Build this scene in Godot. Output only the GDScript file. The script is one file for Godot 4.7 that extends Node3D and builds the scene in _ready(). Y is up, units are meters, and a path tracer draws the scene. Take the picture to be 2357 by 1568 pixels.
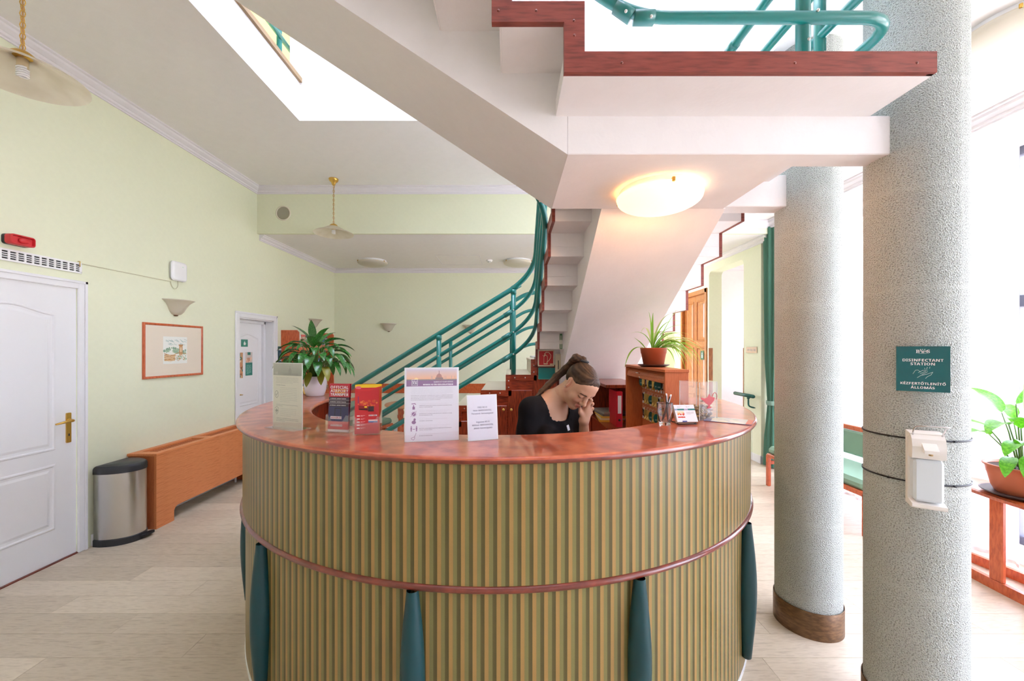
extends Node3D
# A hotel lobby: round reception counter under a dog-leg staircase. Units are metres, y is up, the camera looks along -z.

var M := {}
var taken := {}
var rng := RandomNumberGenerator.new()

# ---------------------------------------------------------------- helpers: nodes
func numbered(n: String) -> String:
	if not taken.has(n):
		taken[n] = 0
		return n
	taken[n] += 1
	return "%s_%03d" % [n, taken[n]]

func tag(o: Node3D, label: String, category: String, group := "") -> Node3D:
	o.set_meta("label", label)
	o.set_meta("category", category)
	if group != "":
		o.set_meta("group", group)
	return o

func thing(called: String, label: String, category: String, at := Vector3.ZERO, turn := 0.0, group := "") -> Node3D:
	var o := Node3D.new()
	o.name = numbered(called)
	add_child(o)
	o.position = at
	o.rotation.y = turn
	return tag(o, label, category, group)

func place(called: String, mesh: Mesh, m: Material, parent: Node = null) -> MeshInstance3D:
	var o := MeshInstance3D.new()
	o.mesh = mesh
	o.material_override = m
	if parent == null:
		o.name = numbered(called)
		add_child(o)
	else:
		o.name = called
		parent.add_child(o, true)
	return o

func done(st: SurfaceTool) -> ArrayMesh:
	st.generate_normals()
	return st.commit()

func obj(called: String, st: SurfaceTool, m: Material, parent: Node = null) -> MeshInstance3D:
	return place(called, done(st), m, parent)

func struct(called: String, st: SurfaceTool, m: Material, parent: Node = null) -> MeshInstance3D:
	var o := obj(called, st, m, parent)
	if parent == null:
		o.set_meta("kind", "structure")
	return o

func copy(o: Node3D, at: Vector3, turn := 0.0, label := "") -> Node3D:
	var c: Node3D = o.duplicate()
	c.name = numbered(String(o.name))
	add_child(c)
	c.position = at
	c.rotation = Vector3(0, turn, 0)
	if label != "":
		c.set_meta("label", label)
	return c

# ---------------------------------------------------------------- helpers: shapes
func S(smooth := false) -> SurfaceTool:
	var st := SurfaceTool.new()
	st.begin(Mesh.PRIMITIVE_TRIANGLES)
	st.set_smooth_group(0 if smooth else -1)
	return st

func V(x: float, h: float, d: float) -> Vector3:
	return Vector3(x, h, -d)

func tri(st: SurfaceTool, a: Vector3, b: Vector3, c: Vector3, n: Vector3) -> void:
	if (c - a).cross(b - a).dot(n) < 0.0:
		var t := b
		b = c
		c = t
	st.add_vertex(a)
	st.add_vertex(b)
	st.add_vertex(c)

func quad(st: SurfaceTool, a: Vector3, b: Vector3, c: Vector3, d: Vector3, n: Vector3) -> void:
	tri(st, a, b, c, n)
	tri(st, a, c, d, n)

func quad_uv(st: SurfaceTool, p: Array, n: Vector3, uv: Array) -> void:
	var order := [0, 1, 2, 0, 2, 3]
	if (p[2] - p[0]).cross(p[1] - p[0]).dot(n) < 0.0:
		order = [0, 2, 1, 0, 3, 2]
	for i in order:
		st.set_uv(uv[i])
		st.add_vertex(p[i])

# a box with chamfered edges
func box(st: SurfaceTool, c: Vector3, s: Vector3, bev := 0.0, b := Basis.IDENTITY) -> void:
	var h := s * 0.5
	var k := Vector3(minf(bev, h.x * 0.9), minf(bev, h.y * 0.9), minf(bev, h.z * 0.9))
	for ax in 3:
		for sg in [-1.0, 1.0]:
			var u := (ax + 1) % 3
			var w := (ax + 2) % 3
			var q := []
			for e in [[-1, -1], [1, -1], [1, 1], [-1, 1]]:
				var p := Vector3.ZERO
				p[ax] = sg * h[ax]
				p[u] = e[0] * (h[u] - k[u])
				p[w] = e[1] * (h[w] - k[w])
				q.append(c + b * p)
			var n := Vector3.ZERO
			n[ax] = sg
			quad(st, q[0], q[1], q[2], q[3], b * n)
	if bev <= 0.0:
		return
	for ax in 3:
		var u := (ax + 1) % 3
		var w := (ax + 2) % 3
		for su in [-1.0, 1.0]:
			for sw in [-1.0, 1.0]:
				var p := [Vector3.ZERO, Vector3.ZERO, Vector3.ZERO, Vector3.ZERO]
				for i in 4:
					var v: Vector3 = p[i]
					v[ax] = (h[ax] - k[ax]) * (-1.0 if i < 2 else 1.0)
					if i == 0 or i == 3:
						v[u] = su * h[u]
						v[w] = sw * (h[w] - k[w])
					else:
						v[u] = su * (h[u] - k[u])
						v[w] = sw * h[w]
					p[i] = c + b * v
				var n := Vector3.ZERO
				n[u] = su
				n[w] = sw
				quad(st, p[0], p[1], p[2], p[3], b * n)
	for sx in [-1.0, 1.0]:
		for sy in [-1.0, 1.0]:
			for sz in [-1.0, 1.0]:
				var n := Vector3(sx, sy, sz)
				var e := n * h
				tri(st, c + b * (e - Vector3(0, sy * k.y, sz * k.z)), c + b * (e - Vector3(sx * k.x, 0, sz * k.z)), c + b * (e - Vector3(sx * k.x, sy * k.y, 0)), b * n)

# box between two corners given as (x, height, depth)
func bb(st: SurfaceTool, x0: float, x1: float, h0: float, h1: float, d0: float, d1: float, bev := 0.0) -> void:
	box(st, V((x0 + x1) * 0.5, (h0 + h1) * 0.5, (d0 + d1) * 0.5), Vector3(absf(x1 - x0), absf(h1 - h0), absf(d1 - d0)), bev)

# polygon in the plane (ex, ey) through o, pushed out along ez
func prism(st: SurfaceTool, poly: PackedVector2Array, o: Vector3, ex: Vector3, ey: Vector3, ez: Vector3, caps := true) -> void:
	var n := poly.size()
	var mid := Vector2.ZERO
	var area := 0.0
	for i in n:
		mid += poly[i] / n
		area += poly[i].cross(poly[(i + 1) % n])
	for i in n:
		var p := poly[i]
		var q := poly[(i + 1) % n]
		var e := (q - p)
		var out2 := Vector2(e.y, -e.x) * signf(area)
		var a := o + ex * p.x + ey * p.y
		var b := o + ex * q.x + ey * q.y
		quad(st, a, b, b + ez, a + ez, ex * out2.x + ey * out2.y)
	if caps:
		var ix := Geometry2D.triangulate_polygon(poly)
		for t in range(0, ix.size(), 3):
			var a := o + ex * poly[ix[t]].x + ey * poly[ix[t]].y
			var b := o + ex * poly[ix[t + 1]].x + ey * poly[ix[t + 1]].y
			var c := o + ex * poly[ix[t + 2]].x + ey * poly[ix[t + 2]].y
			tri(st, a, b, c, -ez)
			tri(st, a + ez, b + ez, c + ez, ez)

# round bar along points; r is a number or one number for each point
func tube(st: SurfaceTool, pts: Array, r, seg := 10, caps := true, closed := false) -> void:
	var n := pts.size()
	var rings := []
	var side := Vector3.ZERO
	for i in n:
		var t: Vector3
		if closed:
			t = (pts[(i + 1) % n] - pts[(i - 1 + n) % n]).normalized()
		elif i == 0:
			t = (pts[1] - pts[0]).normalized()
		elif i == n - 1:
			t = (pts[n - 1] - pts[n - 2]).normalized()
		else:
			t = ((pts[i + 1] - pts[i]).normalized() + (pts[i] - pts[i - 1]).normalized()).normalized()
		if side == Vector3.ZERO:
			side = t.cross(Vector3.UP if absf(t.y) < 0.9 else Vector3.RIGHT).normalized()
		else:
			side = (side - t * side.dot(t)).normalized()
		var up := side.cross(t)
		var rr: float = r if (r is float or r is int) else r[i]
		var ring := []
		for k in seg:
			var a := TAU * k / seg
			ring.append(pts[i] + (side * cos(a) + up * sin(a)) * rr)
		rings.append(ring)
	for i in (n if closed else n - 1):
		var j := (i + 1) % n
		for k in seg:
			var l := (k + 1) % seg
			var mid: Vector3 = (rings[i][k] + rings[j][l]) * 0.5 - (pts[i] + pts[j]) * 0.5
			quad(st, rings[i][k], rings[i][l], rings[j][l], rings[j][k], mid)
	if caps and not closed:
		for e in [0, n - 1]:
			var d: Vector3 = pts[0] - pts[1] if e == 0 else pts[n - 1] - pts[n - 2]
			for k in seg:
				tri(st, pts[e], rings[e][k], rings[e][(k + 1) % seg], d)

# profile points are (radius, height), turned round the y axis through c from angle a0 to a1
func lathe(st: SurfaceTool, prof: Array, c: Vector3, seg := 24, a0 := 0.0, a1 := TAU, closed := false, end_caps := false) -> void:
	var m := prof.size()
	var lo := m if closed else m - 1
	var area := 0.0
	for i in m:
		area += prof[i].cross(prof[(i + 1) % m])
	for k in seg:
		var p := a0 + (a1 - a0) * k / seg
		var q := a0 + (a1 - a0) * (k + 1) / seg
		for i in lo:
			var a: Vector2 = prof[i]
			var b: Vector2 = prof[(i + 1) % m]
			var e := b - a
			var n2 := Vector2(e.y, -e.x) * (signf(area) if closed else 1.0)
			var am := (p + q) * 0.5
			var n := Vector3(cos(am) * n2.x, n2.y, sin(am) * n2.x)
			var v := [c + Vector3(cos(p) * a.x, a.y, sin(p) * a.x), c + Vector3(cos(q) * a.x, a.y, sin(q) * a.x), c + Vector3(cos(q) * b.x, b.y, sin(q) * b.x), c + Vector3(cos(p) * b.x, b.y, sin(p) * b.x)]
			if a.x < 1e-5:
				tri(st, v[0], v[2], v[3], n)
			elif b.x < 1e-5:
				tri(st, v[0], v[1], v[2], n)
			else:
				quad(st, v[0], v[1], v[2], v[3], n)
	if end_caps:
		var poly := PackedVector2Array(prof)
		var ix := Geometry2D.triangulate_polygon(poly)
		for e in [a0, a1]:
			var d := Vector3(cos(e), 0, sin(e))
			var n := Vector3(-sin(e), 0, cos(e)) * (-1.0 if e == a0 else 1.0)
			for t in range(0, ix.size(), 3):
				tri(st, c + d * poly[ix[t]].x + Vector3.UP * poly[ix[t]].y, c + d * poly[ix[t + 1]].x + Vector3.UP * poly[ix[t + 1]].y, c + d * poly[ix[t + 2]].x + Vector3.UP * poly[ix[t + 2]].y, n)

func ball(st: SurfaceTool, c: Vector3, r: Vector3, seg := 12, rings := 8, b := Basis.IDENTITY) -> void:
	for i in rings:
		var t0 := PI * i / rings
		var t1 := PI * (i + 1) / rings
		for k in seg:
			var p := TAU * k / seg
			var q := TAU * (k + 1) / seg
			var f := func(t: float, a: float) -> Vector3: return Vector3(sin(t) * cos(a), cos(t), sin(t) * sin(a))
			var v := [f.call(t0, p), f.call(t0, q), f.call(t1, q), f.call(t1, p)]
			var n: Vector3 = b * ((v[0] + v[2]) * r)
			if i == 0:
				tri(st, c + b * (v[0] * r), c + b * (v[2] * r), c + b * (v[3] * r), n)
			elif i == rings - 1:
				tri(st, c + b * (v[0] * r), c + b * (v[1] * r), c + b * (v[2] * r), n)
			else:
				quad(st, c + b * (v[0] * r), c + b * (v[1] * r), c + b * (v[2] * r), c + b * (v[3] * r), n)

# polyline with its corners rounded
func rounded(pts: Array, r: float, n := 6) -> Array:
	var out := [pts[0]]
	for i in range(1, pts.size() - 1):
		var a: Vector3 = pts[i - 1]
		var b: Vector3 = pts[i]
		var c: Vector3 = pts[i + 1]
		var d := minf(r, minf((a - b).length(), (c - b).length()) * 0.49)
		var p := b + (a - b).normalized() * d
		var q := b + (c - b).normalized() * d
		for k in n + 1:
			var t := float(k) / n
			out.append(p.lerp(b, t).lerp(b.lerp(q, t), t))
	out.append(pts[pts.size() - 1])
	return out

func rrect(x0: float, y0: float, x1: float, y1: float, r: float, n := 5) -> PackedVector2Array:
	var out := PackedVector2Array()
	for e in [[x1 - r, y1 - r, 0.0], [x0 + r, y1 - r, PI / 2], [x0 + r, y0 + r, PI], [x1 - r, y0 + r, PI * 1.5]]:
		for k in n + 1:
			var a: float = e[2] + PI / 2 * k / n
			out.append(Vector2(e[0] + cos(a) * r, e[1] + sin(a) * r))
	return out

# lettering: thin raised print; text stands in the plane (right, up) of b with its middle (or left end) at c
func words(st: SurfaceTool, text: String, c: Vector3, b: Basis, height: float, bold := false, align := 0, font := "Droid Sans", width := 0.0) -> void:
	var f := SystemFont.new()
	f.font_names = PackedStringArray([font])
	if bold:
		f.font_weight = 700
	var t := TextMesh.new()
	t.font = f
	t.text = text
	t.font_size = 32
	t.pixel_size = 0.01
	t.curve_step = 3.0
	t.depth = 0.0
	t.horizontal_alignment = HORIZONTAL_ALIGNMENT_CENTER
	var box_ := t.get_aabb()
	if box_.size.x < 1e-6:
		return
	var k := height / 0.235
	var kx := k if width <= 0.0 else width / box_.size.x
	var off := Vector3.ZERO
	if align < 0:
		off.x = -box_.position.x
	elif align > 0:
		off.x = -box_.end.x
	else:
		off.x = -(box_.position.x + box_.size.x * 0.5)
	var arr := t.get_mesh_arrays()
	if arr.is_empty():
		return
	var vs: PackedVector3Array = arr[Mesh.ARRAY_VERTEX]
	var ix = arr[Mesh.ARRAY_INDEX]
	var count: int = ix.size() if ix != null and ix.size() else vs.size()
	var q := []
	for i in count:
		var v: Vector3 = vs[ix[i] if ix != null and ix.size() else i] + off
		v = Vector3(v.x * kx, (v.y - 0.0) * k, 0)
		q.append(c + b * v)
	for i in range(0, q.size() - 2, 3):
		tri(st, q[i], q[i + 1], q[i + 2], b.z)

# ---------------------------------------------------------------- helpers: materials
func C(r: int, g: int, b: int) -> Color:
	return Color(r / 255.0, g / 255.0, b / 255.0)

func mat(c: Color, rough := 0.6, metal := 0.0, spec := 0.5) -> StandardMaterial3D:
	var m := StandardMaterial3D.new()
	m.albedo_color = c
	m.roughness = rough
	m.metallic = metal
	m.metallic_specular = spec
	return m

func noise_tex(freq: float, ramp: Array, size := 512, oct := 4, sd := 1, kind := FastNoiseLite.TYPE_SIMPLEX_SMOOTH, as_normal := false, bump := 4.0, warp := 0.0) -> NoiseTexture2D:
	var f := FastNoiseLite.new()
	f.noise_type = kind
	f.seed = sd
	f.frequency = freq
	f.fractal_octaves = oct
	if warp > 0.0:
		f.domain_warp_enabled = true
		f.domain_warp_amplitude = warp
		f.domain_warp_frequency = freq * 0.7
	var t := NoiseTexture2D.new()
	t.width = size
	t.height = size
	t.seamless = true
	t.noise = f
	if as_normal:
		t.as_normal_map = true
		t.bump_strength = bump
	elif ramp.size():
		var g := Gradient.new()
		g.offsets = PackedFloat32Array(ramp.map(func(e): return e[0]))
		g.colors = PackedColorArray(ramp.map(func(e): return e[1]))
		t.color_ramp = g
	return t

func tri_mat(t: Texture2D, scale: Vector3, rough := 0.5, offset := Vector3.ZERO, tint := Color.WHITE, world := true) -> StandardMaterial3D:
	var m := mat(tint, rough)
	m.albedo_texture = t
	m.uv1_triplanar = true
	m.uv1_world_triplanar = world
	m.uv1_scale = scale
	m.uv1_offset = offset
	m.uv1_triplanar_sharpness = 8.0
	return m

func bumped(m: StandardMaterial3D, t: Texture2D, s := 0.5) -> StandardMaterial3D:
	m.normal_enabled = true
	m.normal_texture = t
	m.normal_scale = s
	return m

func coat(m: StandardMaterial3D, amount := 0.6, rough := 0.08) -> StandardMaterial3D:
	m.clearcoat_enabled = true
	m.clearcoat = amount
	m.clearcoat_roughness = rough
	return m

func glass(a := 0.06, c := Color(1, 1, 1)) -> StandardMaterial3D:
	var m := mat(Color(c.r, c.g, c.b, a), 0.02)
	m.transparency = BaseMaterial3D.TRANSPARENCY_ALPHA
	m.cull_mode = BaseMaterial3D.CULL_DISABLED
	return m

func print_mat(im: Image, rough := 0.45) -> StandardMaterial3D:
	var m := mat(Color.WHITE, rough)
	m.albedo_texture = ImageTexture.create_from_image(im)
	return m

func canvas(w: int, h: int, c: Color) -> Image:
	var im := Image.create(w, h, false, Image.FORMAT_RGB8)
	im.fill(c)
	return im

func rect(im: Image, x: int, y: int, w: int, h: int, c: Color) -> void:
	im.fill_rect(Rect2i(x, y, w, h), c)

func disc(im: Image, x: float, y: float, r: float, c: Color, ry := -1.0) -> void:
	if ry < 0.0:
		ry = r
	for j in range(maxi(0, int(y - ry)), mini(im.get_height(), int(y + ry) + 2)):
		for i in range(maxi(0, int(x - r)), mini(im.get_width(), int(x + r) + 2)):
			if pow((i - x) / r, 2) + pow((j - y) / ry, 2) <= 1.0:
				im.set_pixel(i, j, c)

func stroke(im: Image, pts: Array, w: float, c: Color) -> void:
	for k in pts.size() - 1:
		var a: Vector2 = pts[k]
		var b: Vector2 = pts[k + 1]
		var n := int((b - a).length() / maxf(0.5, w * 0.35)) + 1
		for i in n + 1:
			var p := a.lerp(b, float(i) / n)
			disc(im, p.x, p.y, maxf(0.7, w * 0.5), c)

# rows of illegible small print: grey runs of unequal word lengths
func small_print(im: Image, x: int, y: int, w: int, rows: int, step: int, c: Color, th := 2, last := 0.6) -> void:
	for r in rows:
		var at := x
		var end := x + (w if r < rows - 1 else int(w * last))
		while at < end:
			var l := rng.randi_range(5, 17)
			for i in range(at, mini(at + l, end)):
				var up := rng.randi_range(0, 1)
				if rng.randf() < 0.8:
					rect(im, i, y + r * step - up, 1, th + up, c)
			at += l + 3

# a flat printed sheet: its own thickness, print on the +z face; placed by basis b at c (middle)
func sheet(c: Vector3, b: Basis, w: float, h: float, t := 0.0006) -> SurfaceTool:
	var st := S()
	var q := [c + b * Vector3(-w / 2, -h / 2, t), c + b * Vector3(w / 2, -h / 2, t), c + b * Vector3(w / 2, h / 2, t), c + b * Vector3(-w / 2, h / 2, t)]
	quad_uv(st, q, b.z, [Vector2(0, 1), Vector2(1, 1), Vector2(1, 0), Vector2(0, 0)])
	var k := Vector2(0.002, 0.002)
	var r := []
	for p in q:
		r.append(p - b.z * t)
	quad_uv(st, r, -b.z, [k, k, k, k])
	for i in 4:
		var j := (i + 1) % 4
		quad_uv(st, [q[i], q[j], r[j], r[i]], (q[i] + q[j]) * 0.5 - c, [k, k, k, k])
	return st

# a leaf blade: bent ribbon with a folded midrib, from base p along d, drooping
func leaf(st: SurfaceTool, p: Vector3, d: Vector3, up: Vector3, length: float, width: float, droop: float, fold := 0.25, seg := 6, shape := 0) -> void:
	var t := d.normalized()
	var side := t.cross(up).normalized()
	var pos := p
	var rows := []
	for i in seg + 1:
		var u := float(i) / seg
		var w: float
		if shape == 0:
			w = width * pow(sin(PI * pow(u, 0.75)), 0.8) if u < 0.999 else 0.0
		else:
			w = width * (0.55 + 0.45 * sin(PI * minf(u * 1.3, 1.0))) * (1.0 - pow(u, 4.0))
		var n := side.cross(t).normalized()
		rows.append([pos - side * w * 0.5 + n * w * fold, pos, pos + side * w * 0.5 + n * w * fold])
		pos += t * (length / seg)
		t = (t + Vector3.DOWN * droop / seg).normalized()
		side = (side - t * side.dot(t)).normalized()
	for i in seg:
		for k in 2:
			var a: Vector3 = rows[i][k]
			var b: Vector3 = rows[i][k + 1]
			var c: Vector3 = rows[i + 1][k + 1]
			var e: Vector3 = rows[i + 1][k]
			var n := (b - a).cross(e - a) if (b - a).cross(e - a).length() > 1e-12 else (c - b).cross(e - b)
			if n.length() < 1e-14:
				continue
			quad(st, a, b, c, e, n if n.dot(up) > 0 else -n)

# ---------------------------------------------------------------- materials
func make_materials() -> void:
	var weave := noise_tex(0.16, [], 256, 2, 3, FastNoiseLite.TYPE_SIMPLEX_SMOOTH, true, 3.0)
	var plaster := noise_tex(0.035, [], 512, 5, 5, FastNoiseLite.TYPE_SIMPLEX_SMOOTH, true, 5.0)
	var paint := func(c: Color, n: Texture2D, sc: float, amount: float) -> StandardMaterial3D:
		var a := c.lightened(0.008)
		var b := c.darkened(0.01)
		var m := tri_mat(noise_tex(0.012, [[0.0, b], [1.0, a]], 256, 3, 11), Vector3.ONE * sc, 0.75)
		m.normal_enabled = true
		m.normal_texture = n
		m.normal_scale = amount
		return m
	M.wall = paint.call(C(238, 241, 212), weave, 5.0, 0.04)
	M.wall_lime = paint.call(C(206, 206, 122), weave, 5.0, 0.04)
	M.white = paint.call(C(247, 242, 240), plaster, 2.2, 0.06)
	M.ceiling = paint.call(C(250, 246, 243), plaster, 2.2, 0.05)
	M.gloss_white = mat(C(243, 242, 242), 0.3)
	M.door_white = mat(C(240, 240, 242), 0.35)
	M.cornice = mat(C(236, 232, 234), 0.6)
	M.cream = mat(C(226, 214, 190), 0.55)
	# woods
	var cherry := [[0.0, C(124, 48, 24)], [0.35, C(166, 72, 38)], [0.6, C(184, 84, 46)], [1.0, C(140, 56, 30)]]
	M.counter_top = coat(tri_mat(noise_tex(0.012, [[0.15, C(156, 62, 34)], [0.5, C(188, 86, 50)], [0.85, C(206, 110, 70)]], 512, 5, 21, FastNoiseLite.TYPE_SIMPLEX_SMOOTH, false, 4.0, 30.0), Vector3(1.2, 1.2, 1.2), 0.34), 0.75, 0.06)
	M.trim_wood = coat(tri_mat(noise_tex(0.02, [[0.2, C(104, 38, 24)], [0.8, C(136, 56, 36)]], 256, 3, 22), Vector3(2, 2, 2), 0.3), 0.6, 0.12)
	M.mahogany = coat(tri_mat(noise_tex(0.02, [[0.1, C(96, 32, 14)], [0.5, C(138, 52, 24)], [0.9, C(160, 66, 32)]], 512, 4, 23, FastNoiseLite.TYPE_SIMPLEX_SMOOTH, false, 4.0, 12.0), Vector3(6, 0.7, 6), 0.35), 0.5, 0.15)
	M.stringer = tri_mat(noise_tex(0.02, [[0.1, C(112, 48, 38)], [0.5, C(138, 62, 50)], [0.9, C(150, 72, 58)]], 512, 4, 24), Vector3(0.8, 6, 6), 0.42)
	M.stringer_red = coat(tri_mat(noise_tex(0.02, [[0.1, C(110, 36, 16)], [0.5, C(150, 54, 24)], [0.9, C(168, 68, 34)]], 512, 4, 25), Vector3(0.8, 6, 6), 0.35), 0.4, 0.2)
	M.beech = tri_mat(noise_tex(0.018, [[0.0, C(206, 118, 66)], [0.4, C(224, 138, 84)], [0.65, C(229, 145, 91)], [1.0, C(212, 126, 74)]], 512, 4, 26, FastNoiseLite.TYPE_SIMPLEX_SMOOTH, false, 4.0, 10.0), Vector3(8, 8, 0.7), 0.45)
	M.beech_up = tri_mat(noise_tex(0.018, [[0.0, C(188, 98, 54)], [0.5, C(208, 120, 72)], [1.0, C(194, 106, 60)]], 512, 4, 27, FastNoiseLite.TYPE_SIMPLEX_SMOOTH, false, 4.0, 8.0), Vector3(8, 0.8, 8), 0.45)
	M.orange_wood = coat(tri_mat(noise_tex(0.018, [[0.1, C(182, 80, 38)], [0.5, C(206, 98, 52)], [0.9, C(216, 112, 64)]], 512, 4, 28), Vector3(5, 1.2, 5), 0.35), 0.4, 0.15)
	M.door_wood = coat(tri_mat(noise_tex(0.018, [[0.1, C(140, 78, 34)], [0.5, C(176, 104, 50)], [0.9, C(194, 122, 64)]], 512, 4, 29), Vector3(7, 0.8, 7), 0.35), 0.5, 0.15)
	# floor planks: four tones of the same grey-beige oak print
	M.plank = []
	for i in 4:
		var k := [0.0, -0.035, 0.03, -0.015][i] as float
		var t := func(r: int, g: int, b: int) -> Color: return Color(r / 255.0 + k, g / 255.0 + k, b / 255.0 + k)
		var tex := noise_tex(0.02, [[0.0, t.call(186, 168, 146)], [0.3, t.call(209, 193, 170)], [0.55, t.call(216, 200, 178)], [0.75, t.call(202, 185, 162)], [1.0, t.call(221, 207, 187)]], 512, 5, 40 + i, FastNoiseLite.TYPE_SIMPLEX_SMOOTH, false, 4.0, 18.0)
		M.plank.append(tri_mat(tex, Vector3(0.55, 3.6, 3.6), 0.42, Vector3(0.31 * i, 0, 0.57 * i)))
	M.floor_base = mat(C(150, 132, 112), 0.7)
	# counter front: striped laminate print, three stripes to a repeat
	var im := canvas(192, 512, Color.WHITE)
	var tones := [C(166, 130, 74), C(88, 78, 40), C(126, 120, 72)]
	rng.seed = 7
	for x in 192:
		var tone: Color = tones[int(x / 64.0) % 3]
		var line := rng.randf_range(-0.035, 0.035) if int(x / 64.0) % 3 == 2 else rng.randf_range(-0.012, 0.012)
		if int(x / 64.0) % 3 == 1 and x % 64 > 40:
			tone = tone.lerp(tones[2], 0.12)
		for y in 512:
			var g := line + rng.randf_range(-0.018, 0.018)
			im.set_pixel(x, y, Color(tone.r + g, tone.g + g, tone.b + g))
	M.stripes = print_mat(im, 0.36)
	# columns: rough scratched stucco
	var col := mat(Color.WHITE, 0.85)
	col.albedo_texture = noise_tex(0.055, [[0.0, C(104, 106, 96)], [0.26, C(184, 189, 180)], [0.42, C(214, 219, 212)], [1.0, C(231, 236, 230)]], 1024, 3, 51)
	col.uv1_scale = Vector3(1.25, 1.25, 1.0)
	col.heightmap_enabled = true
	col.heightmap_texture = noise_tex(0.055, [], 1024, 3, 51)
	col.heightmap_scale = 1.1
	M.column = col
	M.bronze = tri_mat(noise_tex(0.02, [[0.2, C(98, 70, 46)], [0.8, C(128, 94, 62)]], 256, 3, 52), Vector3(4, 10, 4), 0.4)
	M.bronze.metallic = 0.35
	# metals, plastics, cloth
	M.rail = coat(mat(C(0, 118, 110), 0.32), 0.5, 0.12)
	M.rail_joint = coat(mat(C(0, 110, 102), 0.34), 0.5, 0.12)
	M.leg_green = mat(C(0, 60, 66), 0.4)
	M.brass = mat(C(216, 176, 92), 0.28, 0.95)
	M.gold = mat(C(214, 184, 108), 0.3, 0.9)
	M.chrome = mat(C(222, 222, 226), 0.15, 1.0)
	M.steel = mat(C(206, 204, 200), 0.3, 1.0)
	M.steel.anisotropy_enabled = false
	M.screw = mat(C(205, 200, 190), 0.3, 0.8)
	M.black = mat(C(34, 36, 40), 0.5)
	M.black_soft = mat(C(42, 46, 52), 0.4)
	M.white_plastic = mat(C(246, 246, 246), 0.35)
	M.red_plastic = mat(C(214, 50, 56), 0.4)
	M.alabaster = mat(C(228, 222, 206), 0.3)
	M.alabaster.backlight_enabled = true
	M.alabaster.backlight = C(200, 194, 180)
	M.terracotta = mat(C(196, 106, 72), 0.45)
	M.terracotta_dark = mat(C(190, 92, 60), 0.4)
	M.soil = mat(C(62, 46, 36), 0.95)
	M.acrylic = glass(0.05, Color(0.97, 0.99, 0.98))
	M.acrylic_edge = mat(C(232, 236, 234), 0.25)
	M.pane = glass(0.04)
	M.paper = mat(C(232, 232, 238), 0.7)
	M.lamp_glow = mat(C(255, 240, 214), 0.4)
	M.lamp_glow.emission_enabled = true
	M.lamp_glow.emission = C(255, 206, 150)
	M.lamp_glow.emission_energy_multiplier = 1.6

# ---------------------------------------------------------------- light and camera
func _ready() -> void:
	rng.seed = 20
	var cam := Camera3D.new()
	cam.name = "camera"
	cam.projection = Camera3D.PROJECTION_FRUSTUM
	cam.near = 0.05
	cam.far = 200.0
	cam.size = 0.05 * 1568.0 / 917.0
	cam.frustum_offset = Vector2(4.5, 20.0) * 0.05 / 917.0
	add_child(cam)
	cam.position = Vector3(0, 1.58, 0)
	cam.current = true

	var env := Environment.new()
	var sky := Sky.new()
	var sm := ProceduralSkyMaterial.new()
	sm.sky_top_color = C(213, 225, 252)
	sm.sky_horizon_color = C(235, 239, 253)
	sm.ground_bottom_color = C(226, 222, 221)
	sm.ground_horizon_color = C(234, 232, 235)
	sm.sky_energy_multiplier = 1.0
	sm.ground_energy_multiplier = 1.0
	sky.sky_material = sm
	env.background_mode = Environment.BG_SKY
	env.sky = sky
	env.background_energy_multiplier = 15.0
	env.tonemap_mode = Environment.TONE_MAPPER_LINEAR
	env.tonemap_exposure = 1.27
	env.sdfgi_enabled = true
	env.ssao_enabled = true
	env.ssil_enabled = true
	var we := WorldEnvironment.new()
	we.name = "world"
	we.environment = env
	add_child(we)

	make_materials()
	build_shell()
	build_windows()
	build_stairs()
	build_railings()
	build_counter()
	build_columns()
	build_extra()

# ---------------------------------------------------------------- the room
const XL := -3.36      # left wall
const DB := 7.617      # far back wall (depth)
const DF := 5.33       # fascia of the lower ceiling
const HC := 3.73       # main ceiling
const HR := 3.28       # ceiling over the window side
const HS := 3.115      # lower ceiling at the back
const HU := 4.118      # floor above

func cornice(st: SurfaceTool, a: Vector3, b: Vector3, inward: Vector3, k := 1.0) -> void:
	var poly := PackedVector2Array([Vector2(0, 0), Vector2(0.075, 0), Vector2(0.075, -0.012), Vector2(0.06, -0.018), Vector2(0.056, -0.034), Vector2(0.034, -0.052), Vector2(0.026, -0.056), Vector2(0.024, -0.074), Vector2(0.012, -0.08), Vector2(0.012, -0.092), Vector2(0, -0.092)])
	for i in poly.size():
		poly[i] *= k
	prism(st, poly, a, inward, Vector3.UP, b - a)

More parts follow.
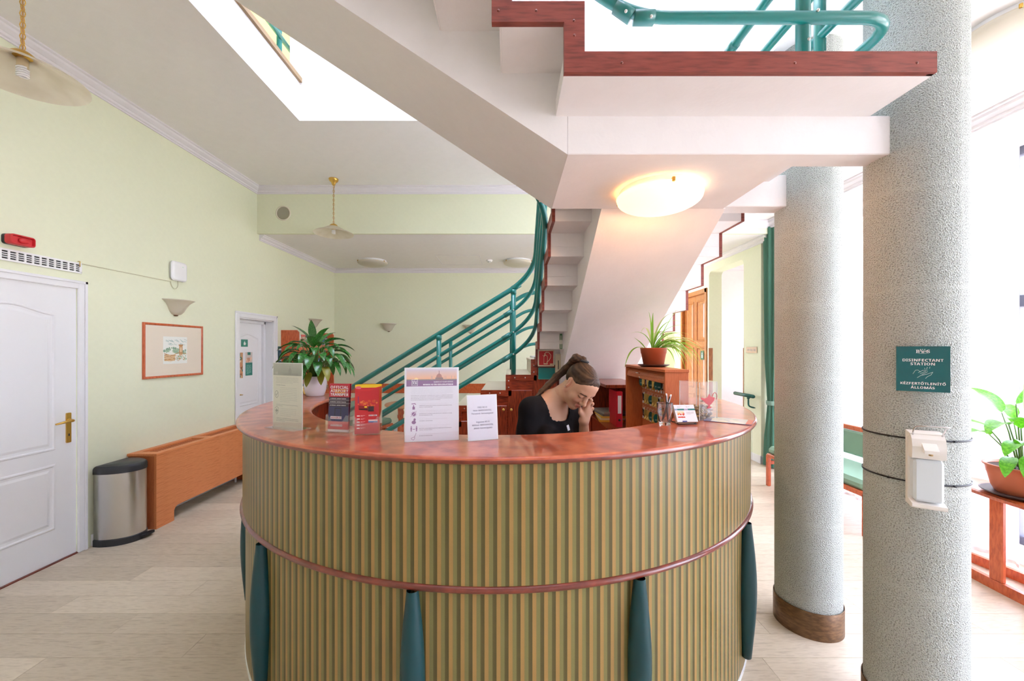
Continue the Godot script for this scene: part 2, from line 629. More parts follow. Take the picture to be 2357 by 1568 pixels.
func build_shell() -> void:
	# floor: boards the camera can tell apart are parts, the rest is joined
	var st := S()
	bb(st, XL - 0.2, 6.2, -0.3, -0.006, -3.2, 8.9)
	var fl := struct("floor", st, M.floor_base)
	var pw := 0.1705
	var pl := 1.22
	var one := S()
	box(one, Vector3.ZERO, Vector3(1, 0.006, pw - 0.0016), 0.0)
	var plank := done(one)
	var far := S()
	var row := 0
	var d := -1.2
	while d < 8.4:
		var off := fmod(row * 0.437 + 0.2, 1.0) * pl
		var x := XL - 0.15 - off
		var i := 0
		while x < 6.1:
			var a := maxf(x, XL - 0.15)
			var b := minf(x + pl, 6.15)
			if d + pw > 8.4:
				b = minf(b, 6.15)
			if b - a > 0.02:
				if d > 1.65 and d < 5.4 and a < 3.7:
					var o := place("plank", plank, M.plank[(row * 7 + i * 3 + (row * i) % 3) % 4], fl)
					o.position = V((a + b) * 0.5, -0.003, d + pw * 0.5)
					o.scale = Vector3(b - a - 0.0014, 1, 1)
				else:
					bb(far, a, b - 0.0014, -0.006, 0.0, d, d + pw - 0.0016)
			x += pl
			i += 1
		d += pw
		row += 1
	var fo := obj("planks", far, M.plank[1], fl)
	fo.set_meta("kind", "stuff")

	# left wall with two door openings, running on up past the floor above
	st = S()
	for seg in [[-3.2, 2.235, 0.0], [2.235, 3.095, 2.055], [3.095, 4.925, 0.0], [4.925, 5.655, 1.985], [5.655, 8.6, 0.0]]:
		bb(st, XL - 0.2, XL, seg[2], HU, seg[0], seg[1])
	struct("wall_left", st, M.wall)
	st = S()
	bb(st, XL - 0.2, XL, HU, 6.9, -3.2, 8.6)
	struct("wall_left_upper", st, M.wall_lime)
	# back wall, deeper on the right
	st = S()
	bb(st, XL - 0.2, 2.0, 0.0, HS + 0.05, DB, DB + 0.2)
	bb(st, 2.0, 6.2, 0.0, 3.4, 8.4, 8.6)
	bb(st, XL - 0.2, 1.5, HU, 6.9, DB, DB + 0.2)
	struct("wall_back", st, M.wall)
	# fascia over the lower ceiling
	st = S()
	bb(st, XL, 1.5, HS, HC, DF - 0.04, DF)
	bb(st, 1.5, 3.46, HS, HR, DF - 0.04, DF)
	struct("wall_fascia", st, M.wall)
	# ceilings (with the floor above) round the open stair well
	st = S()
	bb(st, XL - 0.2, -1.98, HC, HU, -3.2, DF - 0.04)
	bb(st, -1.98, 1.5, HC, HU, 3.748, DF - 0.04)
	bb(st, -1.98, 1.5, HC, HU, -3.2, 0.8)
	bb(st, XL - 0.2, 1.5, HS, HU, DF, 8.6)
	struct("ceiling", st, M.ceiling)
	st = S()
	bb(st, 1.5, 3.95, HR, HU, -3.2, DF - 0.04)
	bb(st, 1.5, 6.2, HS + 0.2, HU, DF, 8.6)
	bb(st, 1.5, 3.7, HS, HS + 0.2, DF, 8.6)
	struct("ceiling", st, M.ceiling)
	# walls of the well on the floor above, roof with a skylight
	st = S()
	bb(st, -2.07, 3.95, HU, 6.9, 3.748, 3.95)
	bb(st, 1.5, 1.7, HU, 6.9, -3.2, 3.748)
	bb(st, -2.0, 1.5, HU, 6.9, 0.55, 0.8)
	struct("wall_upper", st, M.white)
	st = S()
	bb(st, XL - 0.2, -1.9, 6.9, 7.1, -3.2, 8.6)
	bb(st, 1.4, 3.95, 6.9, 7.1, -3.2, 8.6)
	bb(st, -1.9, 1.4, 6.9, 7.1, -3.2, 1.0)
	bb(st, -1.9, 1.4, 6.9, 7.1, 3.6, 8.6)
	struct("ceiling_upper", st, M.ceiling)
	st = S()
	bb(st, -1.9, 1.4, 6.98, 6.99, 1.0, 3.6)
	var sk := struct("window_5", st, M.pane)
	st = S()
	for x in [-1.1, -0.25, 0.6]:
		bb(st, x - 0.025, x + 0.025, 6.95, 7.03, 1.0, 3.6)
	obj("glazing_bar", st, M.gloss_white, sk)
	# edge board of the floor above
	st = S()
	bb(st, -2.0, -1.955, HU - 0.03, HU + 0.012, 0.8, 3.75)
	struct("trim_9", st, mat(C(150, 122, 88), 0.5))
	# wall behind the camera
	st = S()
	bb(st, XL - 0.2, 3.95, 0.0, HC, -3.2, -3.0)
	bb(st, XL - 0.2, 3.95, HU, 6.9, -3.2, -3.0)
	struct("wall_front", st, M.white)
	# right: window wall in a recess, bulkhead above it
	st = S()
	bb(st, 3.45, 3.95, 3.188, HR, -3.2, 5.5)
	struct("wall_bulkhead", st, M.white)
	st = S()
	for seg in [[-3.2, -2.2], [-1.35, -0.65], [1.15, 1.35], [3.05, 3.25], [4.95, 5.5]]:
		bb(st, 3.75, 3.95, 0.0, 3.188, seg[0], seg[1])
	for seg in [[-2.2, -1.35], [-0.65, 1.15], [1.35, 3.05], [3.25, 4.95]]:
		bb(st, 3.75, 3.95, 0.0, 0.12, seg[0], seg[1])
		bb(st, 3.75, 3.95, 3.1, 3.188, seg[0], seg[1])
	struct("wall_right", st, M.white)
	# right, further back: wall with a rounded opening and a tall wooden door
	var poly := PackedVector2Array([Vector2(5.49, 0), Vector2(5.9, 0)])
	for k in 7:
		var a := PI - PI / 2 * k / 6
		poly.append(Vector2(5.98 + cos(a) * 0.08, 2.84 + sin(a) * 0.08))
	for k in 7:
		var a := PI / 2 - PI / 2 * k / 6
		poly.append(Vector2(6.85 + cos(a) * 0.08, 2.84 + sin(a) * 0.08))
	for p in [Vector2(6.93, 0), Vector2(7.03, 0), Vector2(7.03, 2.62), Vector2(8.0, 2.62), Vector2(8.0, 0), Vector2(8.4, 0), Vector2(8.4, HS + 0.05), Vector2(5.49, HS + 0.05)]:
		poly.append(p)
	st = S()
	prism(st, poly, Vector3(3.46, 0, 0), Vector3(0, 0, -1), Vector3.UP, Vector3(0.22, 0, 0))
	bb(st, 3.68, 3.95, 0.0, 3.188, 5.49, 5.69)
	var wf := struct("wall_far_right", st, M.wall)
	for e in [[5.9, 5.913], [6.917, 6.93]]:
		st = S()
		bb(st, 3.452, 3.52, 0.0, 1.6, e[0], e[1])
		obj("corner_board", st, M.door_wood, wf)
	# white passage behind the opening, lit by its own window
	st = S()
	bb(st, 6.0, 6.2, 0.0, 1.0, 5.5, 8.6)
	bb(st, 6.0, 6.2, 2.3, 3.4, 5.5, 8.6)
	bb(st, 6.0, 6.2, 1.0, 2.3, 5.5, 6.9)
	bb(st, 6.0, 6.2, 1.0, 2.3, 7.9, 8.6)
	bb(st, 3.68, 6.2, 0.0, 3.4, 5.5, 5.7)
	struct("wall_passage", st, M.white)
	st = S()
	bb(st, 3.68, 6.2, 0.0, 3.4, 8.38, 8.4)
	struct("wall_passage_end", st, M.white)
	# cornices
	st = S()
	cornice(st, V(XL, HC, -3.0), V(XL, HC, DF - 0.04), Vector3.RIGHT)
	cornice(st, V(XL, HC, DF - 0.04), V(1.5, HC, DF - 0.04), Vector3.BACK)
	struct("trim_1", st, M.cornice)
	st = S()
	cornice(st, V(XL, HS, DF + 0.005), V(XL, HS, DB), Vector3.RIGHT, 0.86)
	cornice(st, V(XL, HS, DB), V(2.0, HS, DB), Vector3.BACK, 0.86)
	struct("trim_2", st, M.cornice)
	st = S()
	cornice(st, V(3.45, HR, -3.0), V(3.45, HR, DF - 0.04), Vector3.LEFT)
	cornice(st, V(1.5, HR, DF - 0.04), V(3.45, HR, DF - 0.04), Vector3.BACK)
	struct("trim_3", st, M.cornice)
	st = S()
	cornice(st, V(3.46, HS, DF), V(3.46, HS, 8.4), Vector3.LEFT, 0.86)
	cornice(st, V(3.46, HS, 5.49), V(3.75, HS, 5.49), Vector3.BACK, 0.86)
	cornice(st, V(3.68, 3.315, 8.38), V(6.0, 3.315, 8.38), Vector3.BACK, 1.0)
	struct("trim_4", st, M.cornice)
	# baseboards
	st = S()
	for seg in [[3.19, 4.86], [5.74, DB], [-3.0, 2.14]]:
		bb(st, XL, XL + 0.014, 0.0, 0.095, seg[0], seg[1], 0.004)
	struct("baseboard_left", st, M.gloss_white)
	st = S()
	bb(st, XL, 2.0, 0.0, 0.095, DB - 0.014, DB, 0.004)
	struct("baseboard_back", st, M.gloss_white)
	st = S()
	bb(st, 3.446, 3.46, 0.0, 0.11, 5.476, 5.885, 0.004)
	bb(st, 3.446, 3.75, 0.0, 0.11, 5.476, 5.49, 0.004)
	struct("baseboard_right", st, M.gloss_white)
	# wooden dado board along the back wall
	st = S()
	bb(st, XL, -0.2, 0.742, 0.922, DB - 0.025, DB, 0.006)
	struct("trim_5", st, M.orange_wood)

func window_frame(st: SurfaceTool, x: float, d0: float, d1: float, h0: float, h1: float) -> void:
	var w := 0.06
	bb(st, x, x + 0.06, h0, h1, d0, d0 + w, 0.006)
	bb(st, x, x + 0.06, h0, h1, d1 - w, d1, 0.006)
	bb(st, x, x + 0.06, h0, h0 + w, d0, d1, 0.006)
	bb(st, x, x + 0.06, h1 - w, h1, d0, d1, 0.006)

func build_windows() -> void:
	var n := 1
	for seg in [[-2.2, -1.35], [-0.65, 1.15], [1.35, 3.05], [3.25, 4.95]]:
		var st := S()
		window_frame(st, 3.82, seg[0], seg[1], 0.12, 3.1)
		var w := struct("window_%d" % n, st, mat(C(96, 96, 110), 0.5))
		st = S()
		bb(st, 3.82, 3.88, 1.9, 1.985, seg[0], seg[1], 0.006)
		obj("transom", st, mat(C(88, 88, 102), 0.5), w)
		st = S()
		var mid: float = (seg[0] + seg[1]) * 0.5
		bb(st, 3.82, 3.88, 0.12, 3.1, mid - 0.03, mid + 0.03, 0.006)
		obj("mullion", st, mat(C(96, 96, 110), 0.5), w)
		for e in [[seg[0] + 0.05, mid - 0.02, 0.17, 1.92], [mid + 0.02, seg[1] - 0.05, 0.17, 1.92], [seg[0] + 0.05, mid - 0.02, 1.97, 3.05], [mid + 0.02, seg[1] - 0.05, 1.97, 3.05]]:
			st = S()
			quad(st, V(3.85, e[2], e[0]), V(3.85, e[2], e[1]), V(3.85, e[3], e[1]), V(3.85, e[3], e[0]), Vector3.LEFT)
			obj("pane", st, M.pane, w)
		n += 1

# ---------------------------------------------------------------- staircase
const RUN1 := 0.266
const RISE1 := 0.163
const X1 := -0.306        # riser in front of the tread at 1.143
const D1 := 4.22          # front face of the first flight
const D2 := 2.529         # top riser of the second flight
const RUN2 := 0.265
const RISE2 := 0.1625
const XS := 0.284
const XR := 1.469
const X3 := 0.257         # first riser of the third flight
const RUN3 := 0.2495
const RISE3 := 0.173
const HL := 2.605         # landing
const DL := 1.38          # front edge of landing and third flight

func stair_x(k: float) -> float:
	return X1 + RUN1 * k

func build_stairs() -> void:
	var t := thing("staircase", "white dog-leg concrete staircase with red-brown edge boards over the reception counter", "staircase", Vector3.ZERO)
	# first flight: cream treads, red-brown zigzag board, panelled front below
	for k in range(-6, 3):
		var top := 1.143 + RISE1 * k
		var st := S()
		bb(st, stair_x(k) - 0.004, stair_x(k + 1) if k < 2 else XR, top - 0.035, top, D1 + 0.004, 5.42, 0.004)
		obj("tread", st, M.cream, t)
		st = S()
		bb(st, stair_x(k) + 0.002, stair_x(k) + 0.03, top - RISE1, top - 0.035, D1 + 0.004, 5.4)
		obj("riser", st, M.cream, t)
	var outer := []
	for k in range(-6, 3):
		var top := 1.143 + RISE1 * k
		outer.append(Vector2(stair_x(k) - 0.006, top - RISE1 + 0.004))
		outer.append(Vector2(stair_x(k) - 0.006, top + 0.004))
	outer.append(Vector2(XS + 0.07, 1.143 + RISE1 * 2 + 0.004))
	var w := 0.062
	var poly := PackedVector2Array(outer)
	for i in range(outer.size() - 1, -1, -1):
		poly.append(outer[i] + Vector2(w if i < outer.size() - 1 else 0.0, -w))
	var st := S()
	prism(st, poly, V(0, 0, D1 + 0.006), Vector3.RIGHT, Vector3.UP, Vector3(0, 0, 0.022))
	var ed := obj("edge_board", st, M.stringer_red, t)
	st = S(true)
	for k in range(-2, 3):
		var top := 1.143 + RISE1 * k
		for p in [Vector2(stair_x(k) + 0.025, top - 0.13), Vector2(stair_x(k) + 0.025, top - 0.06), Vector2(stair_x(k) + 0.09, top - 0.027), Vector2(stair_x(k) + 0.2, top - 0.027)]:
			ball(st, V(p.x, p.y, D1 - 0.016), Vector3(0.007, 0.007, 0.004), 8, 4)
	obj("screw_heads", st, M.screw, ed).set_meta("kind", "stuff")
	# panelled front under the first flight with cupboard doors
	poly = PackedVector2Array()
	for p in outer:
		poly.append(p + Vector2(0.03, -0.03))
	poly.append(Vector2(XS + 0.3, outer[outer.size() - 1].y - 0.03))
	poly.append(Vector2(XS + 0.3, 0))
	poly.append(Vector2(outer[0].x + 0.03, 0))
	st = S()
	prism(st, poly, V(0, 0, D1 + 0.03), Vector3.RIGHT, Vector3.UP, Vector3(0, 0, 0.026))
	obj("side_panel", st, M.stringer_red, t)
	var edges := [-0.83, -0.565, -0.295, -0.028, 0.24, 0.5]
	for i in edges.size() - 1:
		var a: float = edges[i] + 0.006
		var b: float = edges[i + 1] - 0.006
		var top: float = 1.143 + RISE1 * floorf((a - X1 + 0.02) / RUN1) - 0.16
		st = S()
		bb(st, a, b, 0.1, top, D1 - 0.016, D1 + 0.006, 0.004)
		var dr := obj("cupboard_door", st, M.mahogany, t)
		if i >= 2:
			st = S(true)
			var kx: float = b - 0.035 if i % 2 == 0 else a + 0.035
			tube(st, [V(kx, 0.945, D1 - 0.016), V(kx, 0.945, D1 - 0.03)], 0.006, 8)
			ball(st, V(kx, 0.945, D1 - 0.04), Vector3(0.014, 0.014, 0.012), 10, 7)
			obj("knob", st, M.brass, dr)
	# panel under the quarter landing, and its back
	st = S()
	bb(st, 0.5, XR, 0.0, 1.40, D1, D1 + 0.03)
	obj("landing_panel", st, M.mahogany, t)

	# second flight: folded plate, seen from below
	for k in 8:
		var u := 2.393 - RISE2 * k
		var d := D2 + RUN2 * k
		if k < 7:
			st = S()
			bb(st, XS, XR, u, u + 0.07, d, d + RUN2 + (0.045 if k < 6 else 1.3), 0.002)
			obj("tread", st, M.white, t)
		if k < 7:
			st = S()
			bb(st, XS, XR, u + 0.0702, (u + RISE2 if k else 2.532) - 0.0002, d, d + 0.045, 0.0)
			obj("riser", st, M.white, t)
	for side in [XS - 0.018, XR - 0.002]:
		outer = [Vector2(D2, 2.53), Vector2(D2, 2.393)]
		for k in range(1, 7):
			var u := 2.393 - RISE2 * k
			outer.append(Vector2(D2 + RUN2 * k, u + RISE2))
			outer.append(Vector2(D2 + RUN2 * k, u))
		outer.append(Vector2(D2 + RUN2 * 7, 2.393 - RISE2 * 6))
		poly = PackedVector2Array()
		for p in outer:
			poly.append(p + Vector2(-0.002, -0.002))
		for i in range(outer.size() - 1, -1, -1):
			poly.append(outer[i] + Vector2(0.07 if i < outer.size() - 1 else 0.0, 0.078))
		st = S()
		prism(st, poly, Vector3(side, 0, 0), Vector3(0, 0, -1), Vector3.UP, Vector3(0.02, 0, 0))
		obj("edge_board", st, M.stringer, t)
	var beam := PackedVector2Array([Vector2(2.262, 2.377), Vector2(5.0, 2.377 - 0.603 * 2.738), Vector2(5.0, 1.40)])
	for k in range(6, -1, -1):
		var u := 2.393 - RISE2 * k + 0.03
		beam.append(Vector2(D2 + RUN2 * (k + 1) + 0.02, u))
		beam.append(Vector2(D2 + RUN2 * k + 0.02, u))
	beam.append(Vector2(D2 + 0.02, 2.55))
	beam.append(Vector2(2.262, 2.55))
	st = S()
	prism(st, beam, Vector3(0.519, 0, 0), Vector3(0, 0, -1), Vector3.UP, Vector3(0.703, 0, 0))
	obj("beam", st, M.white, t)

	# upper landing on two arms that reach the columns
	st = S()
	bb(st, X3 - 0.07, XR, 2.532, HL - 0.004, DL + 0.01, D2 + 0.05)
	obj("landing_slab", st, M.white, t)
	st = S()
	bb(st, 0.234, 1.21, 2.377, 2.54, 1.628, 2.262, 0.003)
	obj("landing_beam", st, M.white, t)
	st = S()
	bb(st, 1.2, 1.60, 2.377, 2.536, 1.6285, 1.742, 0.004)
	obj("arm", st, M.white, t)
	st = S()
	bb(st, 1.2, 1.60, 2.39, 2.57, 2.262, 2.375, 0.004)
	obj("arm", st, M.white, t)

	# third flight: treads and risers, beam below, red-brown zigzag board at its front edge
	for k in range(1, 9):
		var top := HL + RISE3 * k
		var xa := X3 - RUN3 * (k - 1)
		st = S()
		bb(st, xa - RUN3 - 0.04, xa - 0.002, top - 0.07, top - 0.002, DL + 0.01, D2 + 0.02, 0.002)
		obj("tread", st, M.white, t)
	for k in range(0, 9):
		var top := HL + RISE3 * k
		var xa := X3 - RUN3 * k
		st = S()
		bb(st, xa - 0.045, xa - 0.003, top - 0.068, top + RISE3 - 0.03, DL + 0.01, D2 + 0.02)
		obj("riser", st, M.white, t)
	outer = [Vector2(XR, HL), Vector2(X3, HL)]
	for k in range(1, 9):
		outer.append(Vector2(X3 - RUN3 * (k - 1), HL + RISE3 * k))
		outer.append(Vector2(X3 - RUN3 * k, HL + RISE3 * k))
	poly = PackedVector2Array(outer)
	for i in range(outer.size() - 1, -1, -1):
		poly.append(outer[i] + Vector2(-0.071 if i > 0 else 0.0, -0.072))
	for e in [DL + 0.012, D2 + 0.04]:
		st = S()
		prism(st, poly, V(0, 0, e), Vector3.RIGHT, Vector3.UP, Vector3(0, 0, 0.022))
		var eb := obj("edge_board", st, M.stringer, t)
		if e < 2.0:
			st = S(true)
			for p in [Vector2(0.09, 2.745), Vector2(0.22, 2.71), Vector2(0.222, 2.66), Vector2(0.385, 2.565), Vector2(0.98, 2.565), Vector2(1.4, 2.565), Vector2(-0.04, 2.745), Vector2(-0.035, 2.84)]:
				ball(st, V(p.x, p.y, DL - 0.01), Vector3(0.005, 0.005, 0.003), 8, 4)
			obj("screw_heads", st, M.trim_wood, eb).set_meta("kind", "stuff")
	st = S()
	bb(st, XR - 0.022, XR, HL - 0.072, HL - 0.001, DL, 1.63)
	obj("edge_board", st, M.stringer, t)
	beam = PackedVector2Array([Vector2(0.234, 2.377), Vector2(0.234, 2.55)])
	for k in range(0, 9):
		beam.append(Vector2(X3 - RUN3 * k - 0.02, HL + RISE3 * k - 0.04))
		if k < 8:
			beam.append(Vector2(X3 - RUN3 * k - 0.02, HL + RISE3 * (k + 1) - 0.04))
	beam.append(Vector2(-2.0, HL + RISE3 * 8 - 0.04))
	beam.append(Vector2(-2.0, 2.377 + 0.66 * 2.234))
	st = S()
	prism(st, beam, V(0, 0, 2.262), Vector3.RIGHT, Vector3.UP, Vector3(0, 0, 0.634))
	obj("beam", st, M.white, t)

# ---------------------------------------------------------------- green tube railings
func joint(st: SurfaceTool, a: Vector3, b: Vector3, r: float) -> void:
	tube(st, [a, b], r, 12)

func build_railings() -> void:
	var t := thing("stair_railing", "teal painted tubular railing with four rails along the inner side of the stairs", "railing", Vector3.ZERO)
	var u := thing("stair_railing", "teal painted tubular railing round the landing edge and outer side of the stairs", "railing", Vector3.ZERO)
	var off := [0.865, 0.635, 0.405, 0.175]
	var slope1 := RISE1 / RUN1
	var slope2 := RISE2 / RUN2
	var slope3 := RISE3 / RUN3
	for i in 4:
		var o: float = off[i]
		var r := 0.0265 if i == 0 else 0.0205
		# inner rail: first flight, round the corner, second flight, third flight's far side
		var nose := 1.143 - slope1 * X1        # height of the nosing line at x = 0
		var pts := [V(-1.95, nose + slope1 * -1.95 + o, 4.17)]
		var xc := 0.255
		var hc := nose + slope1 * xc + o
		pts.append(V(xc, hc, 4.17))
		pts.append(V(xc, hc + slope2 * (4.17 - 2.62), 2.62))
		pts.append(V(-1.7, hc + slope2 * (4.17 - 2.62) + slope3 * (1.7 + xc), 2.62))
		var st := S(true)
		tube(st, rounded(pts, 0.34, 12), r, 12)
		var rail := obj("rail", st, M.rail, t)
		st = S(true)
		var jx := [0.075, -0.01, -0.03, -0.03][i] as float
		var ja := V(jx - 0.05, nose + slope1 * (jx - 0.05) + o, 4.17)
		var jb := V(jx + 0.03, nose + slope1 * (jx + 0.03) + o, 4.17)
		joint(st, ja, jb, r + 0.005)
		obj("sleeve", st, M.rail_joint, rail)
		# outer rail: first flight's far side, quarter landing
		pts = [V(-1.95, nose + slope1 * -1.95 + o, 5.37), V(0.24, nose + slope1 * 0.24 + o, 5.37), V(1.42, nose + slope1 * 0.24 + o, 5.37), V(1.42, nose + slope1 * 0.24 + o, 4.35)]
		var h1 := nose + slope1 * 0.24 + o
		var hl: float = HL + [0.875, 0.612, 0.385, 0.165][i]
		pts.append(V(1.4, hl, 2.55))
		var front := 1.43
		pts.append(V(1.4, hl, front))
		pts.append(V(0.44, hl, front))
		pts.append(V(-1.75, hl + slope3 * 2.19, front))
		st = S(true)
		tube(st, rounded(pts, 0.13, 8), r, 12)
		rail = obj("rail", st, M.rail, u)
		st = S(true)
		var je := V(0.44, hl, front)
		joint(st, je + Vector3(0.075, 0, 0), je + Vector3(0.004, 0, 0), r + 0.005)
		joint(st, je + Vector3(-0.004, 0.002, 0), je + Vector3(-0.06, 0.06 * slope3, 0), r + 0.005)
		obj("elbow", st, M.rail_joint, rail)
		st = S(true)
		joint(st, V(1.4, hl, 2.47), V(1.4, hl, 2.55), r + 0.005)
		joint(st, V(1.4, hl, 2.55), V(1.401, hl - 0.05, 2.62), r + 0.005)
		obj("elbow", st, M.rail_joint, rail)
		st = S(true)
		for p in [V(0.50, hl - 0.012, front - r), V(0.41, hl + 0.006, front - r), V(1.09, hl + 0.01, front - r)]:
			ball(st, p, Vector3(0.006, 0.006, 0.006), 8, 5)
		obj("screw_heads", st, M.screw, rail).set_meta("kind", "stuff")
	# posts
	for p in [[-0.745, 4.17], [0.036, 4.17]]:
		var x: float = p[0]
		var foot := 1.143 + RISE1 * floorf((x - X1) / RUN1)
		var top: float = 1.143 + slope1 * (x - X1) + off[0]
		var st := S(true)
		tube(st, [V(x, foot, D1 + 0.05), V(x, foot + 0.03, D1 + 0.01), V(x, foot + 0.05, 4.17), V(x, top - 0.03, 4.17)], 0.026, 12)
		tube(st, [V(x, top - 0.06, 4.17), V(x, top - 0.015, 4.17)], 0.031, 12)
		var post := obj("post", st, M.rail, t)
		st = S(true)
		for i in range(1, 4):
			ball(st, V(x, 1.143 + slope1 * (x - X1) + off[i], 4.143), Vector3(0.008, 0.008, 0.006), 8, 5)
		obj("screw_heads", st, M.screw, post).set_meta("kind", "stuff")
	for x in [-0.80, 0.02]:
		var foot := 1.143 + RISE1 * floorf((x - X1) / RUN1)
		var top: float = 1.143 + slope1 * (x - X1) + off[0]
		var st := S(true)
		tube(st, [V(x, foot, 5.37), V(x, top - 0.02, 5.37)], 0.024, 12)
		obj("post", st, M.rail, u)
	for p in [[1.07, 1.455], [1.4, 1.80]]:
		var st := S(true)
		tube(st, [V(p[0], HL, p[1]), V(p[0], HL + 0.86, p[1])], 0.0235, 14)
		var post := obj("post", st, M.rail, u)
		st = S(true)
		for h in [0.09, 0.3]:
			ball(st, V(p[0] + 0.004, HL + h, p[1] - 0.023), Vector3(0.006, 0.006, 0.005), 8, 5)
		obj("screw_heads", st, M.screw, post).set_meta("kind", "stuff")
	for x in [-0.25, -1.1]:
		var k := floorf((X3 - x) / RUN3) + 1
		var st := S(true)
		tube(st, [V(x, HL + RISE3 * k, 1.455), V(x, HL + slope3 * (0.44 - x) + 0.86, 1.44)], 0.0235, 12)
		obj("post", st, M.rail, u)
	# railing of the gallery above
	var g := thing("gallery_railing", "teal railing of the upper gallery glimpsed through the ceiling opening", "railing", Vector3.ZERO)
	for i in 4:
		var st := S(true)
		tube(st, [V(-2.1, HU + 0.32 + 0.22 * i, 0.9), V(-2.1, HU + 0.32 + 0.22 * i, 3.86)], 0.022, 10)
		obj("rail", st, M.rail, g)
	for d in [2.6, 3.66]:
		var st := S(true)
		tube(st, [V(-2.12, HU, d), V(-2.12, HU + 1.0, d)], 0.024, 10)
		obj("post", st, M.rail, g)

# ---------------------------------------------------------------- reception counter
const CX := -0.071
const CD := 2.968
const HT := 1.214        # height of the counter top

# panel bent round the counter's middle, striped print running on along the arc
func arc_panel(r: float, h0: float, h1: float, a0: float, a1: float, n: int, shift: float) -> SurfaceTool:
	var st := S(true)
	var c := V(CX, 0, CD)
	for k in n:
		var p := a0 + (a1 - a0) * k / n
		var q := a0 + (a1 - a0) * (k + 1) / n
		var u0 := p * r / 0.0418 + shift
		var u1 := q * r / 0.0418 + shift
		var am := (p + q) * 0.5
		quad_uv(st, [c + Vector3(cos(p) * r, h0, sin(p) * r), c + Vector3(cos(q) * r, h0, sin(q) * r), c + Vector3(cos(q) * r, h1, sin(q) * r), c + Vector3(cos(p) * r, h1, sin(p) * r)], Vector3(cos(am), 0, sin(am)), [Vector2(u0, 0), Vector2(u1, 0), Vector2(u1, h1 - h0), Vector2(u0, h1 - h0)])
	return st

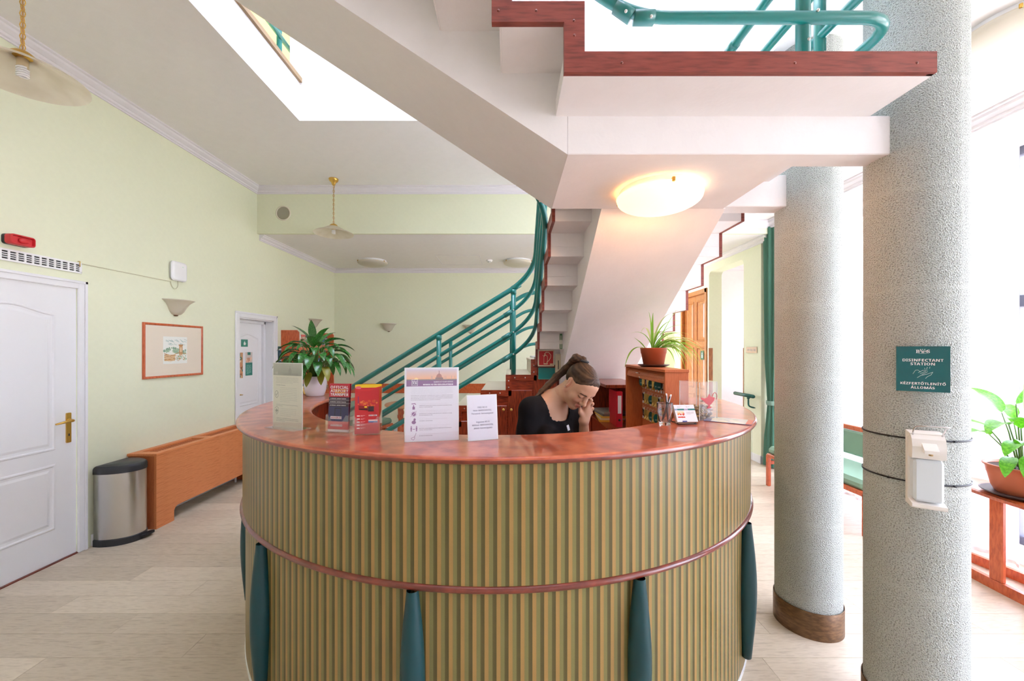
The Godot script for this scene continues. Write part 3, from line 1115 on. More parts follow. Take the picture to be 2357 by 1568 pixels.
func build_counter() -> void:
	var t := thing("reception_counter", "curved reception counter with cherry-red top and olive striped front", "counter", Vector3.ZERO)
	var c := V(CX, 0, CD)
	var a0 := deg_to_rad(-2.0)
	var a1 := deg_to_rad(193.0)
	# top with rounded noses
	var prof := []
	for k in 9:
		var a := -PI / 2 + PI * k / 8
		prof.append(Vector2(1.612 + cos(a) * 0.0125, HT - 0.0125 + sin(a) * 0.0125))
	for k in 7:
		var a := PI / 2 + PI * k / 6
		prof.append(Vector2(1.27 + cos(a) * 0.0125, HT - 0.0125 + sin(a) * 0.0125))
	var st := S()
	st.set_smooth_group(1)
	lathe(st, prof.slice(0, 9), c, 120, a0, a1)
	lathe(st, prof.slice(9, 16), c, 120, a0, a1)
	st.set_smooth_group(-1)
	lathe(st, [prof[8], prof[9]], c, 120, a0, a1)
	lathe(st, [prof[15], prof[0]], c, 120, a0, a1)
	for e in [a0, a1]:
		var d := Vector3(cos(e), 0, sin(e))
		quad(st, c + d * 1.27 + Vector3.UP * HT, c + d * 1.612 + Vector3.UP * HT, c + d * 1.612 + Vector3.UP * (HT - 0.025), c + d * 1.27 + Vector3.UP * (HT - 0.025), Vector3(-sin(e), 0, cos(e)) * (-1.0 if e == a0 else 1.0))
	obj("countertop", st, M.counter_top, t)
	# rounded edge band of the top
	st = S(true)
	prof = []
	for k in 11:
		var a := -PI / 2 + PI * k / 10
		prof.append(Vector2(1.606 + cos(a) * 0.019, HT - 0.0145 + sin(a) * 0.0135))
	lathe(st, prof, c, 120, a0, a1)
	obj("edge_band", st, M.trim_wood, t)
	# striped panels, upper and lower
	obj("upper_panel", arc_panel(1.596, 0.75, HT - 0.026, a0, a1, 160, 0.0), M.stripes, t)
	obj("lower_panel", arc_panel(1.583, 0.02, 0.75, a0, a1, 160, 0.42), M.stripes, t)
	st = S(true)
	prof = []
	for k in 11:
		var a := -PI / 2 + PI * k / 10
		prof.append(Vector2(1.590 + cos(a) * 0.018, 0.749 + sin(a) * 0.0135))
	lathe(st, prof, c, 120, a0, a1)
	obj("trim_ring", st, M.trim_wood, t)
	st = S()
	lathe(st, [Vector2(1.5855, 0.0), Vector2(1.5855, 0.022), Vector2(1.58, 0.024)], c, 120, a0, a1)
	obj("base_strip", st, M.acrylic_edge, t)
	# metal strip at the end of the striped front
	st = S()
	lathe(st, [Vector2(1.598, 0.765), Vector2(1.601, 0.768), Vector2(1.601, HT - 0.032), Vector2(1.598, HT - 0.03)], c, 3, deg_to_rad(31.2), deg_to_rad(33.4))
	obj("joint_strip", st, M.chrome, t)
	# spindle legs
	var leg := S(true)
	var lp := [Vector2(0.0, 0.0), Vector2(0.017, 0.0), Vector2(0.021, 0.004)]
	for k in range(1, 15):
		var u := k / 14.0
		lp.append(Vector2(0.021 + 0.0245 * pow(sin(PI * minf(1.0, u * 0.94)), 1.15) - 0.004 * u, 0.652 * u))
	lathe(leg, lp, Vector3.ZERO, 20)
	var leg_mesh := done(leg)
	for deg in [-98.0, -68.3, -38.9, -9.7, 20.0, 49.5]:
		var a := deg_to_rad(90.0 - deg)
		var o := place("leg", leg_mesh, M.leg_green, t)
		o.position = c + Vector3(cos(a) * 1.600, 0.088, sin(a) * 1.600)
	# inside: apron, work surface, body
	st = S(true)
	lathe(st, [Vector2(1.46, HT - 0.03), Vector2(1.46, 0.86)], c, 90, a0, a1)
	obj("inner_panel", st, M.mahogany, t)
	st = S()
	lathe(st, [Vector2(0.86, 0.89), Vector2(1.46, 0.89), Vector2(1.46, 0.92), Vector2(0.86, 0.92)], c, 90, deg_to_rad(20.0), deg_to_rad(186.0), true, true)
	obj("work_surface", st, M.mahogany, t)
	st = S(true)
	lathe(st, [Vector2(1.4, 0.83), Vector2(1.4, 0.0)], c, 60, a0, a1)
	obj("inner_body", st, M.mahogany, t)
	for e in [a0, a1]:
		st = S()
		var d := Vector3(cos(e), 0, sin(e))
		var n := Vector3(-sin(e), 0, cos(e))
		box(st, c + d * 1.488 + n * (0.012 if e == a0 else -0.012) + Vector3.UP * 0.594, Vector3(0.186, 1.188, 0.024), 0.002, Basis(d, Vector3.UP, d.cross(Vector3.UP)))
		obj("end_panel", st, M.mahogany, t)

# ---------------------------------------------------------------- columns
func build_columns() -> void:
	var places := [[1.703, 1.682, "pale rough-stucco column carrying the green sign and the soap dispenser"], [1.722, 2.307, "pale rough-stucco column without signs between counter and window"]]
	for p in places:
		var t := thing("column", p[2], "column", V(p[0], 0, p[1]), 0.0)
		var st := S(true)
		var n := 64
		for k in n:
			var a := TAU * k / n
			var b := TAU * (k + 1) / n
			for j in 8:
				var h0 := HU * j / 8.0
				var h1 := HU * (j + 1) / 8.0
				var r := 0.16
				quad_uv(st, [Vector3(cos(a) * r, h0, sin(a) * r), Vector3(cos(b) * r, h0, sin(b) * r), Vector3(cos(b) * r, h1, sin(b) * r), Vector3(cos(a) * r, h1, sin(a) * r)], Vector3(cos(a), 0, sin(a)), [Vector2(a * 0.32, h0 * 2.0), Vector2(b * 0.32, h0 * 2.0), Vector2(b * 0.32, h1 * 2.0), Vector2(a * 0.32, h1 * 2.0)])
		obj("shaft", st, M.column, t)
		st = S(true)
		lathe(st, [Vector2(0.167, 0.0), Vector2(0.167, 0.146), Vector2(0.165, 0.148)], Vector3.ZERO, 64)
		lathe(st, [Vector2(0.165, 0.148), Vector2(0.165, 0.1)], Vector3.ZERO, 64)
		obj("base_ring", st, M.bronze, t)

# ---------------------------------------------------------------- doors and things on the walls
func inset(loop: PackedVector2Array, d: float) -> PackedVector2Array:
	var n := loop.size()
	var area := 0.0
	for i in n:
		area += loop[i].cross(loop[(i + 1) % n])
	var out := PackedVector2Array()
	for i in n:
		var a := (loop[i] - loop[(i - 1 + n) % n]).normalized()
		var b := (loop[(i + 1) % n] - loop[i]).normalized()
		var na := Vector2(-a.y, a.x) * signf(area)
		var nb := Vector2(-b.y, b.x) * signf(area)
		var m := (na + nb).normalized()
		out.append(loop[i] + m * d / maxf(0.35, m.dot(na)))
	return out

# moulded field: rings of the outline stepped inwards at given heights, closed by a flat cap
func moulded(st: SurfaceTool, loop: PackedVector2Array, steps: Array, o: Vector3, ex: Vector3, ey: Vector3, ez: Vector3, cap := true) -> void:
	var rings := []
	for s in steps:
		var l := inset(loop, s[0])
		var r := []
		for p in l:
			r.append(o + ex * p.x + ey * p.y + ez * s[1])
		rings.append(r)
	var n := loop.size()
	for i in steps.size() - 1:
		for k in n:
			var l := (k + 1) % n
			quad(st, rings[i][k], rings[i][l], rings[i + 1][l], rings[i + 1][k], ez)
	if cap:
		var last := inset(loop, steps[steps.size() - 1][0])
		var ix := Geometry2D.triangulate_polygon(last)
		var r: Array = rings[rings.size() - 1]
		for t in range(0, ix.size(), 3):
			tri(st, r[ix[t]], r[ix[t + 1]], r[ix[t + 2]], ez)
		if ix.is_empty():
			var mid := Vector3.ZERO
			for q in r:
				mid += q / r.size()
			for k in n:
				tri(st, mid, r[k], r[(k + 1) % n], ez)

func arched(d0: float, d1: float, h0: float, h1: float, rise: float) -> PackedVector2Array:
	var p := PackedVector2Array([Vector2(d0, h0), Vector2(d1, h0)])
	for k in 17:
		var u := 1.0 - k / 16.0
		p.append(Vector2(lerpf(d0, d1, u), h1 + rise * pow(sin(PI * u), 2.0)))
	return p

const MOULD := [[0.0, 0.0], [0.006, 0.006], [0.014, 0.007], [0.022, -0.001], [0.03, -0.002], [0.055, 0.005]]

func lever(t: Node3D, x: float, h: float, d: float, side: float, dir: float) -> void:
	var st := S()
	prism(st, rrect(-0.0165, -0.113, 0.0165, 0.113, 0.006, 3), V(x, h - 0.055, d), Vector3(0, 0, 1), Vector3.UP, Vector3(0.008 * side, 0, 0))
	var pl := obj("handle_plate", st, M.brass, t)
	st = S(true)
	tube(st, rounded([V(x, h, d), V(x + 0.05 * side, h, d), V(x + 0.055 * side, h, d + 0.05 * dir), V(x + 0.05 * side, h - 0.008, d + 0.125 * dir)], 0.02, 4), [0.011, 0.0105, 0.01, 0.01, 0.01, 0.01, 0.0095, 0.0095, 0.0095, 0.0095, 0.009, 0.006], 10)
	tube(st, [V(x, h, d), V(x + 0.02 * side, h, d)], 0.014, 10)
	obj("lever", st, M.brass, pl)
	st = S()
	bb(st, x + 0.008 * side, x + 0.0092 * side, h - 0.118, h - 0.1, d - 0.004, d + 0.004)
	obj("keyhole", st, M.black, pl)

func white_door(called: String, d0: float, d1: float, top: float, plane: float, cas: float, reveal: bool) -> MeshInstance3D:
	var st := S()
	bb(st, XL, XL + 0.018, 0.0, top + cas, d1 - 0.008, d1 + cas, 0.005)
	bb(st, XL, XL + 0.018, 0.0, top + cas, d0 - cas, d0 + 0.008, 0.005)
	bb(st, XL, XL + 0.018, top - 0.008, top + cas, d0, d1, 0.005)
	bb(st, XL + 0.018, XL + 0.026, 0.0, top + cas, d1 + cas * 0.62, d1 + cas, 0.003)
	bb(st, XL + 0.018, XL + 0.026, top + cas * 0.62, top + cas, d0 - cas, d1 + cas, 0.003)
	if reveal:
		bb(st, plane - 0.02, XL, 0.0, top, d1 - 0.02, d1, 0.0)
		bb(st, plane - 0.02, XL, top - 0.02, top, d0, d1, 0.0)
		bb(st, plane - 0.02, XL, 0.0, top, d0, d0 + 0.02, 0.0)
		bb(st, plane, plane + 0.035, 0.0, top - 0.02, d1 - 0.06, d1 - 0.02, 0.003)
		bb(st, plane, plane + 0.035, top - 0.06, top - 0.02, d0, d1, 0.003)
	return struct(called, st, M.door_white)

func build_doors() -> void:
	# white panelled door beside the bin
	var t := white_door("door_1", 2.235, 3.095, 2.055, XL, 0.055, false)
	var st := S()
	bb(st, XL - 0.04, XL - 0.002, 0.008, 2.05, 2.24, 3.09, 0.003)
	var lf := obj("door_leaf", st, M.door_white, t)
	st = S()
	moulded(st, arched(2.385, 2.945, 0.835, 1.846, 0.055), MOULD, Vector3(XL - 0.002, 0, 0), Vector3(0, 0, -1), Vector3.UP, Vector3.RIGHT)
	obj("door_panel", st, M.door_white, lf)
	st = S()
	moulded(st, PackedVector2Array([Vector2(2.385, 0.25), Vector2(2.945, 0.25), Vector2(2.945, 0.732), Vector2(2.385, 0.732)]), MOULD, Vector3(XL - 0.002, 0, 0), Vector3(0, 0, -1), Vector3.UP, Vector3.RIGHT)
	obj("door_panel", st, M.door_white, lf)
	lever(lf, XL - 0.002, 1.038, 3.03, 1.0, -1.0)
	st = S()
	bb(st, XL - 0.1, XL + 0.012, 0.0, 0.008, 2.235, 3.095)
	obj("threshold", st, M.trim_wood, t)
	# recessed white door by the brochure rack
	t = white_door("door_2", 4.925, 5.655, 1.985, XL - 0.13, 0.065, true)
	st = S()
	bb(st, XL - 0.17, XL - 0.13, 0.008, 1.965, 4.945, 5.635, 0.003)
	lf = obj("door_leaf", st, M.door_white, t)
	st = S()
	moulded(st, arched(5.06, 5.53, 0.835, 1.74, 0.05), MOULD, Vector3(XL - 0.13, 0, 0), Vector3(0, 0, -1), Vector3.UP, Vector3.RIGHT)
	obj("door_panel", st, M.door_white, lf)
	st = S()
	moulded(st, PackedVector2Array([Vector2(5.06, 0.25), Vector2(5.53, 0.25), Vector2(5.53, 0.732), Vector2(5.06, 0.732)]), MOULD, Vector3(XL - 0.13, 0, 0), Vector3(0, 0, -1), Vector3.UP, Vector3.RIGHT)
	obj("door_panel", st, M.door_white, lf)
	lever(lf, XL - 0.13, 1.0, 5.0, 1.0, 1.0)
	# tall wooden double door in the far right wall
	st = S()
	bb(st, 3.44, 3.62, 0.0, 2.66, 6.985, 7.06, 0.006)
	bb(st, 3.44, 3.62, 0.0, 2.66, 7.97, 8.04, 0.006)
	bb(st, 3.44, 3.62, 2.58, 2.66, 6.985, 8.04, 0.006)
	t = struct("door_3", st, M.door_wood)
	for e in [[7.06, 7.513], [7.517, 7.97]]:
		st = S()
		bb(st, 3.5, 3.545, 0.01, 2.58, e[0], e[1], 0.003)
		lf = obj("door_leaf", st, M.door_wood, t)
		for q in [[0.15, 0.75], [0.85, 1.62], [1.72, 2.48]]:
			for z in ([[e[0] + 0.05, e[1] - 0.05]]):
				st = S()
				moulded(st, PackedVector2Array([Vector2(z[0], q[0]), Vector2(z[1], q[0]), Vector2(z[1], q[1]), Vector2(z[0], q[1])]), [[0.0, 0.0], [0.01, 0.012], [0.024, 0.014], [0.036, -0.001], [0.05, -0.001], [0.085, 0.01]], Vector3(3.5, 0, 0), Vector3(0, 0, -1), Vector3.UP, Vector3.LEFT)
				obj("door_panel", st, M.door_wood, lf)

# upright basis for things on a wall: x to the viewer's right, y up, z out of the wall
func on_left() -> Basis:
	return Basis(Vector3(0, 0, -1), Vector3.UP, Vector3(1, 0, 0))

func on_right() -> Basis:
	return Basis(Vector3(0, 0, 1), Vector3.UP, Vector3(-1, 0, 0))

func make_sconce(label: String, at: Vector3, b: Basis) -> void:
	var t := thing("wall_sconce", label, "wall lamp", at, 0.0, "alabaster half-bowl wall lamps")
	t.basis = b
	var st := S(true)
	var prof := [Vector2(0.022, -0.078), Vector2(0.045, -0.072), Vector2(0.07, -0.045), Vector2(0.092, 0.0), Vector2(0.115, 0.035), Vector2(0.14, 0.056), Vector2(0.158, 0.066), Vector2(0.156, 0.07), Vector2(0.136, 0.062), Vector2(0.11, 0.042), Vector2(0.086, 0.004), Vector2(0.064, -0.04), Vector2(0.042, -0.064), Vector2(0.0, -0.068)]
	lathe(st, prof, Vector3.ZERO, 20, 0.0, PI)
	obj("bowl", st, M.alabaster, t)
	st = S(true)
	lathe(st, [Vector2(0.0, -0.09), Vector2(0.018, -0.088), Vector2(0.024, -0.078), Vector2(0.024, -0.072)], Vector3.ZERO, 14, 0.0, PI)
	obj("finial", st, M.bronze, t)
	st = S()
	box(st, Vector3(0, 0.0, 0.006), Vector3(0.09, 0.08, 0.012), 0.003)
	obj("wall_plate", st, M.white_plastic, t)

func make_flush_lamp(label: String, at: Vector3, r: float, lit: bool) -> Node3D:
	var t := thing("ceiling_lamp", label, "ceiling lamp", at, 0.0)
	var st := S(true)
	lathe(st, [Vector2(r * 0.9, -0.045), Vector2(r * 0.95, -0.03), Vector2(r * 0.93, 0.0)], Vector3.ZERO, 36)
	obj("base", st, M.white_plastic, t)
	st = S(true)
	var prof := [Vector2(0.0, -0.105)]
	for k in range(1, 11):
		var a := PI / 2 * k / 10
		prof.append(Vector2(sin(a) * r, -0.04 - 0.065 * cos(a)))
	prof.append(Vector2(r * 1.01, -0.032))
	prof.append(Vector2(r * 0.98, -0.028))
	lathe(st, prof, Vector3.ZERO, 40)
	obj("glass_bowl", st, M.lamp_glow if lit else M.alabaster, t)
	for k in 3:
		var a := TAU * k / 3 + (1.62 if lit else 0.4)
		st = S()
		box(st, Vector3(cos(a) * r * 1.0, -0.03, sin(a) * r * 1.0), Vector3(0.016, 0.022, 0.014), 0.003, Basis(Vector3.UP, -a))
		obj("clip", st, M.brass, t)
	return t

func make_pendant(label: String, at: Vector3, drop: float) -> void:
	var t := thing("pendant_lamp", label, "pendant lamp", at, 0.0, "glass-shade pendant lamps on brass chains")
	var st := S(true)
	lathe(st, [Vector2(0.0, -0.085), Vector2(0.016, -0.08), Vector2(0.024, -0.06), Vector2(0.03, -0.045), Vector2(0.05, -0.03), Vector2(0.058, -0.012), Vector2(0.058, 0.0)], Vector3.ZERO, 20)
	obj("canopy", st, M.brass, t)
	st = S(true)
	var n := int((drop - 0.2) / 0.028)
	for k in n:
		var y := -0.085 - k * 0.028
		var pts := []
		for i in 8:
			var a := TAU * i / 8
			pts.append(Vector3(cos(a) * 0.011, y - 0.014 + sin(a) * 0.018, 0.0).rotated(Vector3.UP, PI / 2 * (k % 2) + 0.3))
		tube(st, pts, 0.0022, 5, false, true)
	obj("chain", st, M.brass, t)
	st = S(true)
	tube(st, [Vector3(0.004, -0.08, 0.003), Vector3(-0.003, -drop * 0.5, -0.003), Vector3(0.0, -drop + 0.1, 0.0)], 0.0035, 8)
	obj("cable", st, mat(C(196, 150, 92), 0.5), t)
	st = S(true)
	lathe(st, [Vector2(0.052, -drop + 0.09), Vector2(0.045, -drop + 0.105), Vector2(0.03, -drop + 0.118), Vector2(0.0, -drop + 0.125)], Vector3.ZERO, 20)
	obj("cap", st, M.brass, t)
	st = S(true)
	var pr := [Vector2(0.237, -drop), Vector2(0.22, -drop + 0.012), Vector2(0.19, -drop + 0.024), Vector2(0.15, -drop + 0.04), Vector2(0.11, -drop + 0.062), Vector2(0.07, -drop + 0.084), Vector2(0.035, -drop + 0.096)]
	lathe(st, pr, Vector3.ZERO, 40)
	var inner := []
	for p in pr:
		inner.append(p - Vector2(0.0, 0.005))
	inner.reverse()
	lathe(st, inner, Vector3.ZERO, 40)
	obj("glass_shade", st, M.shade_glass, t)
	st = S(true)
	tube(st, [Vector3(0, -drop + 0.085, 0), Vector3(0, -drop + 0.045, 0)], 0.021, 14)
	var so := obj("socket", st, mat(C(228, 208, 170), 0.5), t)
	st = S(true)
	var sp := []
	for k in 40:
		var a := TAU * k / 9.0
		sp.append(Vector3(cos(a) * 0.019, -drop + 0.042 - k * 0.0012, sin(a) * 0.019))
	tube(st, sp, 0.0052, 7)
	obj("spiral_bulb", st, M.white_plastic, so)

func build_lamps() -> void:
	M.shade_glass = tri_mat(noise_tex(0.02, [[0.2, C(240, 234, 220)], [0.8, C(252, 248, 238)]], 256, 3, 61), Vector3.ONE * 1.2, 0.25)
	M.shade_glass.albedo_color = Color(1, 1, 1, 0.75)
	M.shade_glass.transparency = BaseMaterial3D.TRANSPARENCY_ALPHA
	M.shade_glass.roughness = 0.3
	M.shade_glass.backlight_enabled = true
	M.shade_glass.backlight = C(232, 226, 212)
	var back := Basis(Vector3.RIGHT, Vector3.UP, Vector3.BACK)
	make_sconce("alabaster half-bowl wall lamp above the framed picture", V(XL, 2.0, 4.0), on_left())
	make_sconce("alabaster half-bowl wall lamp above the brochure rack", V(XL, 2.02, 6.79), on_left())
	make_sconce("alabaster half-bowl wall lamp on the back wall beside the room corner", V(-2.317, 2.0, DB), back)
	make_sconce("alabaster half-bowl wall lamp on the back wall seen through the teal rails", V(-0.756, 1.97, DB), back)
	make_pendant("flared glass pendant lamp on brass chain near the back fascia", V(-2.227, HC, 5.03), 0.69)
	make_pendant("flared glass pendant lamp on brass chain above the white door by the bin", V(-2.41, HC, 1.97), 0.80)
	make_flush_lamp("unlit alabaster ceiling lamp near the corner of the lower ceiling", V(-2.38, HS, 6.9), 0.25, false)
	make_flush_lamp("unlit alabaster ceiling lamp on the lower ceiling beside the smoke detector", V(0.135, HS, 6.9), 0.25, false)
	make_flush_lamp("large unlit ceiling lamp over the window side behind the column", V(2.70, HR, 2.1), 0.27, false)
	var lamp := make_flush_lamp("lit bowl lamp glowing warm under the stair landing", V(0.747, 2.377, 2.0), 0.205, true)
	var l := OmniLight3D.new()
	l.name = "lamp_light"
	l.light_color = C(255, 178, 112)
	l.light_energy = 0.24
	l.light_size = 0.04
	l.omni_range = 12.0
	l.omni_attenuation = 2.0
	l.shadow_enabled = true
	l.position = Vector3(0, -0.06, 0)
	lamp.add_child(l)

func build_wall_things() -> void:
	var b := on_left()
	# red alarm sounder
	var t := thing("alarm_siren", "red alarm siren on the wall above the ventilation grille", "siren", V(XL, 2.315, 2.70))
	t.basis = b
	var st := S()
	prism(st, rrect(-0.07, -0.034, 0.07, 0.034, 0.018), Vector3.ZERO, Vector3.RIGHT, Vector3.UP, Vector3(0, 0, 0.022))
	obj("back_box", st, M.black, t)
	st = S()
	var lp := rrect(-0.07, -0.034, 0.07, 0.034, 0.018)
	moulded(st, lp, [[0.0, 0.022], [0.0, 0.062], [0.003, 0.066], [0.008, 0.066], [0.012, 0.05]], Vector3.ZERO, Vector3.RIGHT, Vector3.UP, Vector3.BACK)
	obj("housing", st, M.red_plastic, t)
	st = S(true)
	ball(st, Vector3(0.008, 0, 0.056), Vector3(0.03, 0.019, 0.014), 16, 8)
	obj("horn", st, M.red_plastic, t)
	# ventilation grille
	t = thing("vent_grille", "white slotted ventilation grille above the white door", "vent", V(XL, 2.21, 2.665))
	t.basis = b
	st = S()
	box(st, Vector3(0, 0, 0.002), Vector3(0.9, 0.07, 0.004))
	obj("backing", st, M.black, t)
	st = S()
	box(st, Vector3(0, 0.034, 0.006), Vector3(0.91, 0.014, 0.008), 0.002)
	box(st, Vector3(0, -0.034, 0.006), Vector3(0.91, 0.014, 0.008), 0.002)
	box(st, Vector3(-0.449, 0, 0.006), Vector3(0.014, 0.07, 0.008), 0.002)
	box(st, Vector3(0.446, 0, 0.006), Vector3(0.018, 0.07, 0.008), 0.002)
	obj("frame", st, M.white_plastic, t)
	for k in range(1, 20):
		st = S()
		box(st, Vector3(-0.449 + k * 0.0449, 0, 0.006), Vector3(0.012, 0.056, 0.007))
		obj("bar", st, M.white_plastic, t)
	for k in range(1, 4):
		st = S()
		box(st, Vector3(0, -0.028 + k * 0.014, 0.0055), Vector3(0.89, 0.0062, 0.006))
		obj("slat", st, M.white_plastic, t)
	# wireless router and its cable
	t = thing("wifi_router", "white rounded wireless router on the wall above the sconce", "router", V(XL, 2.362, 4.014))
	t.basis = b
	st = S(true)
	moulded(st, rrect(-0.094, -0.097, 0.094, 0.097, 0.035, 6), [[0.008, 0.0], [0.0, 0.008], [0.0, 0.022], [0.004, 0.032], [0.014, 0.038], [0.03, 0.04]], Vector3.ZERO, Vector3.RIGHT, Vector3.UP, Vector3.BACK)
	obj("case", st, M.white_plastic, t)
	st = S()
	box(st, Vector3(0.03, 0.05, 0.0405), Vector3(0.012, 0.005, 0.001))
	obj("light", st, mat(C(170, 230, 200), 0.4), t)
	t = thing("cable", "thin pale cable running along the wall from grille to router", "cable", V(XL, 2.25, 3.09))
	t.basis = b
	st = S()
	box(st, Vector3(0.43, 0, 0.004), Vector3(0.84, 0.007, 0.008), 0.001)
	obj("conduit", st, mat(C(214, 212, 180), 0.6), t)
	st = S(true)
	tube(st, rounded([Vector3(0.845, 0, 0.006), Vector3(0.855, -0.05, 0.012), Vector3(0.89, -0.075, 0.014), Vector3(0.925, -0.04, 0.014), Vector3(0.92, 0.02, 0.016)], 0.03, 5), 0.0026, 8)
	obj("loop", st, mat(C(206, 204, 170), 0.6), t)
	st = S(true)
	tube(st, [Vector3(0.004, 0.012, 0.004), Vector3(0.004, 0.012, 0.02), Vector3(0.004, -0.03, 0.02)], 0.003, 7)
	obj("clip", st, M.brass, t)
	# framed picture
	t = thing("framed_picture", "small watercolour of a bridge in a thin orange wooden frame", "picture", V(XL, 1.566, 3.988))
	t.basis = b
	var w := 0.702
	var h := 0.524
	st = S()
	moulded(st, PackedVector2Array([Vector2(-w / 2, -h / 2), Vector2(w / 2, -h / 2), Vector2(w / 2, h / 2), Vector2(-w / 2, h / 2)]), [[0.0, 0.0], [0.0, 0.016], [0.004, 0.02], [0.014, 0.019], [0.022, 0.012]], Vector3.ZERO, Vector3.RIGHT, Vector3.UP, Vector3.BACK, false)
	obj("frame", st, M.orange_wood, t)
	obj("mount", sheet(Vector3(0, 0, 0.009), Basis.IDENTITY, w - 0.04, h - 0.04, 0.002), mat(C(240, 226, 206), 0.8), t)
	var im := canvas(180, 168, C(246, 246, 238))
	rng.seed = 91
	for k in 26:
		var x := rng.randf_range(15, 165)
		var y := rng.randf_range(12, 48)
		stroke(im, [Vector2(x, y), Vector2(x + rng.randf_range(8, 26), y + rng.randf_range(3, 9))], 3.0, C(186, 204, 196))
	for k in 60:
		var x := rng.randf_range(8, 172)
		disc(im, x, rng.randf_range(76, 100) - 8.0 * sin(x * 0.03), rng.randf_range(4, 9), [C(150, 184, 150), C(178, 202, 168), C(134, 168, 140)][k % 3])
	rect(im, 118, 52, 26, 62, C(206, 150, 92))
	rect(im, 114, 48, 34, 8, C(186, 128, 70))
	rect(im, 126, 66, 10, 30, C(236, 216, 180))
	stroke(im, [Vector2(8, 104), Vector2(60, 118), Vector2(120, 96), Vector2(172, 108)], 4.0, C(190, 128, 66))
	rect(im, 8, 112, 78, 38, C(222, 184, 132))
	for k in 40:
		var y := rng.randf_range(110, 154)
		var x := rng.randf_range(6, 120)
		stroke(im, [Vector2(x, y), Vector2(x + rng.randf_range(6, 34), y + rng.randf_range(-3, 3))], 2.4, [C(196, 132, 70), C(232, 206, 160), C(170, 112, 62)][k % 3])
	for k in 30:
		var x := rng.randf_range(104, 172)
		disc(im, x, rng.randf_range(118, 144), rng.randf_range(2, 6), [C(160, 194, 160), C(206, 222, 196), C(196, 150, 96)][k % 3])
	obj("print", sheet(Vector3(0.0, 0.004, 0.011), Basis.IDENTITY, 0.285, 0.268), print_mat(im, 0.7), t)
	st = S()
	quad(st, Vector3(-w / 2 + 0.018, -h / 2 + 0.018, 0.0135), Vector3(w / 2 - 0.018, -h / 2 + 0.018, 0.0135), Vector3(w / 2 - 0.018, h / 2 - 0.018, 0.0135), Vector3(-w / 2 + 0.018, h / 2 - 0.018, 0.0135), Vector3.BACK)
	obj("glass", st, glass(0.03), t)
	# speaker in the fascia
	t = thing("wall_speaker", "round flush loudspeaker in the fascia below the cornice", "speaker", V(-3.01, 3.385, DF - 0.04))
	t.rotation.x = PI / 2
	st = S(true)
	lathe(st, [Vector2(0.1, 0.0), Vector2(0.1, 0.006), Vector2(0.088, 0.009), Vector2(0.084, 0.004)], Vector3.ZERO, 36)
	obj("ring", st, mat(C(232, 226, 204), 0.5), t)
	st = S(true)
	lathe(st, [Vector2(0.086, 0.003), Vector2(0.05, 0.005), Vector2(0.0, 0.006)], Vector3.ZERO, 36)
	obj("grille", st, tri_mat(noise_tex(0.2, [[0.3, C(150, 146, 126)], [0.7, C(186, 180, 158)]], 128, 1, 64), Vector3.ONE * 20.0, 0.7), t)
	# access hatch and smoke detector in the lower ceiling
	t = thing("access_hatch", "flush access hatch outlined in the lower ceiling", "hatch", V(-0.86, HS, 6.86))
	st = S()
	for e in [[Vector3(0, -0.002, 0.36), Vector3(0.72, 0.004, 0.012)], [Vector3(0, -0.002, -0.36), Vector3(0.72, 0.004, 0.012)], [Vector3(0.36, -0.002, 0), Vector3(0.012, 0.004, 0.73)], [Vector3(-0.36, -0.002, 0), Vector3(0.012, 0.004, 0.73)]]:
		box(st, e[0], e[1], 0.001)
	obj("hatch_frame", st, M.cornice, t)
	st = S()
	box(st, Vector3(0, -0.0005, 0), Vector3(0.7, 0.001, 0.7))
	obj("hatch_cover", st, M.ceiling, t)
	t = thing("smoke_detector", "small white smoke detector on the lower ceiling", "smoke detector", V(-0.355, HS, 6.85))
	st = S(true)
	lathe(st, [Vector2(0.0, -0.045), Vector2(0.022, -0.044), Vector2(0.028, -0.03), Vector2(0.045, -0.026), Vector2(0.05, -0.012), Vector2(0.05, 0.0)], Vector3.ZERO, 20)
	obj("body", st, M.white_plastic, t)
	st = S()
	for k in 6:
		var a := TAU * k / 6
		box(st, Vector3(cos(a) * 0.0255, -0.036, sin(a) * 0.0255), Vector3(0.004, 0.01, 0.012), 0.0, Basis(Vector3.UP, -a))
	obj("slots", st, M.black, t)
	# brass plaque and handrail by the opening on the right
	t = thing("brass_plaque", "small brass plaque with an arrow beside the white opening", "sign", V(3.46, 1.57, 5.70))
	t.basis = on_right()
	im = canvas(128, 56, C(196, 152, 96))
	stroke(im, [Vector2(44, 28), Vector2(18, 28)], 5.0, C(70, 48, 30))
	stroke(im, [Vector2(26, 20), Vector2(16, 28), Vector2(26, 36)], 4.0, C(70, 48, 30))
	for e in [[56, 18], [70, 20], [92, 18], [104, 20]]:
		rect(im, e[0], e[1], 7, 22, C(92, 66, 42))
	obj("plate", sheet(Vector3(0, 0, 0.004), Basis.IDENTITY, 0.25, 0.085, 0.004), print_mat(im, 0.35), t)
	t = thing("wall_handrail", "short dark green handrail on a bracket by the white opening", "handrail", V(3.46, 0.92, 5.65))
	t.basis = on_right()
	st = S(true)
	tube(st, [Vector3(-0.33, 0.0, 0.08), Vector3(0.11, 0.0, 0.08)], 0.026, 14)
	ball(st, Vector3(-0.33, 0, 0.08), Vector3(0.026, 0.026, 0.026), 12, 8)
	ball(st, Vector3(0.11, 0, 0.08), Vector3(0.026, 0.026, 0.026), 12, 8)
	obj("tube", st, M.hand_green, t)
	st = S(true)
	tube(st, rounded([Vector3(0.0, -0.02, 0.08), Vector3(0.0, -0.15, 0.08), Vector3(0.0, -0.17, 0.005)], 0.05, 5), 0.011, 10)
	ball(st, Vector3(0, -0.03, 0.08), Vector3(0.022, 0.022, 0.022), 10, 6)
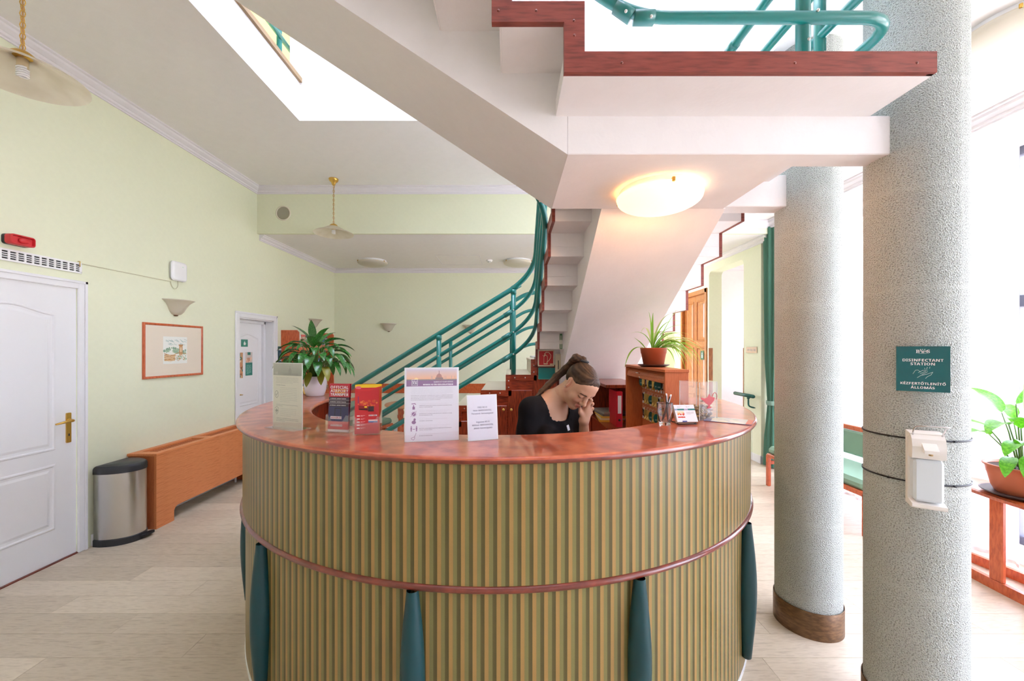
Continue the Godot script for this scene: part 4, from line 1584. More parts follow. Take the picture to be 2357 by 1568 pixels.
	lathe(st, [Vector2(0.034, -0.004), Vector2(0.034, 0.004), Vector2(0.0, 0.008)], Vector3(0.0, -0.17, 0.004), 14)
	obj("bracket", st, M.hand_green, t)
	t = thing("door_sign", "small dark green pictogram sign on the tall wooden door", "sign", V(3.49, 1.47, 7.23))
	t.basis = on_right()
	im = canvas(64, 96, C(52, 98, 72))
	disc(im, 32, 26, 8, C(236, 240, 236))
	rect(im, 22, 38, 20, 40, C(236, 240, 236))
	obj("plate", sheet(Vector3(0, 0, 0.003), Basis.IDENTITY, 0.12, 0.16, 0.003), print_mat(im, 0.4), t)

# ---------------------------------------------------------------- along the left wall
func build_left_things() -> void:
	# wooden radiator cover with cut-out foot and slotted top
	var d0 := 3.492
	var d1 := 4.85
	var xf := -3.10
	var t := thing("radiator_cover", "long orange beech-veneer radiator cover along the green wall", "radiator cover", V(XL, 0, d0))
	t.position = Vector3.ZERO
	var st := S()
	var poly := PackedVector2Array([Vector2(d0, 0), Vector2(d0 + 0.185, 0)])
	for k in 7:
		var a := PI - PI / 2 * k / 6
		poly.append(Vector2(d0 + 0.235 + cos(a) * 0.05, 0.08 + sin(a) * 0.05))
	for k in 7:
		var a := PI / 2 - PI / 2 * k / 6
		poly.append(Vector2(d1 - 0.15 + cos(a) * 0.05, 0.08 + sin(a) * 0.05))
	for p in [Vector2(d1 - 0.1, 0), Vector2(d1, 0), Vector2(d1, 0.64), Vector2(d0, 0.64)]:
		poly.append(p)
	prism(st, poly, Vector3(xf - 0.02, 0, 0), Vector3(0, 0, -1), Vector3.UP, Vector3(0.02, 0, 0))
	obj("front_panel", st, M.beech, t)
	for e in [[d0, d0 + 0.018], [d1 - 0.018, d1]]:
		st = S()
		bb(st, XL + 0.012, xf - 0.02, 0.0, 0.64, e[0], e[1], 0.001)
		obj("end_panel", st, M.beech_up, t)
	st = S()
	bb(st, xf - 0.062, xf + 0.004, 0.64, 0.662, d0 - 0.004, d1, 0.002)
	bb(st, XL + 0.004, XL + 0.062, 0.64, 0.662, d0 - 0.004, d1, 0.002)
	for e in [[d0 - 0.004, d0 + 0.075], [(d0 + d1) * 0.5 - 0.045, (d0 + d1) * 0.5 + 0.045], [d1 - 0.075, d1]]:
		bb(st, XL + 0.062, xf - 0.062, 0.64, 0.662, e[0], e[1], 0.002)
	obj("top_frame", st, M.beech, t)
	var n := 44
	for k in n:
		var d := lerpf(d0 + 0.08, d1 - 0.08, k / (n - 1.0))
		if absf(d - (d0 + d1) * 0.5) < 0.05:
			continue
		st = S()
		bb(st, XL + 0.06, xf - 0.06, 0.628, 0.646, d - 0.007, d + 0.007)
		obj("slat", st, M.beech_up, t)
	t = thing("radiator", "metal radiator half hidden inside the wooden cover", "radiator", V(XL, 0, (d0 + d1) * 0.5))
	st = S()
	box(st, Vector3(0.1, 0.33, 0), Vector3(0.1, 0.42, 1.15), 0.01)
	obj("body", st, mat(C(206, 196, 172), 0.5), t)
	st = S(true)
	tube(st, [Vector3(0.1, 0.06, 0.56), Vector3(0.1, 0.14, 0.56)], 0.011, 8)
	tube(st, [Vector3(0.1, 0.0, -0.56), Vector3(0.1, 0.14, -0.56)], 0.011, 8)
	obj("pipe", st, M.white_plastic, t)
	# half-round pedal bin
	t = thing("pedal_bin", "half-round brushed steel pedal bin with black lid and base", "bin", V(XL + 0.025, 0, 3.325))
	var dshape := func(r: float, back: float) -> PackedVector2Array:
		var p := PackedVector2Array()
		for k in 25:
			var a := -PI / 2 + PI * k / 24
			p.append(Vector2(back + 0.06 + cos(a) * (0.205 + r), sin(a) * (0.148 + r)))
		p.append(Vector2(back + 0.008, 0.142 + r))
		p.append(Vector2(back, 0.12 + r))
		p.append(Vector2(back, -0.12 - r))
		p.append(Vector2(back + 0.008, -0.142 - r))
		return p
	var up := Vector3.UP
	st = S(true)
	prism(st, dshape.call(0.0, 0.0), Vector3(0, 0.05, 0), Vector3.RIGHT, Vector3.BACK, up * 0.535, false)
	obj("body", st, M.steel, t)
	st = S()
	moulded(st, dshape.call(0.006, -0.002), [[0.0, 0.0], [0.0, 0.05], [0.004, 0.056], [0.012, 0.058]], Vector3.ZERO, Vector3.RIGHT, Vector3.BACK, up)
	obj("base", st, M.black_soft, t)
	st = S(true)
	moulded(st, dshape.call(0.006, -0.002), [[0.0, 0.578], [0.0, 0.618], [0.006, 0.632], [0.014, 0.639], [0.02, 0.638], [0.03, 0.642]], Vector3.ZERO, Vector3.RIGHT, Vector3.BACK, up)
	obj("lid", st, M.black_soft, t)
	st = S()
	prism(st, rrect(-0.05, 0.0, 0.05, 0.055, 0.02), Vector3(0.255, 0.018, -0.03), Vector3(0, 0, 1), Vector3(1, 0.12, 0).normalized(), Vector3(0, 0.016, 0))
	obj("pedal", st, M.black, t)
	# brochure rack with leaflets
	var covers := []
	rng.seed = 300
	for k in 8:
		var base: Color = [C(222, 222, 224), C(206, 66, 70), C(236, 230, 220), C(230, 178, 52), C(74, 118, 176), C(196, 160, 128), C(214, 86, 92), C(120, 128, 140)][k]
		var im := canvas(48, 96, base)
		rect(im, 0, 0, 48, 14, [C(70, 74, 82), C(222, 60, 74), C(236, 236, 236), C(40, 44, 52), C(80, 110, 170), C(232, 96, 100), C(240, 240, 240), C(84, 88, 96)][k])
		for j in 14:
			disc(im, rng.randf_range(4, 44), rng.randf_range(24, 88), rng.randf_range(4, 12), base.lerp([C(150, 110, 84), C(244, 220, 180), C(90, 110, 120), C(200, 70, 60)][j % 4], 0.55))
		small_print(im, 6, 18, 36, 2, 4, C(250, 250, 250), 2)
		covers.append(print_mat(im, 0.4))
	t = thing("brochure_rack", "orange wooden wall rack full of travel brochures", "rack", V(XL, 0, 6.43))
	t.basis = b_left()
	st = S()
	for x in [-0.575, 0.575]:
		var lo := PackedVector2Array([Vector2(0, 0.3), Vector2(0.26, 0.3), Vector2(0.26, 1.83), Vector2(0.23, 1.86), Vector2(0, 1.86)])
		st = S()
		prism(st, lo, Vector3(x - 0.011, 0, 0), Vector3.BACK, Vector3.UP, Vector3(0.022, 0, 0))
		obj("side_panel", st, M.orange_wood, t)
	st = S()
	box(st, Vector3(0, 1.06, 0.008), Vector3(1.13, 1.5, 0.014))
	obj("back_panel", st, M.orange_wood, t)
	for k in 4:
		st = S()
		box(st, Vector3(0, 0.42 + 0.38 * k, 0.13), Vector3(1.128, 0.018, 0.22), 0.002)
		obj("shelf", st, M.orange_wood, t)
		st = S()
		box(st, Vector3(0, 0.47 + 0.38 * k, 0.235), Vector3(1.128, 0.08, 0.012), 0.002)
		obj("front_lip", st, M.orange_wood, t)
	var tilt := Basis(Vector3.RIGHT, -0.24)
	for k in range(1, 4):
		for i in 9:
			var bw := 0.108
			var o := obj("brochure", sheet(Vector3.ZERO, Basis.IDENTITY, bw, 0.215 + 0.01 * ((i * 5 + k) % 3), 0.012), covers[(i * 3 + k * 5) % 8])
			tag(o, "%s travel brochure on the %s tier of the orange wall rack" % [["light grey", "red", "cream", "yellow", "blue", "tan", "pink-red", "dark grey"][(i * 3 + k * 5) % 8], ["bottom", "lowest", "middle", "top"][k]], "brochure", "travel brochures in the wall rack")
			o.transform = Transform3D(b_left() * tilt, V(XL, 0, 6.43) + b_left() * Vector3(-0.5 + i * 0.125, 0.545 + 0.38 * k + 0.004 * ((i + k) % 3), 0.165))
	# little notice between door and rack
	t = thing("wall_notice", "narrow dark teal notice on the wall behind the leafy plant", "notice", V(XL, 1.5, 5.81))
	t.basis = b_left()
	var im := canvas(64, 128, C(30, 84, 96))
	rect(im, 10, 16, 44, 14, C(226, 232, 232))
	stroke(im, [Vector2(22, 70), Vector2(32, 50), Vector2(42, 64), Vector2(30, 80)], 3.0, C(190, 212, 212))
	rect(im, 10, 98, 44, 14, C(226, 232, 232))
	obj("plate", sheet(Vector3(0, 0, 0.003), Basis.IDENTITY, 0.1, 0.24, 0.003), print_mat(im, 0.4), t)
	# posters on the recessed door
	var xd := XL - 0.13 + 0.006
	var pos := thing("door_sign", "small teal breakfast sign with a cup on the recessed white door", "sign", V(xd, 1.66, 5.225))
	pos.basis = b_left()
	im = canvas(96, 80, C(52, 140, 122))
	rect(im, 36, 34, 26, 28, C(240, 244, 240))
	stroke(im, [Vector2(62, 38), Vector2(70, 44), Vector2(62, 54)], 3.0, C(240, 244, 240))
	disc(im, 49, 30, 7, C(240, 244, 240))
	stroke(im, [Vector2(49, 22), Vector2(54, 14)], 3.0, C(240, 244, 240))
	obj("plate", sheet(Vector3.ZERO, Basis.IDENTITY, 0.13, 0.095, 0.002), print_mat(im, 0.4), pos)
	pos = thing("poster", "coffee poster with round cups on the recessed white door", "poster", V(xd, 1.37, 5.115))
	pos.basis = b_left()
	im = canvas(96, 200, C(206, 158, 116))
	rng.seed = 17
	for k in 40:
		disc(im, rng.randf_range(0, 96), rng.randf_range(20, 190), rng.randf_range(6, 16), [C(224, 184, 144), C(176, 116, 76), C(236, 214, 186), C(150, 96, 66), C(62, 122, 104), C(214, 150, 104)][k % 6])
	disc(im, 34, 140, 18, C(48, 58, 66))
	disc(im, 34, 140, 13, C(108, 96, 84))
	rect(im, 34, 6, 32, 20, C(40, 126, 112))
	rect(im, 24, 178, 46, 16, C(40, 126, 112))
	obj("sheet", sheet(Vector3.ZERO, Basis.IDENTITY, 0.155, 0.33, 0.001), print_mat(im, 0.4), pos)
	pos = thing("poster", "teal poster with a photo of hands on the recessed white door", "poster", V(xd, 1.385, 5.315))
	pos.basis = b_left()
	im = canvas(96, 200, C(44, 132, 120))
	rect(im, 0, 0, 96, 90, C(214, 204, 196))
	for k in 16:
		disc(im, rng.randf_range(14, 84), rng.randf_range(52, 84), rng.randf_range(6, 14), [C(226, 178, 152), C(206, 150, 124), C(238, 206, 184)][k % 3])
	rect(im, 28, 0, 42, 24, C(40, 126, 112))
	small_print(im, 14, 110, 66, 9, 9, C(160, 212, 200), 4)
	obj("sheet", sheet(Vector3.ZERO, Basis.IDENTITY, 0.14, 0.31, 0.001), print_mat(im, 0.4), pos)

func b_left() -> Basis:
	return on_left()

# ---------------------------------------------------------------- things on and behind the counter
func yaw(a: float) -> Basis:
	return Basis(Vector3.UP, a)

# acrylic stand holding a printed sheet: upright pane with print in front, foot plate below
func sign_stand(called: String, label: String, at: Vector3, turn: float, w: float, h: float, lean: float, im: Image, foot: Vector2, foot_shift: float) -> Node3D:
	var t := thing(called, label, "sign stand", at, turn)
	var st := S()
	box(st, Vector3(0, 0.0015, foot_shift), Vector3(foot.x, 0.003, foot.y), 0.0008)
	obj("foot", st, M.acrylic, t)
	var b := Basis(Vector3.RIGHT, -lean)
	st = S()
	box(st, b * Vector3(0, h * 0.5 + 0.003, 0), Vector3(w + 0.008, h + 0.006, 0.0022), 0.0006, b)
	obj("holder", st, M.acrylic_edge, t)
	obj("printed_sheet", sheet(b * Vector3(0, h * 0.5 + 0.003, 0.0014), b, w, h, 0.0006), print_mat(im, 0.35), t)
	st = S()
	box(st, b * Vector3(0, h * 0.5 + 0.003, 0.0034), Vector3(w + 0.008, h + 0.006, 0.0014), 0.0004, b)
	obj("cover", st, M.acrylic, t)
	return t

# pocket of clear acrylic with a fan of leaflets
func leaflet_holder(label: String, at: Vector3, turn: float, im: Image, n: int, cover_label: String, group: String) -> Node3D:
	var t := thing("leaflet_holder", label, "leaflet holder", at, turn)
	var st := S()
	var w := 0.112
	box(st, Vector3(0, 0.0015, 0), Vector3(w, 0.003, 0.06), 0.0005)
	obj("base", st, M.acrylic, t)
	st = S()
	box(st, Vector3(0, 0.10, -0.035), Vector3(w, 0.2, 0.0022), 0.0005, Basis(Vector3.RIGHT, -0.08))
	obj("back", st, M.acrylic, t)
	var poly := PackedVector2Array([Vector2(-w / 2, 0.003), Vector2(w / 2, 0.003), Vector2(w / 2, 0.075), Vector2(w / 2 - 0.012, 0.078), Vector2(w / 2 - 0.03, 0.05), Vector2(-w / 2 + 0.03, 0.05), Vector2(-w / 2 + 0.012, 0.078), Vector2(-w / 2, 0.075)])
	st = S()
	prism(st, poly, Vector3(0, 0, 0.028), Vector3.RIGHT, Vector3.UP, Vector3(0, 0, 0.002))
	obj("front", st, M.acrylic, t)
	for s in [-1.0, 1.0]:
		st = S()
		prism(st, PackedVector2Array([Vector2(0.028, 0.003), Vector2(0.028, 0.075), Vector2(-0.03, 0.11), Vector2(-0.03, 0.003)]), Vector3(s * w / 2 - (0.002 if s > 0 else 0.0), 0, 0), Vector3.BACK, Vector3.UP, Vector3(0.002, 0, 0))
		obj("side", st, M.acrylic, t)
	var m := print_mat(im, 0.3)
	for k in n:
		var lean := 0.07 + 0.012 * (n - 1 - k)
		var b := Basis(Vector3.RIGHT, -lean)
		var o := obj("leaflet", sheet(Vector3(0, 0.105, 0), Basis.IDENTITY, 0.1, 0.21, 0.0014), m)
		tag(o, cover_label + (", front of its stack" if k == n - 1 else ", tucked behind the front one"), "leaflet", group)
		o.transform = t.transform * Transform3D(b, Vector3(0.0012 * (n - 1 - k), 0.0035, 0.022 - 0.0065 * (n - 1 - k)))
	return t

func build_counter_things() -> void:
	rng.seed = 55
	# tall sheet seen from its grey side
	var im := canvas(420, 594, C(214, 208, 190))
	for y in 112:
		rect(im, 0, y, 420, 1, C(166, 164, 150).lerp(C(128, 128, 114), y / 112.0))
	disc(im, 250, 78, 22, C(120, 122, 108), 34)
	rect(im, 246, 20, 6, 40, C(120, 122, 108))
	rect(im, 150, 92, 220, 20, C(118, 118, 106))
	rect(im, 40, 78, 5, 26, C(206, 204, 190))
	rect(im, 60, 78, 5, 26, C(206, 204, 190))
	small_print(im, 44, 132, 330, 5, 12, C(168, 166, 154), 4, 0.75)
	small_print(im, 44, 202, 230, 1, 12, C(124, 124, 116), 5)
	small_print(im, 100, 226, 250, 9, 16, C(172, 170, 158), 4, 0.6)
	small_print(im, 44, 384, 320, 2, 13, C(136, 136, 126), 4, 0.3)
	small_print(im, 100, 420, 240, 5, 16, C(178, 176, 164), 4, 0.7)
	small_print(im, 44, 510, 330, 3, 13, C(126, 126, 118), 4, 0.4)
	for r in [31.0]:
		for k in 60:
			var a := TAU * k / 60
			disc(im, 50 + cos(a) * r * 0.85, 290 + sin(a) * r, 2.5, C(120, 122, 110))
	stroke(im, [Vector2(36, 290), Vector2(46, 302), Vector2(66, 276)], 6.0, C(108, 110, 100))
	stroke(im, [Vector2(24, 420), Vector2(52, 408), Vector2(80, 420), Vector2(78, 450), Vector2(52, 480), Vector2(26, 450), Vector2(24, 420)], 4.0, C(120, 122, 110))
	rect(im, 46, 426, 12, 36, C(118, 120, 108))
	rect(im, 34, 438, 36, 12, C(118, 120, 108))
	sign_stand("sign_stand", "grey printed notice in an acrylic stand beside the leafy potted plant", V(-1.03, HT, 1.845), -0.454, 0.20, 0.297, 0.0, im, Vector2(0.21, 0.09), 0.0)
	# white notice with the purple header
	im = canvas(640, 900, C(226, 226, 236))
	for y in 172:
		var c := C(206, 196, 214).lerp(C(246, 178, 120), clampf(y / 140.0, 0.0, 1.0))
		rect(im, 12, 12 + y, 616, 1, c)
	disc(im, 130, 140, 26, C(255, 226, 150), 22)
	rect(im, 12, 138, 616, 16, C(112, 104, 112))
	disc(im, 408, 120, 36, C(168, 108, 96), 52)
	rect(im, 404, 30, 7, 50, C(130, 92, 92))
	rect(im, 362, 118, 96, 36, C(128, 96, 98))
	for x in [310, 322, 474, 490, 560, 600]:
		rect(im, x, 96, 5, 50, C(188, 160, 156))
	rect(im, 12, 152, 616, 72, C(122, 62, 134))
	rect(im, 74, 140, 76, 76, C(236, 232, 240))
	rect(im, 78, 144, 68, 68, C(104, 62, 122))
	small_print(im, 66, 244, 512, 5, 18, C(206, 204, 214), 6, 0.85)
	small_print(im, 66, 336, 512, 4, 18, C(168, 164, 176), 7, 0.7)
	var ys := [440, 524, 628, 706, 812]
	var rows := [3, 4, 2, 4, 2]
	for i in 5:
		small_print(im, 166, ys[i], 380, 1 if rows[i] < 4 else 2, 18, C(208, 206, 216), 6, 0.9)
		small_print(im, 166, ys[i] + (22 if rows[i] < 4 else 38), 400, 1 if rows[i] == 2 else 2, 18, C(150, 146, 160), 7, 0.4)
	var pur := C(128, 66, 134)
	rect(im, 84, 476, 30, 34, pur)
	rect(im, 92, 456, 12, 22, pur)
	stroke(im, [Vector2(76, 440), Vector2(112, 436), Vector2(122, 446)], 9.0, pur)
	disc(im, 100, 566, 24, pur)
	for k in 10:
		var a := TAU * k / 10
		stroke(im, [Vector2(100 + cos(a) * 24, 566 + sin(a) * 24), Vector2(100 + cos(a) * 36, 566 + sin(a) * 36)], 4.0, pur)
	stroke(im, [Vector2(66, 600), Vector2(136, 530)], 5.0, C(244, 244, 250))
	stroke(im, [Vector2(64, 598), Vector2(134, 528)], 3.0, pur)
	disc(im, 100, 668, 26, pur, 22)
	disc(im, 110, 634, 14, pur, 16)
	for x in [70, 134]:
		disc(im, x, 720, 7, pur)
		rect(im, x - 8, 730, 16, 26, pur)
		rect(im, x - 6, 756, 12, 24, pur)
	rect(im, 88, 750, 28, 6, pur)
	stroke(im, [Vector2(128, 800), Vector2(108, 850)], 4.0, C(110, 60, 90))
	stroke(im, [Vector2(70, 862), Vector2(108, 846), Vector2(112, 866), Vector2(96, 886), Vector2(74, 876), Vector2(70, 862)], 4.0, pur)
	var t := sign_stand("sign_stand", "tall white notice with purple header and purple pictograms in an acrylic stand", V(-0.311, HT, 1.586), 0.197, 0.205, 0.287, 0.03, im, Vector2(0.2, 0.06), -0.03)
	var b := Basis(Vector3.RIGHT, -0.03)
	var at := func(x: float, y: float) -> Vector3: return b * Vector3((x - 320.0) / 640.0 * 0.205, 0.003 + (900.0 - y) / 900.0 * 0.287, 0.0047)
	var st := S()
	words(st, "ALWAYS AT YOUR SERVICE", at.call(580.0, 172.0), b, 0.0048, false, 1)
	words(st, "MINDIG AZ ÖN SZOLGÁLATÁBAN", at.call(580.0, 204.0), b, 0.0056, true, 1)
	words(st, "NM", at.call(112.0, 178.0), b, 0.014, false, 0, "Droid Serif", 0.019)
	obj("lettering", st, mat(C(250, 248, 252), 0.5), t)
	# free wi-fi card
	im = canvas(300, 440, C(220, 219, 230))
	t = sign_stand("sign_stand", "small white wireless password card in a slanted acrylic stand", V(-0.108, HT, 1.602), 0.33, 0.118, 0.176, 0.13, im, Vector2(0.118, 0.05), -0.02)
	b = Basis(Vector3.RIGHT, -0.13)
	st = S()
	var lines := [["FREE WI-FI", 0.131], ["Host: BAROSSHOTEL", 0.119], ["Password: baross2guest", 0.107], ["Ingyenes WI-FI", 0.073], ["Hálózat: BAROSSHOTEL", 0.061], ["Jelszó: baross2guest", 0.049]]
	for l in lines:
		words(st, l[0], b * Vector3(0, l[1], 0.0047), b, 0.0062)
	obj("lettering", st, mat(C(96, 96, 116), 0.6), t)
	# leaflets
	im = canvas(200, 420, C(52, 50, 92))
	rect(im, 0, 0, 200, 118, C(190, 36, 58))
	rect(im, 0, 118, 200, 84, C(58, 44, 62))
	rect(im, 0, 143, 200, 2, C(236, 232, 236))
	rect(im, 0, 172, 200, 2, C(236, 232, 236))
	rect(im, 60, 212, 66, 8, C(36, 34, 50))
	rect(im, 60, 212, 8, 110, C(36, 34, 50))
	rect(im, 118, 212, 8, 110, C(36, 34, 50))
	rect(im, 0, 330, 200, 90, C(196, 36, 54))
	rect(im, 0, 400, 200, 20, C(232, 226, 228))
	rect(im, 22, 286, 110, 24, C(232, 226, 232))
	leaflet_holder("acrylic holder with dark blue and red airport transfer leaflets", V(-0.752, HT, 1.772), -0.21, im, 2, "airport transfer leaflet with red top and dark blue body", "airport transfer leaflets")
	st = S()
	var base := Transform3D(yaw(-0.21) * Basis(Vector3.RIGHT, -0.07), V(-0.752, HT, 1.772) + yaw(-0.21) * Vector3(0, 0.0035, 0.022))
	var put := func(s: SurfaceTool, text: String, x: float, y: float, hh: float, bold: bool, al: int, wd: float) -> void:
		words(s, text, base * Vector3((x - 100.0) / 2000.0, (420.0 - y) / 2000.0, 0.0023), base.basis, hh, bold, al, "Droid Sans", wd)
	put.call(st, "OFFICIAL", 12.0, 32.0, 0.0125, true, -1, 0.088)
	put.call(st, "AIRPORT", 12.0, 64.0, 0.0125, true, -1, 0.088)
	put.call(st, "TRANSFER", 12.0, 96.0, 0.0125, true, -1, 0.09)
	for k in 3:
		put.call(st, "%s PERSONS - AIRPORT TRANSFER" % ["1-2", "3-5", "6-8"][k], 12.0, 132.0 + 29.0 * k, 0.0036, true, -1, 0.0)
	put.call(st, "miniBUD", 28.0, 366.0, 0.009, true, -1, 0.058)
	var lt := obj("leaflet_lettering", st, mat(C(244, 240, 242), 0.4))
	attach_to_last(lt, "leaflet")
	st = S()
	put.call(st, "miniBUD", 30.0, 298.0, 0.008, true, -1, 0.05)
	lt = obj("leaflet_lettering", st, mat(C(150, 40, 66), 0.4))
	attach_to_last(lt, "leaflet")
	im = canvas(200, 420, C(206, 36, 44))
	rect(im, 0, 0, 200, 26, C(246, 206, 32))
	disc(im, 26, 26, 24, C(230, 110, 120), 14)
	for x in 200:
		var y := 26.0 + 16.0 * sin(x * 0.016 + 0.4)
		rect(im, x, int(y), 1, 14, C(214, 40, 46))
	rng.seed = 9
	for k in 34:
		disc(im, rng.randf_range(20, 180), rng.randf_range(138, 190), rng.randf_range(4, 13), [C(226, 96, 44), C(216, 76, 44), C(234, 130, 62), C(200, 56, 44)][k % 4])
	rect(im, 24, 100, 7, 60, C(132, 52, 110))
	for k in 60:
		rect(im, 30 + k * 2, 178 + int(k * 0.28), 2, 36, C(150, 26, 34))
	rect(im, 110, 186, 46, 44, C(52, 26, 30))
	rect(im, 36, 206, 70, 9, C(56, 28, 32))
	rect(im, 78, 184, 22, 14, C(246, 206, 40))
	for k in 5:
		rect(im, 18, 262 + k * 26, 24, 9, C(250, 236, 236))
		small_print(im, 48, 262 + k * 26, 40, 2, 6, C(246, 200, 200), 3)
	rect(im, 112, 300, 76, 12, C(244, 224, 224))
	rect(im, 112, 314, 76, 10, C(70, 140, 200))
	for k in 6:
		rect(im, 114 + k * 12, 258, 9, 12, [C(240, 200, 180), C(190, 220, 230), C(236, 236, 236)][k % 3])
	leaflet_holder("acrylic holder with red and yellow sightseeing leaflets", V(-0.617, HT, 1.727), 0.17, im, 5, "red sightseeing leaflet with yellow band and a bus picture", "sightseeing leaflets")
	base = Transform3D(yaw(0.17) * Basis(Vector3.RIGHT, -0.07), V(-0.617, HT, 1.727) + yaw(0.17) * Vector3(0, 0.0035, 0.022))
	st = S()
	put.call(st, "City Sightseeing", 100.0, 52.0, 0.0075, true, 0, 0.064)
	put.call(st, "Budapest", 108.0, 74.0, 0.0095, true, 0, 0.05)
	lt = obj("leaflet_lettering", st, mat(C(246, 168, 52), 0.4))
	attach_to_last(lt, "leaflet")
	st = S()
	put.call(st, "Hop On - Hop Off", 104.0, 92.0, 0.0045, true, 0, 0.045)
	lt = obj("leaflet_lettering", st, mat(C(190, 214, 240), 0.4))
	attach_to_last(lt, "leaflet")
	# tumbler with pens
	t = thing("pen_glass", "clear drinking glass used as a pen holder on the counter", "glass", V(0.751, HT, 1.935))
	st = S(true)
	lathe(st, [Vector2(0.0, 0.0), Vector2(0.025, 0.0), Vector2(0.0265, 0.003), Vector2(0.031, 0.056), Vector2(0.034, 0.06), Vector2(0.037, 0.104), Vector2(0.0365, 0.106), Vector2(0.0355, 0.104), Vector2(0.0325, 0.061), Vector2(0.0295, 0.056), Vector2(0.0255, 0.013), Vector2(0.0, 0.012)], Vector3.ZERO, 32)
	obj("tumbler", st, M.solid_glass, t)
	for e in [[Vector3(0.012, 0.0, 0.012), Vector3(0.012, 0.135, -0.012), "black pen with chrome clip leaning in the glass"], [Vector3(-0.014, 0.0, 0.004), Vector3(0.035, 0.13, -0.01), "silver-topped black pen slanting in the glass"]]:
		var p := thing("pen", e[2], "pen", V(0.751, HT + 0.015, 1.935), 0.0, "pens in the drinking glass")
		var a: Vector3 = e[0]
		var c: Vector3 = e[1]
		st = S(true)
		tube(st, [a, a.lerp(c, 0.12), a.lerp(c, 0.9)], [0.0015, 0.0048, 0.0048], 10)
		obj("barrel", st, M.black, p)
		st = S(true)
		tube(st, [a.lerp(c, 0.9), c], [0.0046, 0.0035], 10)
		obj("cap", st, M.chrome, p)
		st = S()
		var dir := (c - a).normalized()
		box(st, a.lerp(c, 0.82) + Vector3(0, 0, 0.006), Vector3(0.003, 0.034, 0.001), 0.0, Basis(dir.cross(Vector3.BACK).normalized(), dir, dir.cross(Vector3.BACK).normalized().cross(dir)))
		obj("clip", st, M.chrome, p)
	# easel with a block of cards
	t = thing("card_easel", "small black wire easel for cards on the counter", "easel", V(0.862, HT, 1.957), 0.08)
	st = S(true)
	for s in [-1.0, 1.0]:
		tube(st, [Vector3(s * 0.045, 0.002, 0.022), Vector3(s * 0.045, 0.002, -0.055), Vector3(s * 0.045, 0.068, -0.022), Vector3(s * 0.045, 0.004, 0.012)], 0.0019, 7)
	tube(st, [Vector3(-0.045, 0.002, 0.022), Vector3(0.045, 0.002, 0.022)], 0.0019, 7)
	tube(st, [Vector3(-0.045, 0.002, -0.055), Vector3(0.045, 0.002, -0.055)], 0.0019, 7)
	obj("wire_frame", st, M.black, t)
	im = canvas(240, 200, C(240, 240, 246))
	rect(im, 0, 46, 240, 20, C(44, 128, 124))
	rect(im, 0, 46, 34, 20, C(150, 170, 206))
	rect(im, 112, 46, 46, 20, C(178, 170, 206))
	for k in 8:
		disc(im, rng.randf_range(24, 92), rng.randf_range(96, 150), rng.randf_range(8, 16), [C(206, 74, 42), C(236, 150, 84), C(246, 206, 160)][k % 3])
	rect(im, 20, 78, 84, 16, C(244, 214, 172))
	rect(im, 20, 138, 84, 14, C(196, 56, 36))
	small_print(im, 130, 84, 90, 4, 8, C(180, 178, 190), 4)
	small_print(im, 40, 22, 50, 2, 7, C(186, 186, 200), 4)
	small_print(im, 140, 22, 50, 2, 7, C(186, 186, 200), 4)
	rect(im, 60, 186, 54, 14, C(70, 80, 160))
	var tilt := Basis(Vector3.RIGHT, -0.5)
	var cards := thing("card_block", "block of white cards with teal band leaning on the wire easel", "cards", V(0.862, HT, 1.957), 0.08)
	st = S()
	box(st, tilt * Vector3(0, 0.047, 0.003) + Vector3(0, 0.004, 0.012), Vector3(0.104, 0.088, 0.018), 0.0006, tilt)
	obj("cards", st, mat(C(222, 212, 198), 0.7), cards)
	obj("printed_card", sheet(tilt * Vector3(0, 0.047, 0.0122) + Vector3(0, 0.004, 0.012), tilt, 0.104, 0.088, 0.0006), print_mat(im, 0.4), cards)
	# donation box with coins
	t = thing("coin_box", "clear acrylic donation box with a red oil-lamp logo and coins inside", "donation box", V(1.005, HT, 2.13), 0.42)
	var w := 0.128
	var hh := 0.195
	st = S()
	for e in [[Vector3(0, hh / 2, w / 2), Vector3(w, hh, 0.003)], [Vector3(0, hh / 2, -w / 2), Vector3(w, hh, 0.003)], [Vector3(w / 2, hh / 2, 0), Vector3(0.003, hh, w - 0.003)], [Vector3(-w / 2, hh / 2, 0), Vector3(0.003, hh, w - 0.003)]]:
		st = S()
		box(st, e[0], e[1], 0.0005)
		obj("wall", st, M.acrylic, t)
	st = S()
	box(st, Vector3(0, hh + 0.0015, 0), Vector3(w + 0.004, 0.003, w + 0.004), 0.0005)
	obj("lid", st, M.acrylic, t)
	st = S()
	box(st, Vector3(0, 0.0015, 0), Vector3(w + 0.03, 0.003, w + 0.03), 0.0005)
	obj("base", st, M.acrylic, t)
	for s in [Vector2(-1, 1), Vector2(1, 1), Vector2(-1, -1), Vector2(1, -1)]:
		st = S()
		box(st, Vector3(s.x * w / 2, hh / 2, s.y * w / 2), Vector3(0.0036, hh, 0.0036), 0.001)
		obj("corner_edge", st, M.acrylic_edge, t)
	var red := mat(C(196, 28, 44), 0.4)
	st = S()
	var lamp := PackedVector2Array([Vector2(-0.058, 0.012), Vector2(-0.05, 0.02), Vector2(-0.03, 0.012), Vector2(-0.008, 0.018), Vector2(0.0, 0.034), Vector2(0.006, 0.034), Vector2(0.012, 0.022), Vector2(0.045, 0.014), Vector2(0.04, 0.0), Vector2(0.022, -0.016), Vector2(0.01, -0.022), Vector2(0.01, -0.03), Vector2(0.024, -0.04), Vector2(-0.016, -0.04), Vector2(-0.002, -0.03), Vector2(-0.002, -0.022), Vector2(-0.02, -0.012), Vector2(-0.036, 0.0)])
